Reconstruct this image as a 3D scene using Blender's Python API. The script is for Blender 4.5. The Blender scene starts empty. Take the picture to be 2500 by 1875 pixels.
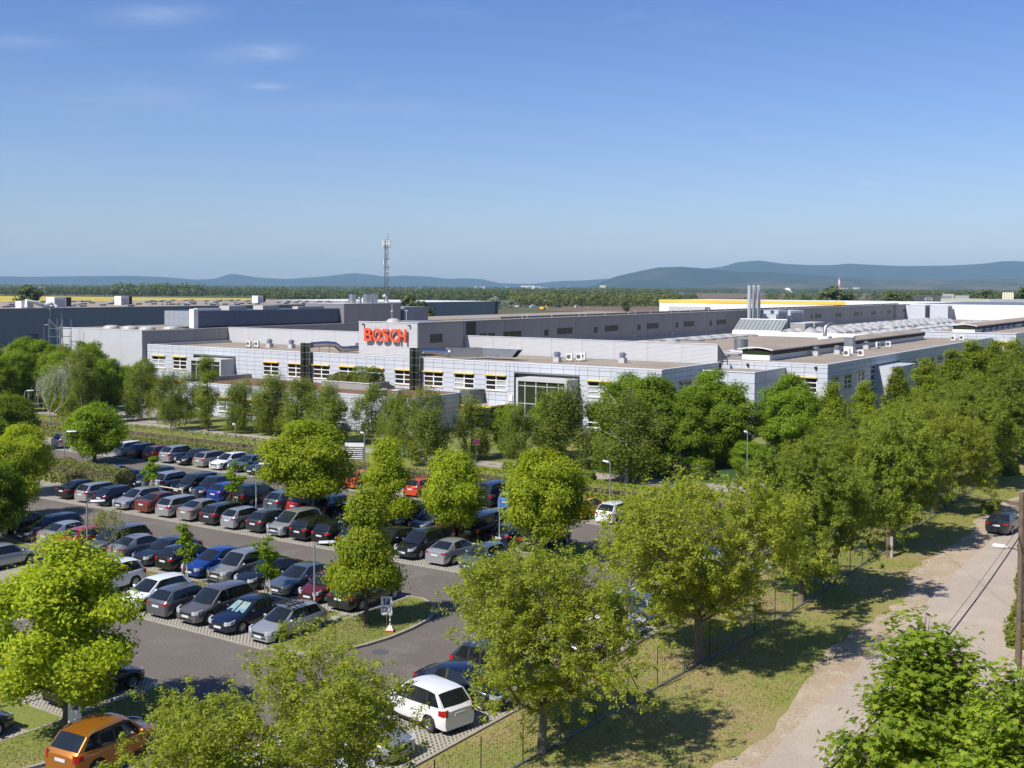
import bpy, bmesh, math, random
import numpy as np
from mathutils import Vector, Matrix

R = math.radians
C = bpy.context.scene.collection
scene = bpy.context.scene

# ------------------------------------------------------------------ camera
# world axes follow the car park: +X along the parking rows, +Y towards the factory
HEAD = R(33.9)
PITCH = R(2.0)
ROLL = 0.005
fw = Vector((-math.sin(HEAD) * math.cos(PITCH), math.cos(HEAD) * math.cos(PITCH), -math.sin(PITCH)))
rt = Vector((math.cos(HEAD), math.sin(HEAD), 0))
up = rt.cross(fw)
rt2 = (rt + ROLL * up).normalized()
up2 = (up - ROLL * rt).normalized()
cam = bpy.data.cameras.new('camera')
cam.sensor_width = 36
cam.lens = 40.03
cam.shift_y = -0.0566
cam.clip_start = 0.5
cam.clip_end = 60000
cam_o = bpy.data.objects.new('camera', cam)
m = Matrix((rt2, up2, -fw)).transposed().to_4x4()
m.translation = (0, 0, 18)
cam_o.matrix_world = m
C.objects.link(cam_o)
scene.camera = cam_o

# ------------------------------------------------------------------ sky, sun, exposure
SUN_EL, SHADOW_AZ = R(48), R(76)
sun_dir = Vector((-math.cos(SHADOW_AZ) * math.cos(SUN_EL), -math.sin(SHADOW_AZ) * math.cos(SUN_EL), math.sin(SUN_EL)))
world = bpy.data.worlds.new('World')
scene.world = world
world.use_nodes = True
nt = world.node_tree
nt.nodes.clear()
N = nt.nodes.new
out = N('ShaderNodeOutputWorld')
bg = N('ShaderNodeBackground')
bg.inputs['Strength'].default_value = 0.110
sky = N('ShaderNodeTexSky')
sky.sky_type = 'NISHITA'
sky.sun_disc = False
sky.sun_elevation = SUN_EL
sky.sun_rotation = math.atan2(sun_dir.x, sun_dir.y)
sky.altitude = 200
sky.air_density = 1.0
sky.dust_density = 0.8
sky.ozone_density = 3.2
tc = N('ShaderNodeTexCoord')
# thin cirrus
mp = N('ShaderNodeMapping'); mp.inputs['Scale'].default_value = (3.0, 3.0, 16.0); mp.inputs['Rotation'].default_value = (0.05, -0.06, HEAD)
nz = N('ShaderNodeTexNoise'); nz.inputs['Scale'].default_value = 2.6; nz.inputs['Detail'].default_value = 9; nz.inputs['Roughness'].default_value = 0.62; nz.inputs['Distortion'].default_value = 0.4
nt.links.new(tc.outputs['Generated'], mp.inputs['Vector']); nt.links.new(mp.outputs['Vector'], nz.inputs['Vector'])
rp = N('ShaderNodeValToRGB'); rp.color_ramp.elements[0].position = 0.56; rp.color_ramp.elements[1].position = 0.86
rp.color_ramp.elements[0].color = (0, 0, 0, 1); rp.color_ramp.elements[1].color = (0.06, 0.06, 0.06, 1)
nt.links.new(nz.outputs['Fac'], rp.inputs['Fac'])
acc = rp.outputs['Color']
def wisp(bear, elev, wx, wz, amp, tilt=0.0):
    """one wisp of cirrus standing at a compass bearing (deg right of the view axis) and elevation"""
    global acc
    a = HEAD - R(bear)
    d = Vector((-math.sin(a) * math.cos(R(elev)), math.cos(a) * math.cos(R(elev)), math.sin(R(elev))))
    r_ = Vector((math.cos(a), math.sin(a), 0)); u_ = r_.cross(d) * -1
    u_ = d.cross(r_) * -1
    r2 = r_ * math.cos(tilt) + u_ * math.sin(tilt); u2 = u_ * math.cos(tilt) - r_ * math.sin(tilt)
    terms = []
    for ax, w in ((r2, wx), (u2, wz)):
        dp = N('ShaderNodeVectorMath'); dp.operation = 'DOT_PRODUCT'; dp.inputs[1].default_value = ax / R(w)
        nt.links.new(tc.outputs['Generated'], dp.inputs[0])
        # the axis through the wisp centre removes its own offset
        sb = N('ShaderNodeMath'); sb.operation = 'SUBTRACT'; sb.inputs[1].default_value = d.dot(ax / R(w))
        nt.links.new(dp.outputs['Value'], sb.inputs[0])
        pw = N('ShaderNodeMath'); pw.operation = 'MULTIPLY'; nt.links.new(sb.outputs[0], pw.inputs[0]); nt.links.new(sb.outputs[0], pw.inputs[1])
        terms.append(pw)
    ad = N('ShaderNodeMath'); ad.operation = 'ADD'; nt.links.new(terms[0].outputs[0], ad.inputs[0]); nt.links.new(terms[1].outputs[0], ad.inputs[1])
    ng = N('ShaderNodeMath'); ng.operation = 'MULTIPLY'; ng.inputs[1].default_value = -1; nt.links.new(ad.outputs[0], ng.inputs[0])
    ex = N('ShaderNodeMath'); ex.operation = 'EXPONENT'; nt.links.new(ng.outputs[0], ex.inputs[0])
    mr = N('ShaderNodeMapRange'); mr.inputs['From Min'].default_value = 0.36; mr.inputs['From Max'].default_value = 0.70
    mr.inputs['To Min'].default_value = amp * 0.15; mr.inputs['To Max'].default_value = amp; nt.links.new(nz.outputs['Fac'], mr.inputs['Value'])
    ml = N('ShaderNodeMath'); ml.operation = 'MULTIPLY'; nt.links.new(ex.outputs[0], ml.inputs[0]); nt.links.new(mr.outputs[0], ml.inputs[1])
    mx = N('ShaderNodeMath'); mx.operation = 'ADD'; mx.use_clamp = True
    nt.links.new(acc, mx.inputs[0]); nt.links.new(ml.outputs[0], mx.inputs[1])
    acc = mx.outputs[0]
wisp(-12.9, 11.2, 1.7, 0.42, 0.55, 0.10)
wisp(-12.2, 11.0, 0.8, 0.25, 0.35, -0.05)
wisp(-12.2, 9.6, 0.9, 0.16, 0.22, 0.05)
wisp(-17.0, 12.7, 2.2, 0.45, 0.32, 0.12)
wisp(-23.5, 11.0, 1.8, 0.3, 0.22, 0.05)
wisp(-18.0, 9.0, 4.0, 0.8, 0.12, 0.1)
wisp(-8.0, 8.6, 5.0, 0.5, 0.10, 0.05)
wisp(17.3, 5.0, 0.4, 0.07, 0.40, 0.0)
mixc = N('ShaderNodeMixRGB'); mixc.inputs[2].default_value = (6.0, 6.4, 7.2, 1)
# pale aerosol towards the horizon, deeper blue above, the same all round
sep = N('ShaderNodeSeparateXYZ'); nt.links.new(tc.outputs['Generated'], sep.inputs[0])
el = N('ShaderNodeMapRange'); el.interpolation_type = 'SMOOTHSTEP'; el.inputs['From Min'].default_value = -0.02; el.inputs['From Max'].default_value = 0.36
nt.links.new(sep.outputs['Z'], el.inputs['Value'])
aer = N('ShaderNodeMixRGB'); aer.inputs[1].default_value = (0.70, 0.70, 0.83, 1); aer.inputs[2].default_value = (0.43, 0.58, 0.88, 1)
nt.links.new(el.outputs[0], aer.inputs[0])
tint = N('ShaderNodeMixRGB'); tint.blend_type = 'MULTIPLY'; tint.inputs[0].default_value = 1
nt.links.new(sky.outputs[0], tint.inputs[1]); nt.links.new(aer.outputs[0], tint.inputs[2])
nt.links.new(acc, mixc.inputs[0]); nt.links.new(tint.outputs[0], mixc.inputs[1])
nt.links.new(mixc.outputs[0], bg.inputs['Color']); nt.links.new(bg.outputs[0], out.inputs['Surface'])

sun = bpy.data.lights.new('sun', 'SUN')
sun.energy = 5.0
sun.angle = R(0.53)
sun.color = (1.0, 0.955, 0.87)
sun_o = bpy.data.objects.new('sun', sun)
sun_o.rotation_euler = sun_dir.to_track_quat('Z', 'Y').to_euler()
sun_o.location = (0, 0, 60)
C.objects.link(sun_o)

vs = scene.view_settings
vs.view_transform = 'Standard'
vs.look = 'None'
vs.exposure = 0.50
vs.gamma = 1.0
vs.use_curve_mapping = False
cy = scene.cycles
cy.max_bounces = 6; cy.diffuse_bounces = 3; cy.glossy_bounces = 3; cy.transmission_bounces = 4
cy.volume_bounces = 0; cy.transparent_max_bounces = 8
cy.use_denoising = True
cy.use_adaptive_sampling = True
cy.adaptive_threshold = 0.015
cy.caustics_reflective = False; cy.caustics_refractive = False
cy.sample_clamp_indirect = 6

# ------------------------------------------------------------------ helpers
class MB:
    """collects vertices and faces of ONE mesh"""
    def __init__(s): s.v = []; s.f = []; s.m = []
    def add(s, vs_, fs, mi=0):
        o = len(s.v); s.v += [tuple(p) for p in vs_]
        for f in fs: s.f.append([i + o for i in f]); s.m.append(mi)
        return s
    def box(s, x0, x1, y0, y1, z0, z1, mi=0):
        if x0 > x1: x0, x1 = x1, x0
        if y0 > y1: y0, y1 = y1, y0
        return s.add([(x0, y0, z0), (x1, y0, z0), (x1, y1, z0), (x0, y1, z0), (x0, y0, z1), (x1, y0, z1), (x1, y1, z1), (x0, y1, z1)],
              [(0, 3, 2, 1), (4, 5, 6, 7), (0, 1, 5, 4), (1, 2, 6, 5), (2, 3, 7, 6), (3, 0, 4, 7)], mi)
    def quad(s, a, b, c, d, mi=0): return s.add([a, b, c, d], [(0, 1, 2, 3)], mi)
    def poly(s, pts, z, mi=0): return s.add([(p[0], p[1], z) for p in pts], [tuple(range(len(pts)))], mi)
    def prism(s, pts, z0, z1, mi=0):
        n = len(pts)
        return s.add([(p[0], p[1], z0) for p in pts] + [(p[0], p[1], z1) for p in pts],
              [tuple(range(n, 2 * n)), tuple(reversed(range(n)))] + [(i, (i + 1) % n, n + (i + 1) % n, n + i) for i in range(n)], mi)
    def tube(s, pts, rad, sides=6, mi=0, cap=True):
        pts = [Vector(p) for p in pts]
        rad = list(rad) if hasattr(rad, '__len__') else [rad] * len(pts)
        o = len(s.v); n = len(pts); prev = None
        for i, p in enumerate(pts):
            d = (pts[min(i + 1, n - 1)] - pts[max(i - 1, 0)])
            if d.length < 1e-9: d = Vector((0, 0, 1))
            d.normalize()
            a = Vector((1, 0, 0)) if abs(d.x) < 0.8 else Vector((0, 1, 0))
            if prev is not None: a = prev
            e1 = (a - d * a.dot(d)).normalized(); e2 = d.cross(e1); prev = e1
            for k in range(sides):
                t = 2 * math.pi * k / sides
                s.v.append(tuple(p + (e1 * math.cos(t) + e2 * math.sin(t)) * rad[i]))
        for i in range(n - 1):
            for k in range(sides):
                a, b = o + i * sides + k, o + i * sides + (k + 1) % sides
                s.f.append([a, b, b + sides, a + sides]); s.m.append(mi)
        if cap:
            s.f.append([o + k for k in reversed(range(sides))]); s.m.append(mi)
            s.f.append([o + (n - 1) * sides + k for k in range(sides)]); s.m.append(mi)
        return s
    def cyl(s, x, y, z0, z1, r0, r1=None, sides=12, mi=0):
        return s.tube([(x, y, z0), (x, y, z1)], [r0, r0 if r1 is None else r1], sides, mi)
    def lathe(s, prof, sides=16, mi=0, axis='z', cen=(0, 0, 0)):
        o = len(s.v)
        for (r_, h) in prof:
            for k in range(sides):
                t = 2 * math.pi * k / sides
                a, b = r_ * math.cos(t), r_ * math.sin(t)
                p = (a, b, h) if axis == 'z' else ((a, h, b) if axis == 'y' else (h, a, b))
                s.v.append((p[0] + cen[0], p[1] + cen[1], p[2] + cen[2]))
        for i in range(len(prof) - 1):
            for k in range(sides):
                a, b = o + i * sides + k, o + i * sides + (k + 1) % sides
                s.f.append([a, b, b + sides, a + sides]); s.m.append(mi)
        return s
    def mesh(s, name, mats=(), smooth=None):
        me = bpy.data.meshes.new(name)
        me.from_pydata(s.v, [], s.f)
        for mt in (mats if isinstance(mats, (list, tuple)) else [mats]): me.materials.append(mt)
        if any(s.m): me.polygons.foreach_set('material_index', s.m)
        if smooth is not None:
            me.polygons.foreach_set('use_smooth', [True] * len(me.polygons))
            me.set_sharp_from_angle(angle=R(smooth))
        me.update()
        return me
    def obj(s, name, mats=(), parent=None, smooth=None, **kw):
        return link(name, s.mesh(name, mats, smooth), parent, **kw)

def link(name, data, parent=None, loc=None, rz=None, scale=None, **kw):
    o = bpy.data.objects.new(name, data); C.objects.link(o)
    if parent is not None: o.parent = parent
    if loc is not None: o.location = loc
    if rz is not None: o.rotation_euler = (0, 0, rz)
    if scale is not None: o.scale = scale if hasattr(scale, '__len__') else (scale,) * 3
    for k, v_ in kw.items(): o[k] = v_
    return o

def thing(name, label, cat, loc=(0, 0, 0), rz=0, group=None, scale=1):
    o = link(name, None, None, loc, rz, scale)
    o.empty_display_size = 0.3
    o['label'] = label; o['category'] = cat
    if group: o['group'] = group
    return o
def tag(o, label, cat, group=None):
    o['label'] = label; o['category'] = cat
    if group: o['group'] = group
    return o
def kids(o): return [c for c in o.children]
def copy_tree(o, parent=None):
    c = o.copy(); C.objects.link(c)
    if parent is not None: c.parent = parent
    for ch in kids(o): copy_tree(ch, c)
    return c

# ------------------------------------------------------------------ materials
MT = {}
def mat(name, col, rough=0.6, metal=0.0, var=0.0, vscale=3.0, bump=0.0, bscale=40.0, spec=0.5, coat=0.0, col2=None, coord='Object', island=0.0, detail=5):
    mt = bpy.data.materials.new(name); mt.use_nodes = True; MT[name] = mt
    t = mt.node_tree; b = t.nodes['Principled BSDF']
    b.inputs['Roughness'].default_value = rough; b.inputs['Metallic'].default_value = metal
    b.inputs['Specular IOR Level'].default_value = spec
    if coat: b.inputs['Coat Weight'].default_value = coat; b.inputs['Coat Roughness'].default_value = 0.06
    col = tuple(x * 0.84 for x in col); col2 = tuple(x * 0.84 for x in col2) if col2 else None
    c = (*col, 1)
    b.inputs['Base Color'].default_value = c
    L = t.links.new
    tcn = t.nodes.new('ShaderNodeTexCoord')
    if var or col2:
        n = t.nodes.new('ShaderNodeTexNoise'); n.inputs['Scale'].default_value = vscale; n.inputs['Detail'].default_value = detail; n.inputs['Roughness'].default_value = 0.65
        L(tcn.outputs[coord], n.inputs['Vector'])
        r_ = t.nodes.new('ShaderNodeValToRGB'); r_.color_ramp.elements[0].position = 0.32; r_.color_ramp.elements[1].position = 0.68
        k = 1 - var
        r_.color_ramp.elements[0].color = (col[0] * k, col[1] * k, col[2] * k, 1)
        k = 1 + var
        r_.color_ramp.elements[1].color = (*(col2 if col2 else (col[0] * k, col[1] * k, col[2] * k)), 1)
        L(n.outputs['Fac'], r_.inputs['Fac']); src = r_.outputs['Color']
        if island:
            ob = t.nodes.new('ShaderNodeObjectInfo'); hv = t.nodes.new('ShaderNodeHueSaturation')
            mm = t.nodes.new('ShaderNodeMapRange'); mm.inputs['To Min'].default_value = 1 - island; mm.inputs['To Max'].default_value = 1 + island
            L(ob.outputs['Random'], mm.inputs['Value']); L(mm.outputs[0], hv.inputs['Value']); L(src, hv.inputs['Color']); src = hv.outputs['Color']
        L(src, b.inputs['Base Color'])
    if bump:
        n2 = t.nodes.new('ShaderNodeTexNoise'); n2.inputs['Scale'].default_value = bscale; n2.inputs['Detail'].default_value = 4
        L(tcn.outputs[coord], n2.inputs['Vector'])
        bp = t.nodes.new('ShaderNodeBump'); bp.inputs['Strength'].default_value = bump; bp.inputs['Distance'].default_value = 0.05
        L(n2.outputs['Fac'], bp.inputs['Height']); L(bp.outputs[0], b.inputs['Normal'])
    return mt

def multi_mat(name, cols, scales, rough=0.9, bump=0.0, bscale=30.0, fine=0.25, fscale=60.0, spec=0.3):
    """ground material: cols[0] mixed with the others through noise of the given scales, plus fine grain"""
    mt = bpy.data.materials.new(name); mt.use_nodes = True; MT[name] = mt
    t = mt.node_tree; b = t.nodes['Principled BSDF']; L = t.links.new
    b.inputs['Roughness'].default_value = rough; b.inputs['Specular IOR Level'].default_value = spec
    tcn = t.nodes.new('ShaderNodeTexCoord')
    cur = None
    cols = [tuple(x * (1.0 if 'grass' in name or 'lawn' in name else 0.84) for x in c) for c in cols]
    for i, c in enumerate(cols):
        if cur is None:
            rgb = t.nodes.new('ShaderNodeRGB'); rgb.outputs[0].default_value = (*c, 1); cur = rgb.outputs[0]; continue
        sc, lo, hi = scales[i - 1]
        n = t.nodes.new('ShaderNodeTexNoise'); n.inputs['Scale'].default_value = sc; n.inputs['Detail'].default_value = 6; n.inputs['Roughness'].default_value = 0.6
        ofs = t.nodes.new('ShaderNodeVectorMath'); ofs.inputs[1].default_value = (17.3 * i, 9.1 * i, 3.7 * i)
        L(tcn.outputs['Object'], ofs.inputs[0]); L(ofs.outputs[0], n.inputs['Vector'])
        mr = t.nodes.new('ShaderNodeMapRange'); mr.inputs['From Min'].default_value = lo; mr.inputs['From Max'].default_value = hi
        L(n.outputs['Fac'], mr.inputs['Value'])
        mx = t.nodes.new('ShaderNodeMixRGB'); mx.inputs[2].default_value = (*c, 1)
        L(mr.outputs[0], mx.inputs[0]); L(cur, mx.inputs[1]); cur = mx.outputs[0]
    n = t.nodes.new('ShaderNodeTexNoise'); n.inputs['Scale'].default_value = fscale; n.inputs['Detail'].default_value = 3
    L(tcn.outputs['Object'], n.inputs['Vector'])
    mr = t.nodes.new('ShaderNodeMapRange'); mr.inputs['From Min'].default_value = 0.25; mr.inputs['From Max'].default_value = 0.75; mr.inputs['To Min'].default_value = 1 - fine; mr.inputs['To Max'].default_value = 1 + fine
    L(n.outputs['Fac'], mr.inputs['Value'])
    hv = t.nodes.new('ShaderNodeHueSaturation'); L(mr.outputs[0], hv.inputs['Value']); L(cur, hv.inputs['Color'])
    L(hv.outputs[0], b.inputs['Base Color'])
    if bump:
        bp = t.nodes.new('ShaderNodeBump'); bp.inputs['Strength'].default_value = bump; bp.inputs['Distance'].default_value = 0.08
        n3 = t.nodes.new('ShaderNodeTexNoise'); n3.inputs['Scale'].default_value = bscale; n3.inputs['Detail'].default_value = 5
        L(tcn.outputs['Object'], n3.inputs['Vector']); L(n3.outputs['Fac'], bp.inputs['Height']); L(bp.outputs[0], b.inputs['Normal'])
    return mt

def leaf_mat(name, c0, c1, c2, trans=0.4):
    """leaves: colour differs leaf by leaf (random per island), part of the light shines through"""
    mt = bpy.data.materials.new(name); mt.use_nodes = True; MT[name] = mt
    t = mt.node_tree; t.nodes.clear(); L = t.links.new
    g = t.nodes.new('ShaderNodeNewGeometry'); r_ = t.nodes.new('ShaderNodeValToRGB')
    e = r_.color_ramp.elements
    e[0].position = 0.0; e[0].color = (*c0, 1); e[1].position = 1.0; e[1].color = (*c2, 1)
    x = e.new(0.5); x.color = (*c1, 1)
    L(g.outputs['Random Per Island'], r_.inputs['Fac'])
    ob = t.nodes.new('ShaderNodeObjectInfo'); hv = t.nodes.new('ShaderNodeHueSaturation')
    mm = t.nodes.new('ShaderNodeMapRange'); mm.inputs['To Min'].default_value = 0.82; mm.inputs['To Max'].default_value = 1.16
    L(ob.outputs['Random'], mm.inputs['Value']); L(mm.outputs[0], hv.inputs['Value']); L(r_.outputs[0], hv.inputs['Color'])
    d = t.nodes.new('ShaderNodeBsdfPrincipled'); d.inputs['Roughness'].default_value = 0.6; d.inputs['Specular IOR Level'].default_value = 0.16
    tr = t.nodes.new('ShaderNodeBsdfTranslucent')
    hv2 = t.nodes.new('ShaderNodeHueSaturation'); hv2.inputs['Hue'].default_value = 0.49; hv2.inputs['Saturation'].default_value = 1.15; hv2.inputs['Value'].default_value = 1.8
    L(hv.outputs[0], hv2.inputs['Color']); L(hv2.outputs[0], tr.inputs['Color']); L(hv.outputs[0], d.inputs['Base Color'])
    mx = t.nodes.new('ShaderNodeMixShader'); mx.inputs[0].default_value = trans
    o = t.nodes.new('ShaderNodeOutputMaterial')
    L(d.outputs[0], mx.inputs[1]); L(tr.outputs[0], mx.inputs[2]); L(mx.outputs[0], o.inputs['Surface'])
    return mt

asphalt = multi_mat('asphalt', [(0.158, 0.135, 0.113), (0.126, 0.108, 0.092), (0.185, 0.160, 0.136)], [(0.12, 0.42, 0.7), (0.6, 0.52, 0.75)], rough=0.88, bump=0.25, bscale=25, fine=0.28, fscale=9)
grass = multi_mat('lawn', [(0.160, 0.178, 0.036), (0.225, 0.185, 0.075), (0.115, 0.160, 0.028)], [(0.35, 0.47, 0.70), (1.4, 0.5, 0.7)], bump=0.5, bscale=18, fine=0.35, fscale=14)
verge = multi_mat('verge_grass', [(0.190, 0.190, 0.042), (0.270, 0.200, 0.095), (0.150, 0.190, 0.034)], [(0.22, 0.42, 0.64), (0.9, 0.5, 0.72)], bump=0.6, bscale=14, fine=0.35, fscale=10)
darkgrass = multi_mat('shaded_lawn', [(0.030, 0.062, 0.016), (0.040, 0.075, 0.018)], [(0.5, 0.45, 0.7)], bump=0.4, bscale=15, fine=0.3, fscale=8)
roadm = multi_mat('pale_road', [(0.43, 0.355, 0.285), (0.37, 0.305, 0.245), (0.47, 0.395, 0.325)], [(0.10, 0.4, 0.7), (0.5, 0.5, 0.75)], bump=0.15, bscale=20, fine=0.14, fscale=9)
dirt = multi_mat('dirt', [(0.42, 0.325, 0.225), (0.33, 0.25, 0.165), (0.47, 0.39, 0.30)], [(0.25, 0.42, 0.66), (1.1, 0.5, 0.7)], bump=0.5, bscale=10, fine=0.25, fscale=7)
pathm = multi_mat('path_paving', [(0.36, 0.32, 0.27), (0.30, 0.27, 0.23)], [(0.4, 0.4, 0.7)], bump=0.1, fine=0.15, fscale=8)
kerbm = mat('kerb_concrete', (0.34, 0.30, 0.25), 0.9, var=0.18, vscale=2.5, bump=0.2, bscale=30)
soil = multi_mat('soil', [(0.16, 0.10, 0.06), (0.11, 0.075, 0.045)], [(0.6, 0.4, 0.6)], fine=0.3, fscale=6)

def paving_mat():
    mt = bpy.data.materials.new('lattice_paving'); mt.use_nodes = True
    t = mt.node_tree; b = t.nodes['Principled BSDF']; L = t.links.new
    b.inputs['Roughness'].default_value = 0.92
    tcn = t.nodes.new('ShaderNodeTexCoord'); mpn = t.nodes.new('ShaderNodeMapping'); mpn.inputs['Rotation'].default_value = (0, 0, R(45))
    L(tcn.outputs['Object'], mpn.inputs['Vector'])
    br = t.nodes.new('ShaderNodeTexBrick'); br.inputs['Scale'].default_value = 1.0
    br.inputs['Brick Width'].default_value = 0.30; br.inputs['Row Height'].default_value = 0.17; br.inputs['Mortar Size'].default_value = 0.042; br.inputs['Mortar Smooth'].default_value = 0.15
    br.inputs['Color1'].default_value = (0.10, 0.095, 0.045, 1); br.inputs['Color2'].default_value = (0.135, 0.12, 0.07, 1); br.inputs['Mortar'].default_value = (0.335, 0.31, 0.27, 1)
    L(mpn.outputs[0], br.inputs['Vector'])
    n = t.nodes.new('ShaderNodeTexNoise'); n.inputs['Scale'].default_value = 0.5; n.inputs['Detail'].default_value = 6; L(tcn.outputs['Object'], n.inputs['Vector'])
    mr = t.nodes.new('ShaderNodeMapRange'); mr.inputs['From Min'].default_value = 0.45; mr.inputs['From Max'].default_value = 0.75; mr.inputs['To Max'].default_value = 0.5
    L(n.outputs['Fac'], mr.inputs['Value'])
    mx = t.nodes.new('ShaderNodeMixRGB'); mx.inputs[2].default_value = (0.30, 0.27, 0.22, 1)
    L(mr.outputs[0], mx.inputs[0]); L(br.outputs['Color'], mx.inputs[1]); L(mx.outputs[0], b.inputs['Base Color'])
    bp = t.nodes.new('ShaderNodeBump'); bp.inputs['Strength'].default_value = 0.5; bp.inputs['Distance'].default_value = 0.05; bp.invert = True
    L(br.outputs['Fac'], bp.inputs['Height']); bp.invert = False; L(bp.outputs[0], b.inputs['Normal'])
    return mt
paving = paving_mat()

M = {}
M['panel'] = mat('silver_panel', (0.53, 0.555, 0.605), 0.45, 0.0, var=0.03, vscale=0.7, island=0.03)
M['core'] = mat('wall_core', (0.20, 0.205, 0.22), 0.7)
M['coping'] = mat('coping', (0.66, 0.67, 0.69), 0.4)
M['corr'] = mat('corrugated_sheet', (0.56, 0.56, 0.575), 0.42, 0.0, var=0.03, vscale=0.4)
M['darkwall'] = mat('dark_grey_cladding', (0.32, 0.305, 0.285), 0.6, var=0.07, vscale=0.35, island=0.04)
M['bluewall'] = mat('slate_cladding', (0.235, 0.25, 0.28), 0.6, var=0.06, vscale=0.25, island=0.03)
M['roof'] = multi_mat('roof_felt', [(0.335, 0.275, 0.215), (0.275, 0.225, 0.175), (0.38, 0.32, 0.255)], [(0.09, 0.4, 0.65), (0.4, 0.5, 0.75)], fine=0.1, fscale=3)
M['brownroof'] = multi_mat('brown_roof', [(0.155, 0.085, 0.048), (0.22, 0.135, 0.08)], [(0.25, 0.42, 0.66)], fine=0.25, fscale=4)
M['palegrey'] = mat('pale_grey', (0.50, 0.50, 0.49), 0.6, var=0.06, vscale=1)
M['white'] = mat('white_paint', (0.78, 0.77, 0.75), 0.5, var=0.03, vscale=1)
M['frame'] = mat('white_frame', (0.80, 0.80, 0.80), 0.4)
M['yellow'] = mat('yellow_blind', (0.80, 0.52, 0.06), 0.55, var=0.05, vscale=1)
M['sill'] = mat('pale_sill', (0.68, 0.62, 0.47), 0.6)
M['glass'] = mat('dark_glass', (0.020, 0.020, 0.018), 0.06, spec=0.6)
M['glass2'] = mat('brown_glass', (0.045, 0.030, 0.022), 0.08, spec=0.6)
M['glassb'] = mat('blind_glass', (0.42, 0.44, 0.44), 0.12, spec=0.6, var=0.05, vscale=2)
M['greenglass'] = mat('green_glass', (0.035, 0.045, 0.022), 0.05, spec=0.8)
M['steel'] = mat('steel', (0.62, 0.63, 0.64), 0.28, 1.0, var=0.06, vscale=2)
M['galv'] = mat('galvanised', (0.42, 0.44, 0.45), 0.42, 0.9, var=0.1, vscale=2)
M['darkpipe'] = mat('polished_pipe', (0.22, 0.235, 0.22), 0.18, 1.0, var=0.1, vscale=2)
M['black'] = mat('black_plastic', (0.018, 0.018, 0.019), 0.5)
M['dgrey'] = mat('dark_grey_paint', (0.10, 0.105, 0.11), 0.5)
M['red'] = mat('sign_red', (0.80, 0.115, 0.04), 0.4)
M['signdark'] = mat('sign_return', (0.30, 0.03, 0.02), 0.5)
M['oliveglass'] = mat('olive_glass', (0.055, 0.048, 0.022), 0.45, spec=0.25)
M['solar'] = mat('blue_solar_glass', (0.060, 0.110, 0.24), 0.3, spec=0.4, col2=(0.17, 0.165, 0.095), vscale=0.18, var=0.1, coord='Object', detail=2)
M['solarlit'] = mat('sunlit_solar_glass', (0.24, 0.30, 0.46), 0.25, spec=0.7, col2=(0.42, 0.40, 0.30), vscale=0.25, var=0.1, detail=2)  # same solar glass for the front, sunlight painted in as a paler colour
M['dome'] = mat('rooflight_dome', (0.46, 0.445, 0.41), 0.3, var=0.06, vscale=1, spec=0.5)
M['bark'] = mat('bark', (0.115, 0.088, 0.062), 0.9, var=0.3, vscale=6, bump=0.5, bscale=14)
M['ashbark'] = mat('ash_bark', (0.165, 0.140, 0.105), 0.9, var=0.25, vscale=6, bump=0.5, bscale=14)
M['birch'] = mat('birch_bark', (0.55, 0.52, 0.46), 0.8, var=0.25, vscale=5)
M['wood'] = mat('weathered_pole', (0.15, 0.105, 0.07), 0.85, var=0.25, vscale=4, bump=0.3, bscale=20)
M['stake'] = mat('pale_stake', (0.50, 0.40, 0.27), 0.8, var=0.15, vscale=4)
M['lamppost'] = mat('lamp_post', (0.36, 0.40, 0.42), 0.4, 0.5, var=0.05, vscale=2)
M['lamphead'] = mat('lamp_head', (0.62, 0.63, 0.62), 0.35)
M['fence'] = mat('green_fence', (0.022, 0.060, 0.030), 0.5)
M['concrete'] = mat('concrete', (0.36, 0.34, 0.30), 0.9, var=0.15, vscale=3)
M['plate'] = mat('number_plate', (0.62, 0.64, 0.68), 0.4)
M['tyre'] = mat('tyre', (0.022, 0.022, 0.023), 0.85)
M['rim'] = mat('alloy_rim', (0.48, 0.49, 0.50), 0.3, 0.9)
M['carglass'] = mat('car_glass', (0.013, 0.016, 0.018), 0.04, spec=0.7)
M['headlight'] = mat('headlight', (0.60, 0.62, 0.64), 0.12, 0.3, spec=0.8)
M['taillight'] = mat('taillight', (0.42, 0.012, 0.012), 0.18, spec=0.7)
M['rapeseed'] = multi_mat('rapeseed', [(0.52, 0.40, 0.035), (0.42, 0.35, 0.04)], [(0.01, 0.4, 0.65)], fine=0.1, fscale=0.3)

# ------------------------------------------------------------------ land, hills, haze
AX = Vector((-math.sin(HEAD), math.cos(HEAD), 0))      # the way the camera faces, on the map
RX = Vector((math.cos(HEAD), math.sin(HEAD), 0))
def far(t, d, z=0.0):
    """map point: d metres ahead, t*d metres to the right"""
    p = AX * d + RX * (t * d)
    return (p.x, p.y, z)
def sheet(name, pts, z, mt, kind='structure'):
    b = MB(); b.poly(pts, z)
    return b.obj(name, mt, kind=kind)

land = multi_mat('farmland', [(0.072, 0.098, 0.030), (0.105, 0.110, 0.042), (0.052, 0.080, 0.028), (0.16, 0.12, 0.078)],
                 [(0.0022, 0.45, 0.6), (0.006, 0.5, 0.7), (0.0015, 0.58, 0.68)], fine=0.15, fscale=0.08)
b = MB()
def q(d0, d1, w):
    p = [AX * d0 - RX * w, AX * d0 + RX * w, AX * d1 + RX * w, AX * d1 - RX * w]
    b.poly([(v.x, v.y) for v in p], -0.06)
q(-260, 18600, 8900)
b.obj('ground', land, kind='structure')

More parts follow.
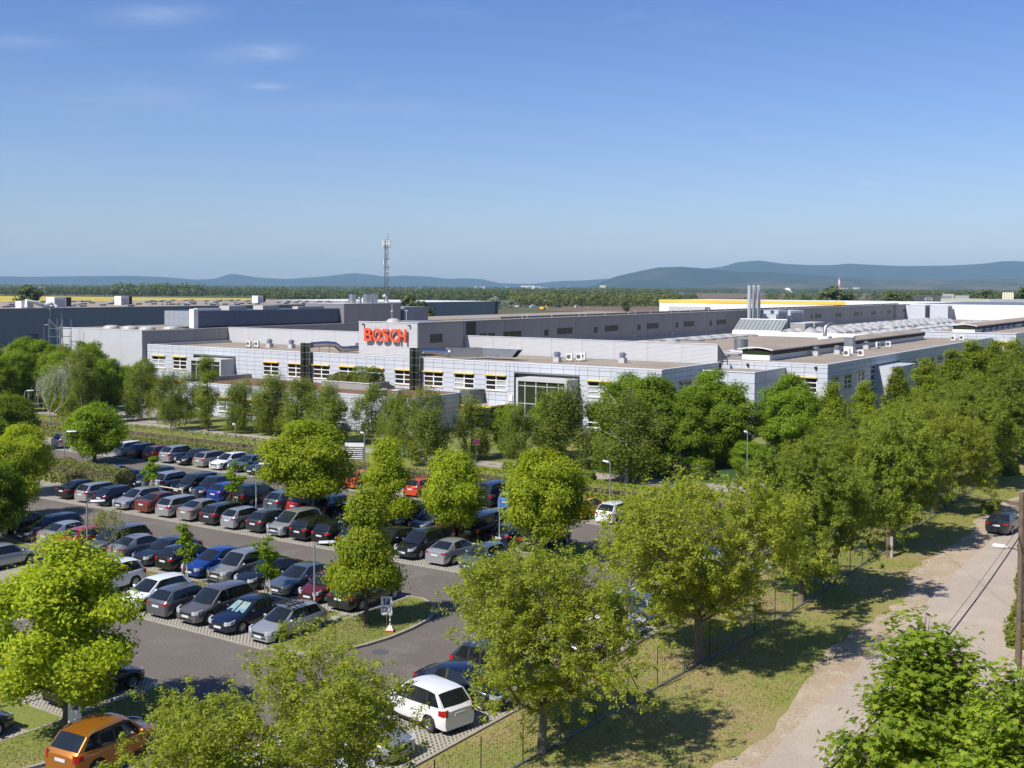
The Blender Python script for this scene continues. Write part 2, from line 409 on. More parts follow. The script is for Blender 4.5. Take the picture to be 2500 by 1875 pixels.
brownfield = multi_mat('ploughed_field', [(0.185, 0.120, 0.078), (0.145, 0.098, 0.064)], [(0.01, 0.4, 0.65)], fine=0.12, fscale=0.2)
brownfield2 = multi_mat('bare_field', [(0.23, 0.175, 0.125), (0.19, 0.15, 0.10)], [(0.008, 0.4, 0.65)], fine=0.12, fscale=0.2)
meadow = multi_mat('rough_meadow', [(0.085, 0.098, 0.030), (0.13, 0.095, 0.055), (0.065, 0.09, 0.024)], [(0.012, 0.45, 0.65), (0.05, 0.5, 0.7)], fine=0.25, fscale=0.4)
palefield = multi_mat('young_crop', [(0.110, 0.150, 0.050), (0.135, 0.165, 0.062)], [(0.004, 0.4, 0.65)], fine=0.1, fscale=0.1)
def field(name, q_, z, mt): return sheet(name, [far(t, d)[:2] for t, d in q_], z, mt)
field('rapeseed_field', [(-0.56, 1060), (-0.30, 1180), (-0.205, 1330), (-0.205, 1500), (-0.45, 1640), (-0.56, 1680)], 0.3, M['rapeseed'])
field('ploughed_field', [(-0.56, 1720), (-0.41, 1720), (-0.41, 2250), (-0.56, 2300)], 0.3, brownfield)
field('crop_field', [(-0.50, 3900), (-0.10, 3900), (-0.14, 6200), (-0.46, 7000)], 0.4, palefield)
field('crop_field', [(-0.06, 1560), (0.10, 1560), (0.08, 2100), (-0.04, 2100)], 0.25, palefield)
field('meadow', [(-0.13, 560), (0.20, 480), (0.22, 900), (0.10, 1180), (-0.10, 1180)], 0.10, meadow)
field('ploughed_field', [(0.02, 840), (0.20, 760), (0.22, 960), (0.16, 1120), (0.05, 1000)], 0.22, brownfield)
field('bare_field', [(0.055, 2500), (0.12, 2500), (0.12, 3100), (0.055, 3150)], 0.3, brownfield2)
field('ploughed_field', [(0.145, 1800), (0.31, 1750), (0.42, 2300), (0.42, 3800), (0.16, 3000)], 0.35, brownfield)

def hills(name, prof, dist, depth, rough, mt, seed, spread=1.0):
    """a range of hills: skyline given as (tangent of bearing, height in m), built as terrain with slopes to both sides"""
    rng = np.random.default_rng(seed)
    ts = np.array([p[0] for p in prof]); hs = np.array([p[1] for p in prof])
    nx = 260; ny = 34
    T = np.linspace(ts[0], ts[-1], nx)
    Hh = np.interp(T, ts, hs)
    k = np.array([.25, .5, .25])
    Hh = np.convolve(np.pad(Hh, 1, 'edge'), k, 'valid')
    S = np.linspace(-1, 1, ny)
    b = MB()
    ph = rng.uniform(0, 6.28, 24); fx = rng.uniform(6, 60, 24); fy = rng.uniform(1.0, 6, 24)
    for j, s_ in enumerate(S):
        base = math.cos(s_ * math.pi / 2) ** 1.3 if abs(s_) < 1 else 0
        for i in range(nx):
            n_ = sum(math.sin(fx[q_] * T[i] * 1.5 + fy[q_] * s_ + ph[q_]) / (1 + 0.10 * fx[q_]) for q_ in range(24)) * 0.16
            z = Hh[i] * base * (1 + rough * n_ * (1 - base) * 2.2) - (2 if base <= 0.001 else 0)
            d = dist + s_ * depth
            b.v.append(far(T[i], d, z if base > 0.001 else -2))
    for j in range(ny - 1):
        for i in range(nx - 1):
            a = j * nx + i
            b.f.append([a, a + 1, a + nx + 1, a + nx]); b.m.append(0)
    return b.obj(name, mt, smooth=60, kind='structure')

woodhill = multi_mat('wooded_hill', [(0.012, 0.030, 0.024), (0.020, 0.040, 0.028), (0.045, 0.055, 0.040)], [(0.0022, 0.45, 0.6), (0.0011, 0.58, 0.7)], fine=0.25, fscale=0.02)
foothill = multi_mat('vineyard_hill', [(0.050, 0.062, 0.034), (0.095, 0.088, 0.058), (0.026, 0.044, 0.022), (0.14, 0.12, 0.085)], [(0.0030, 0.45, 0.55), (0.0045, 0.5, 0.6), (0.0016, 0.6, 0.68)], fine=0.2, fscale=0.02)
KD = 2500 / 2212
def skyline(pts, dist):
    # heights of the skyline above the plain for a range standing dist metres away
    o = []
    for x, y in pts:
        yh = 699 + 0.005 * (x * KD - 1250)
        o.append(((x * KD - 1250) / 2780, 18 + (yh - y * KD) * dist / 2780))
    return o
hills('hills', skyline([(-160, 597), (0, 597), (60, 598), (150, 597), (270, 596), (350, 598), (420, 604), (460, 603), (500, 591), (560, 600), (620, 603), (700, 597), (760, 590), (800, 593), (830, 598), (870, 595), (930, 598), (970, 603), (1000, 601), (1040, 603), (1080, 612), (1150, 613), (1210, 607), (1260, 606), (1300, 603), (1400, 600), (1700, 600)], 14500), 14500, 2600, 1.0, woodhill, 3)
hills('hills', skyline([(1270, 619), (1300, 609), (1330, 597), (1380, 586), (1420, 578), (1470, 577), (1530, 582), (1600, 587), (1700, 590), (1800, 596), (1900, 604), (2000, 618)], 9300), 9300, 1700, 1.2, woodhill, 5)
hills('hills', skyline([(1380, 619), (1440, 596), (1500, 583), (1560, 576), (1590, 567), (1640, 563), (1690, 570), (1750, 573), (1800, 573), (1830, 570), (1870, 572), (1950, 575), (2050, 574), (2120, 570), (2160, 565), (2190, 564), (2212, 566), (2400, 570)], 12800), 12800, 2000, 1.0, woodhill, 7)
hills('foothills', skyline([(1480, 620), (1560, 614), (1640, 609), (1740, 604), (1830, 603), (1900, 605), (1980, 603), (2060, 606), (2140, 604), (2212, 603), (2400, 603)], 6900), 6900, 1100, 1.6, foothill, 11)

def haze_box():
    b = MB()
    c = [AX * -300 - RX * 9200, AX * -300 + RX * 9200, AX * 18900 + RX * 9200, AX * 18900 - RX * 9200]
    b.prism([(v.x, v.y) for v in c], -3.2, 430)
    mt = bpy.data.materials.new('haze'); mt.use_nodes = True; t = mt.node_tree; t.nodes.clear()
    v = t.nodes.new('ShaderNodeVolumePrincipled'); v.inputs['Density'].default_value = 4.8e-5
    v.inputs['Color'].default_value = (0.47, 0.74, 1.0, 1); v.inputs['Anisotropy'].default_value = 0.0
    o = t.nodes.new('ShaderNodeOutputMaterial'); t.links.new(v.outputs[0], o.inputs['Volume'])
    b.obj('haze', mt, kind='stuff')
haze_box()

# ------------------------------------------------------------------ car park, verge, road
sheet('lawn', [(-190, 78), (-26.4, 78), (-26.4, 300), (-46, 300), (-150, 119), (-330, 119), (-330, 78)], -0.02, grass)
sheet('car_park', [(-190, 10), (-26.3, 10), (-26.3, 80.0), (-190, 80.0)], 0.0, asphalt)
def bay(u0, u1, v0, v1): return sheet('parking_bay_paving', [(u0, v0), (u1, v0), (u1, v1), (u0, v1)], 0.006, paving)
bay(-140, -41.2, 39.4, 44.4); bay(-140, -41.2, 46.2, 51.0)
bay(-140, -41.1, 57.0, 62.0); bay(-140, -41.1, 63.8, 68.7)
bay(-140, -38.0, 74.7, 79.6)
bay(-140, -41.2, 28.4, 33.4); bay(-140, -41.2, 21.6, 26.6)
bay(-31.3, -26.5, 12, 79)
def flush_kerb(pts, w=0.14, z=0.02):
    b = MB()
    for (x0, y0), (x1, y1) in zip(pts, pts[1:]):
        d = Vector((x1 - x0, y1 - y0)); L_ = d.length; n = max(1, int(L_ / 1.0)); d.normalize(); p = Vector((-d.y, d.x)) * w / 2
        for i in range(n):
            a0 = Vector((x0, y0)) + d * (L_ * i / n + 0.008); a1 = Vector((x0, y0)) + d * (L_ * (i + 1) / n - 0.008)
            b.prism([tuple(a0 - p), tuple(a1 - p), tuple(a1 + p), tuple(a0 + p)], -0.01, z + random.uniform(0, 0.006))
    return b.obj('kerb', kerbm, kind='structure')
random.seed(2)
for v_, ue in ((39.4, -41.2), (51.0, -41.2), (57.0, -41.0), (68.7, -41.0), (74.7, -38.0), (33.4, -41.2), (21.6, -41.2)):
    flush_kerb([(-140, v_), (ue, v_)], 0.16, 0.022)
flush_kerb([(-31.3, 12), (-31.3, 79)], 0.14, 0.02)

def island(pts, z=0.10, kw=0.16, mt=grass, name='grass_island'):
    """kerbed grass: pts anticlockwise"""
    n = len(pts); P_ = [Vector(p) for p in pts]; inn = []
    for i in range(n):
        a, c, e = P_[i - 1], P_[i], P_[(i + 1) % n]
        d1 = (c - a).normalized(); d2 = (e - c).normalized()
        nn = (Vector((-d1.y, d1.x)) + Vector((-d2.y, d2.x)))
        nn = nn.normalized() if nn.length > 1e-6 else Vector((-d1.y, d1.x))
        inn.append(c + nn * kw)
    b = MB()
    for i in range(n):
        j = (i + 1) % n
        b.add([(*P_[i], 0), (*P_[j], 0), (*inn[j], 0), (*inn[i], 0), (*P_[i], z + 0.02), (*P_[j], z + 0.02), (*inn[j], z + 0.02), (*inn[i], z + 0.02)],
              [(4, 5, 6, 7), (0, 1, 5, 4), (2, 3, 7, 6)])
    b.obj('kerb', kerbm, kind='structure')
    b = MB(); b.prism([tuple(p) for p in inn], 0.0, z)
    b.obj(name, mt, kind='structure')
    return [tuple(p) for p in inn]
isl1 = island([(-41.2, 39.35), (-38.9, 39.9), (-38.2, 40.6), (-37.6, 41.5), (-37.3, 42.7), (-37.1, 44.2), (-37.15, 46), (-37.4, 47.8), (-38.0, 49.3), (-39.2, 50.5), (-40.3, 50.95), (-41.2, 50.9)])
isl2 = island([(-41.05, 56.95), (-39.2, 57.3), (-37.9, 58.3), (-37.0, 59.8), (-36.6, 61.5), (-36.5, 63.2), (-36.7, 65), (-37.3, 66.6), (-38.4, 67.8), (-39.7, 68.4), (-41.05, 68.6)])
isl0 = island([(-41.1, 21.6), (-39.3, 22.0), (-38.3, 23.2), (-37.8, 25), (-37.6, 27.5), (-37.7, 29.6), (-38.1, 31.4), (-38.8, 32.4), (-39.9, 33.1), (-41.1, 33.3)])
st1 = island([(-140, 44.4), (-41.25, 44.4), (-41.25, 46.2), (-140, 46.2)], 0.05, 0.10)
st2 = island([(-140, 62.0), (-41.1, 62.0), (-41.1, 63.8), (-140, 63.8)], 0.05, 0.10)
st0 = island([(-140, 26.6), (-41.15, 26.6), (-41.15, 28.4), (-140, 28.4)], 0.05, 0.10)
st3 = island([(-190, 79.6), (-33, 79.6), (-33, 83.2), (-190, 83.2)], 0.06, 0.12)
flush_kerb([(-26.4, 12), (-26.4, 84)], 0.14, 0.08)
sheet('verge', [(-26.33, 0), (-11, 0), (-11, 330), (-26.33, 330)], 0.004, verge)
# dirt shoulder with a wandering edge, then the paved road
random.seed(5)
edge = []
v_ = 0
while v_ < 230:
    edge.append((-16.9 - 1.9 * min(1, max(0, (v_ - 38) / 45)) + random.uniform(-0.25, 0.25) + 0.45 * math.sin(v_ * 0.31), v_)); v_ += 1.1
sheet('dirt_shoulder', [(-10, 0)] + [(-10, 230)] + edge[::-1], 0.012, dirt)
edge = []
v_ = 0
while v_ < 230:
    edge.append((-15.75 - 1.0 * min(1, max(0, (v_ - 40) / 50)) + random.uniform(-0.06, 0.06) + 0.10 * math.sin(v_ * 0.23), v_)); v_ += 1.6
sheet('road', [(-10.6, 0), (-10.3, 230)] + edge[::-1], 0.018, roadm)
edge = []
v_ = 0
while v_ < 230:
    edge.append((-10.5 + random.uniform(-0.15, 0.15), v_)); v_ += 1.3
sheet('dirt_shoulder', edge + [(-8.6, 230), (-8.3, 0)], 0.024, dirt)
sheet('verge', [(-8.8, 0), (40, 0), (40, 230), (-9.2, 230)], 0.030, verge)
# paths and lawns by the factory
sheet('footpath', [(-150, 93.2), (-66, 92.4), (-41, 92.6), (-37.2, 95), (-35.6, 99), (-33.2, 118), (-28.5, 150), (-24.5, 190), (-27.5, 190), (-32.0, 150), (-36.4, 119), (-38.6, 102), (-40.3, 97.6), (-44, 95.6), (-66, 95.4), (-150, 96.2)], 0.010, pathm)
sheet('footpath', [(-136, 96.2), (-120, 96.1), (-118, 104), (-140, 108)], 0.014, pathm)
sheet('footpath', [(-158, 111.5), (-112, 108.5), (-112, 106.6), (-158, 109.0)], 0.014, pathm)
sheet('shaded_grass', [(-56, 96.2), (-44.2, 96.2), (-40.4, 99), (-38.8, 104), (-37.2, 118), (-44, 128), (-58, 117)], 0.016, darkgrass)  # shade on the lawn, painted as a darker green sheet

# ------------------------------------------------------------------ buildings
class Fr:
    """a wall plane: s runs along the wall, n points out of it"""
    def __init__(s, org, d, n): s.o = Vector((org[0], org[1], 0)); s.d = Vector((*d, 0)); s.n = Vector((*n, 0))
    def p(s, a, z, n=0.0):
        q_ = s.o + s.d * a + s.n * n
        return (q_.x, q_.y, z)
    def box(s, b, a0, a1, z0, z1, n0, n1, mi=0):
        p0, p1 = s.p(a0, z0, n0), s.p(a1, z1, n1)
        return b.box(p0[0], p1[0], p0[1], p1[1], z0, z1, mi)
FRONT = lambda v: Fr((0, v), (1, 0), (0, -1))
SIDE = lambda u: Fr((u, 0), (0, 1), (1, 0))

def clad(parent, fr, cells, mt, name='panel', thick=0.05, gap=0.040, keep=290, eye=Vector((0, 0, 18))):
    """panels one by one; alike panels share a mesh; past the limit the farthest are joined"""
    cells = sorted(cells, key=lambda c: (Vector(fr.p((c[0] + c[1]) / 2, (c[2] + c[3]) / 2)) - eye).length)
    meshes = {}
    for (a0, a1, z0, z1) in cells[:keep]:
        w, h = round(a1 - a0, 3), round(z1 - z0, 3)
        if (w, h) not in meshes:
            b = MB(); f0 = Fr((0, 0), fr.d[:2], fr.n[:2])
            f0.box(b, gap / 2, w - gap / 2, gap / 2, h - gap / 2, 0.0, thick)
            meshes[(w, h)] = b.mesh(name, mt)
        link(name, meshes[(w, h)], parent, loc=fr.p(a0, z0, random.uniform(0.002, 0.006)))
    rest = cells[keep:]
    if rest:
        b = MB()
        for (a0, a1, z0, z1) in rest: fr.box(b, a0 + gap / 2, a1 - gap / 2, z0 + gap / 2, z1 - gap / 2, 0.002, thick)
        b.obj(name, mt, parent, kind='stuff')

def cut(c, holes):
    for h in holes:
        if c[0] < h[1] - 0.05 and c[1] > h[0] + 0.05 and c[2] < h[3] - 0.05 and c[3] > h[2] + 0.05: return True
    return False
def grid(a0, a1, z0, z1, aw, zh, aorg, zorg, holes=()):
    """panel cells on a regular joint grid, clipped to the wall, split round the holes"""
    A = sorted({round(a0, 4), round(a1, 4)} | {round(aorg + k * aw, 4) for k in range(-400, 400) if a0 + 0.05 < aorg + k * aw < a1 - 0.05} | {round(x, 4) for h in holes for x in h[:2] if a0 < x < a1})
    Z = sorted({round(z0, 4), round(z1, 4)} | {round(zorg + k * zh, 4) for k in range(-60, 60) if z0 + 0.05 < zorg + k * zh < z1 - 0.05})
    # joints that come within 0.3 m of a hole edge are merged into it
    hs = [x for h in holes for x in h[:2]]
    A = [x for x in A if x in (round(a0, 4), round(a1, 4)) or any(abs(x - y) < 1e-3 for y in hs) or not any(abs(x - y) < 0.3 for y in hs)]
    out_ = []
    for x0, x1 in zip(A, A[1:]):
        for y0, y1 in zip(Z, Z[1:]):
            if not cut((x0, x1, y0, y1), holes): out_.append((x0, x1, y0, y1))
    return out_

WIN = {}
def window(parent, fr, a0, a1, z0, z1, cols=2, rows=3, blind=True, seed=0, sill=True, fm='frame', bar=0.09):
    rg = random.Random(seed)
    w, h = round(a1 - a0, 3), round(z1 - z0, 3); key = (w, h, cols, rows, tuple(fr.d[:2]), fm)
    f0 = Fr((0, 0), fr.d[:2], fr.n[:2])
    if key not in WIN:
        b = MB()
        f0.box(b, 0, bar, 0, h, -0.14, 0.0); f0.box(b, w - bar, w, 0, h, -0.14, 0.0); f0.box(b, bar, w - bar, 0, bar, -0.14, 0.0); f0.box(b, bar, w - bar, h - bar, h, -0.14, 0.0)
        for k in range(1, cols): f0.box(b, w * k / cols - 0.08, w * k / cols + 0.08, bar, h - bar, -0.13, -0.004)
        for k in range(1, rows):
            for c in range(cols):
                f0.box(b, (w * c / cols + 0.08) if c else bar, (w * (c + 1) / cols - 0.08) if c < cols - 1 else w - bar, h * k / rows - 0.055, h * k / rows + 0.055, -0.125, -0.008)
        fm_ = b.mesh('window', M[fm])
        b = MB(); pw, ph_ = w / cols, h / rows
        p0, p1 = f0.p(0, 0, -0.10), f0.p(pw, ph_, -0.10)
        b.quad((p0[0], p0[1], 0), (p1[0], p1[1], 0), (p1[0], p1[1], ph_), (p0[0], p0[1], ph_))
        pm = b.mesh('pane', M['glass'])
        b = MB(); f0.box(b, -0.05, w + 0.05, h - 0.02, h + 0.10, 0.05, 0.36); bm = b.mesh('sun_blind', M['yellow'])
        b = MB(); f0.box(b, -0.06, w + 0.06, -0.11, -0.005, -0.02, 0.16); sm = b.mesh('sill', M['sill'])
        WIN[key] = (fm_, pm, bm, sm)
    fm_, pm, bm, sm = WIN[key]
    o = link('window', fm_, parent, loc=fr.p(a0, z0, 0.0))
    colset = [rg.choice(['glass', 'glass2', 'glass', 'glassb']) for _ in range(cols)]
    for c in range(cols):
        for r_ in range(rows):
            p = link('pane', pm, o, loc=f0.p(w * c / cols, h * r_ / rows, 0))
            mt = colset[c] if not (colset[c] == 'glassb' and r_ == rows - 1 and rg.random() < 0.5) else 'glass'
            if mt != 'glass': p.material_slots[0].link = 'OBJECT'; p.material_slots[0].material = M[mt]
    if blind: link('sun_blind', bm, o)
    if sill: link('sill', sm, o)
    return o

# ---- office building
V0 = 118.3
office = thing('office_building', 'long silver panelled two-storey office block with yellow blinds over its windows', 'building', (-104, V0, 0))
office.location = (0, 0, 0)
fo = FRONT(V0)
ups = [-148.5, -143.5] + [-123.5 + 5 * k for k in range(9)] + [-68.5, -63.5]
holes = [(u, u + 3.2, 4.84, 6.70) for u in ups] + [(-138.7, -129.3, 0, 7.15), (-79.1, -69.6, 0, 7.15)]
gf = [-148.5, -143.5, -83.0, -68.5, -63.5]
holes += [(u, u + 3.2, 1.12, 2.98) for u in gf]
W_ = MB()
W_.box(-150, -58.75, V0 + 0.5, 134.6, 0, 8.08)
A_ = sorted({-150.0, -58.75} | {x for h in holes for x in h[:2]})
for x0, x1 in zip(A_, A_[1:]):
    hz = sorted([(h[2], h[3]) for h in holes if h[0] < (x0 + x1) / 2 < h[1]])
    z_ = 0.0
    for a, c in hz:
        if a > z_: fo.box(W_, x0, x1, z_, a, -0.5, 0)
        z_ = max(z_, c)
    fo.box(W_, x0, x1, z_, 8.35, -0.5, 0)
W_.box(-58.75, -58.70, V0, 134.6, 0, 8.35)
W_.obj('wall', M['core'], office)
MB().box(-149.6, -59.0, V0 + 0.52, 134.9, 8.09, 8.14).obj('roof', M['roof'], office)
b = MB(); fo.box(b, -150.08, -58.58, 8.36, 8.50, -0.42, 0.09); SIDE(-58.7).box(b, V0 + 0.43, 134.9, 8.36, 8.50, -0.36, 0.09); b.obj('coping', M['coping'], office)
clad(office, fo, grid(-150, -58.64, 0.3, 8.355, 5 / 3, 0.62, -88.56, 6.70, holes), M['panel'])
sh = [(123.0, 126.2, 4.84, 6.70)]
sf = SIDE(-58.70)
clad(office, sf, grid(V0 + 0.01, 134.4, 0.3, 8.355, 3.4, 0.62, V0, 6.70, sh), M['panel'], keep=100)
window(office, sf, 123.0, 126.2, 4.84, 6.70, seed=77)
for i, u in enumerate(ups): window(office, fo, u, u + 3.2, 4.84, 6.70, seed=i)
for i, u in enumerate(gf): window(office, fo, u, u + 3.2, 1.12, 2.98, seed=40 + i)
def glass_bay(u0, u1, vf, ztop, nm, mull):
    # the bay stands out of a dark recess in the front
    b = MB(); b.box(u0, u1, vf, vf + 0.5, 0.0, 0.35); b.box(u0, u0 + 0.32, vf, vf + 0.5, 0.35, ztop - 0.38); b.box(u1 - 0.32, u1, vf, vf + 0.5, 0.35, ztop - 0.38); b.box(u0, u1, vf, vf + 0.5, ztop - 0.38, ztop)
    b.box(u1 - 0.06, u1 - 0.004, vf + 0.5, V0 + 0.45, 0, ztop - 0.004); b.box(u0 + 0.004, u0 + 0.06, vf + 0.5, V0 + 0.45, 0, ztop - 0.004); b.box(u0 + 0.06, u1 - 0.06, vf + 0.5, V0 + 0.45, ztop - 0.07, ztop - 0.006)
    bay_ = b.obj('glass_bay', M['palegrey'], office)
    f = FRONT(vf + 0.22); w = u1 - u0 - 0.64; xs = [0] + [w * m_ for m_ in mull] + [w]
    zs = [0.35, 2.2, 3.75, ztop - 0.95, ztop - 0.38]
    b = MB()
    for m_ in mull: f.box(b, u0 + 0.32 + w * m_ - 0.05, u0 + 0.32 + w * m_ + 0.05, 0.35, ztop - 0.38, 0, 0.10)
    for z in zs[1:-1]: f.box(b, u0 + 0.32, u1 - 0.32, z - 0.045, z + 0.045, 0, 0.095)
    b.obj('mullion', M['palegrey'], bay_)
    for x0, x1 in zip(xs, xs[1:]):
        for z0, z1 in zip(zs, zs[1:]):
            b = MB(); b.quad(f.p(u0 + 0.32 + x0, z0), f.p(u0 + 0.32 + x1, z0), f.p(u0 + 0.32 + x1, z1), f.p(u0 + 0.32 + x0, z1)); b.obj('pane', M['greenglass'], bay_)
glass_bay(-77.0, -69.75, 115.5, 6.85, 'r', (.14, .38, .62, .86))
glass_bay(-136.3, -129.45, 115.5, 6.95, 'l', (.16, .50, .74))
b = MB(); fo.box(b, -79.1, -69.6, 0, 7.15, -0.48, -0.44); fo.box(b, -138.7, -129.3, 0, 7.15, -0.48, -0.44); b.obj('recess', M['dgrey'], office)
# stair glazing at the left end
b = MB()
for k in range(9): fo.box(b, -150.9, -150.02, 0.4 + 0.9 * k, 0.4 + 0.9 * k + 0.07, -0.35, -0.05)
b.obj('glazing_bar', M['palegrey'], office)
MB().box(-150.9, -150.01, V0 + 0.3, V0 + 0.36, 0, 8.3).obj('stair_glazing', M['glass'], office)
# entrance canopy
b = MB(); b.box(-84.6, -80.2, 114.6, V0 - 0.06, 3.02, 3.14); can = b.obj('canopy', M['palegrey'], office)
b = MB(); b.box(-84.62, -80.18, 114.52, 114.60, 3.0, 3.2); b.box(-80.18, -80.10, 114.52, V0 - 0.06, 3.0, 3.2); b.obj('yellow_edge', M['yellow'], can)
MB().box(-79.8, -79.3, V0 - 0.16, V0 - 0.06, 3.6, 4.4).obj('wall_lamp', M['white'], office)

# ---- low annex
annex = thing('low_annex', 'single-storey annex with brown roof and roof planter in front of the office block', 'building')
VA = 105.3
W_ = MB(); W_.box(-126.2, -85.05, VA + 0.05, V0 - 0.07, 0, 4.14); W_.obj('wall', M['core'], annex)
MB().box(-125.9, -85.3, VA + 0.3, V0 - 0.08, 4.15, 4.20).obj('roof', M['brownroof'], annex)
b = MB(); b.box(-126.25, -85.0, VA - 0.04, VA + 0.28, 4.52, 4.62); b.box(-85.28, -85.0, VA + 0.28, V0 - 0.07, 4.52, 4.62); b.obj('coping', M['coping'], annex)
b = MB(); b.box(-126.25, -125.92, VA + 0.29, V0 - 0.07, 4.21, 4.86); b.obj('parapet', M['darkwall'], annex)
b = MB(); b.box(-126.2, -85.05, VA + 0.05, VA + 0.25, 4.15, 4.515); b.box(-85.25, -85.05, VA + 0.25, V0 - 0.07, 4.15, 4.515); b.obj('parapet_core', M['core'], annex)
fa = FRONT(VA + 0.05)
ah = [(-123.5 + 5 * k, -120.3 + 5 * k, 0.98, 2.84) for k in range(6)] + [(-88.8, -86.8, 0.36, 2.84)]
clad(annex, fa, grid(-126.2, -85.0, 0.2, 4.515, 5 / 3, 0.62, -88.8, 2.84, ah), M['panel'])
for i, h in enumerate(ah): window(annex, Fr((0, VA - 0.01), (1, 0), (0, -1)), *h, seed=60 + i, cols=2 if i < 6 else 1, rows=3 if i < 6 else 4)
fs_ = SIDE(-85.05)
clad(annex, fs_, grid(VA + 0.06, 114.8, 0.2, 4.515, 3.3, 0.62, VA, 2.84), M['panel'])
b = MB(); fs_.box(b, 114.9, V0 - 0.07, 2.6, 4.9, 0.0, 1.5); b.obj('glazed_lobby', M['dgrey'], annex)
for k in range(3):
    b = MB(); fs_.box(b, 114.88, V0 - 0.08, 2.75 + k * 0.72, 3.38 + k * 0.72, 1.5, 1.52); b.obj('pane', M['greenglass'], annex)
b = MB(); fs_.box(b, 114.7, V0 - 0.075, 2.45, 2.6, 0, 1.7); b.obj('yellow_edge', M['yellow'], annex)
planter = thing('roof_planter', 'long grey roof planter box with green shrubs on the brown annex roof', 'planter', (0, 0, 0))
b = MB(); b.box(-107, -98.6, 113.2, 113.4, 4.21, 5.1); b.box(-98.8, -98.6, 113.4, 117.3, 4.21, 5.1); b.box(-107, -106.8, 113.4, 117.3, 4.21, 5.1); b.box(-106.8, -98.8, 117.1, 117.3, 4.21, 5.1); b.obj('trough', M['darkwall'], planter)
b = MB(); b.box(-107.05, -98.55, 113.12, 113.45, 5.1, 5.18); b.box(-98.85, -98.55, 113.45, 117.35, 5.1, 5.18); b.obj('rim', M['coping'], planter)
MB().box(-106.8, -98.8, 113.4, 117.1, 4.22, 4.95).obj('soil', soil, planter)

# ---- screens, sign tower, long dark hall
def corr_mesh(name, w, h, pitch=0.17, amp=0.035):
    """horizontally ribbed sheet, w wide and h high, in the local xz plane facing -y"""
    b = MB(); n = max(2, int(round(h / pitch)))
    prof = []
    for i in range(n):
        z0 = h * i / n; dz = h / n
        prof += [(z0, 0), (z0 + dz * 0.58, 0), (z0 + dz * 0.70, amp), (z0 + dz * 0.88, amp)]
    prof.append((h, 0))
    for (z, y) in prof: b.v += [(0, y, z), (w, y, z)]
    for i in range(len(prof) - 1): b.f.append([2 * i, 2 * i + 1, 2 * i + 3, 2 * i + 2]); b.m.append(0)
    return b.mesh(name, M['corr'])
def corr_wall(parent, u0, u1, v, z0, z1, step, off=0.05):
    n = max(1, int(round((u1 - u0) / step))); w = (u1 - u0) / n
    me = corr_mesh('ribbed_sheet', w - 0.025, z1 - z0)
    for k in range(n): link('ribbed_sheet', me, parent, loc=(u0 + w * k + 0.012, v - off, z0))
screen = thing('screen_wall', 'ribbed white rooftop screen wall ending in a dark triangular brace, right of the red letters', 'wall')
corr_wall(screen, -99.2, -59.2, 135.3, 8.15, 10.68, 5.0)
MB().box(-99.2, -59.2, 135.3, 135.42, 8.1, 10.62).obj('backing', M['core'], screen)
MB().box(-99.25, -59.15, 135.2, 135.46, 10.69, 10.76).obj('coping', M['coping'], screen)
b = MB(); b.tube([(-59.3, 135.5, 10.6), (-59.3, 138.6, 8.6)], 0.11, 4); b.tube([(-59.3, 138.6, 8.6), (-59.3, 138.6, 7.9)], 0.07, 4); b.tube([(-59.3, 137.0, 9.5), (-59.3, 137.0, 7.9)], 0.06, 4); b.tube([(-59.3, 135.5, 8.4), (-59.3, 138.6, 8.4)], 0.07, 4)
b.obj('brace', M['darkwall'], screen)
MB().add([(-59.32, 135.5, 10.5), (-59.32, 138.4, 8.6), (-59.32, 135.5, 8.5)], [(0, 1, 2)]).obj('brace_sheet', M['darkwall'], screen)
screen2 = thing('screen_wall', 'ribbed pale rooftop screen wall between the slate hall and the letter tower', 'wall')
corr_wall(screen2, -149.7, -110.2, 135.3, 8.15, 10.68, 5.0)
MB().box(-149.7, -110.2, 135.3, 135.42, 8.1, 10.62).obj('backing', M['core'], screen2)
MB().box(-149.7, -110.2, 135.2, 135.46, 10.69, 10.76).obj('coping', M['coping'], screen2)

tower = thing('sign_tower', 'ribbed silver rooftop block carrying the red letters', 'building')
MB().box(-110.1, -99.36, 124.2, 135.4, 8.1, 12.76).obj('wall', M['core'], tower)
corr_wall(tower, -110.1, -99.3, 124.2, 8.15, 12.72, 5.4)
b = MB(); b.box(-110.14, -99.26, 124.1, 124.45, 12.77, 12.86); b.obj('coping', M['coping'], tower)
b = MB()
for x in (-109.1, -100.6): b.box(x - 0.12, x + 0.12, 123.75, 124.15, 12.33, 12.5)
b.obj('floodlight', M['black'], tower)
b = MB(); b.lathe([(0.0, 0.55), (0.5, 0.5), (0.9, 0.3), (1.05, 0.0)], 14, cen=(-105.6, 126.5, 12.78)); b.obj('roof_dome', M['dome'], tower, smooth=50)
for x, y, h, hd in ((-107.6, 128.6, 2.6, True), (-104.4, 128.0, 1.7, False)):
    b = MB(); b.cyl(x, y, 12.76, 12.76 + h, 0.05, 0.04, 6)
    if hd: b.tube([(x, y, 13.2), (x - 0.4, y, 12.78)], 0.03, 4); b.box(x - 0.22, x + 0.2, y - 0.05, y + 0.05, 14.15, 14.25); b.lathe([(0, 0.18), (0.15, 0.1), (0.18, 0)], 8, cen=(x + 0.12, y - 0.1, 14.25))
    else: b.box(x - 0.25, x + 0.25, y - 0.04, y + 0.04, 14.36, 14.46)
    tag(b.obj('roof_antenna', M['palegrey']), 'slim roof mast with small white sensor head above the red letters' if hd else 'short T shaped roof mast above the red letters', 'mast')

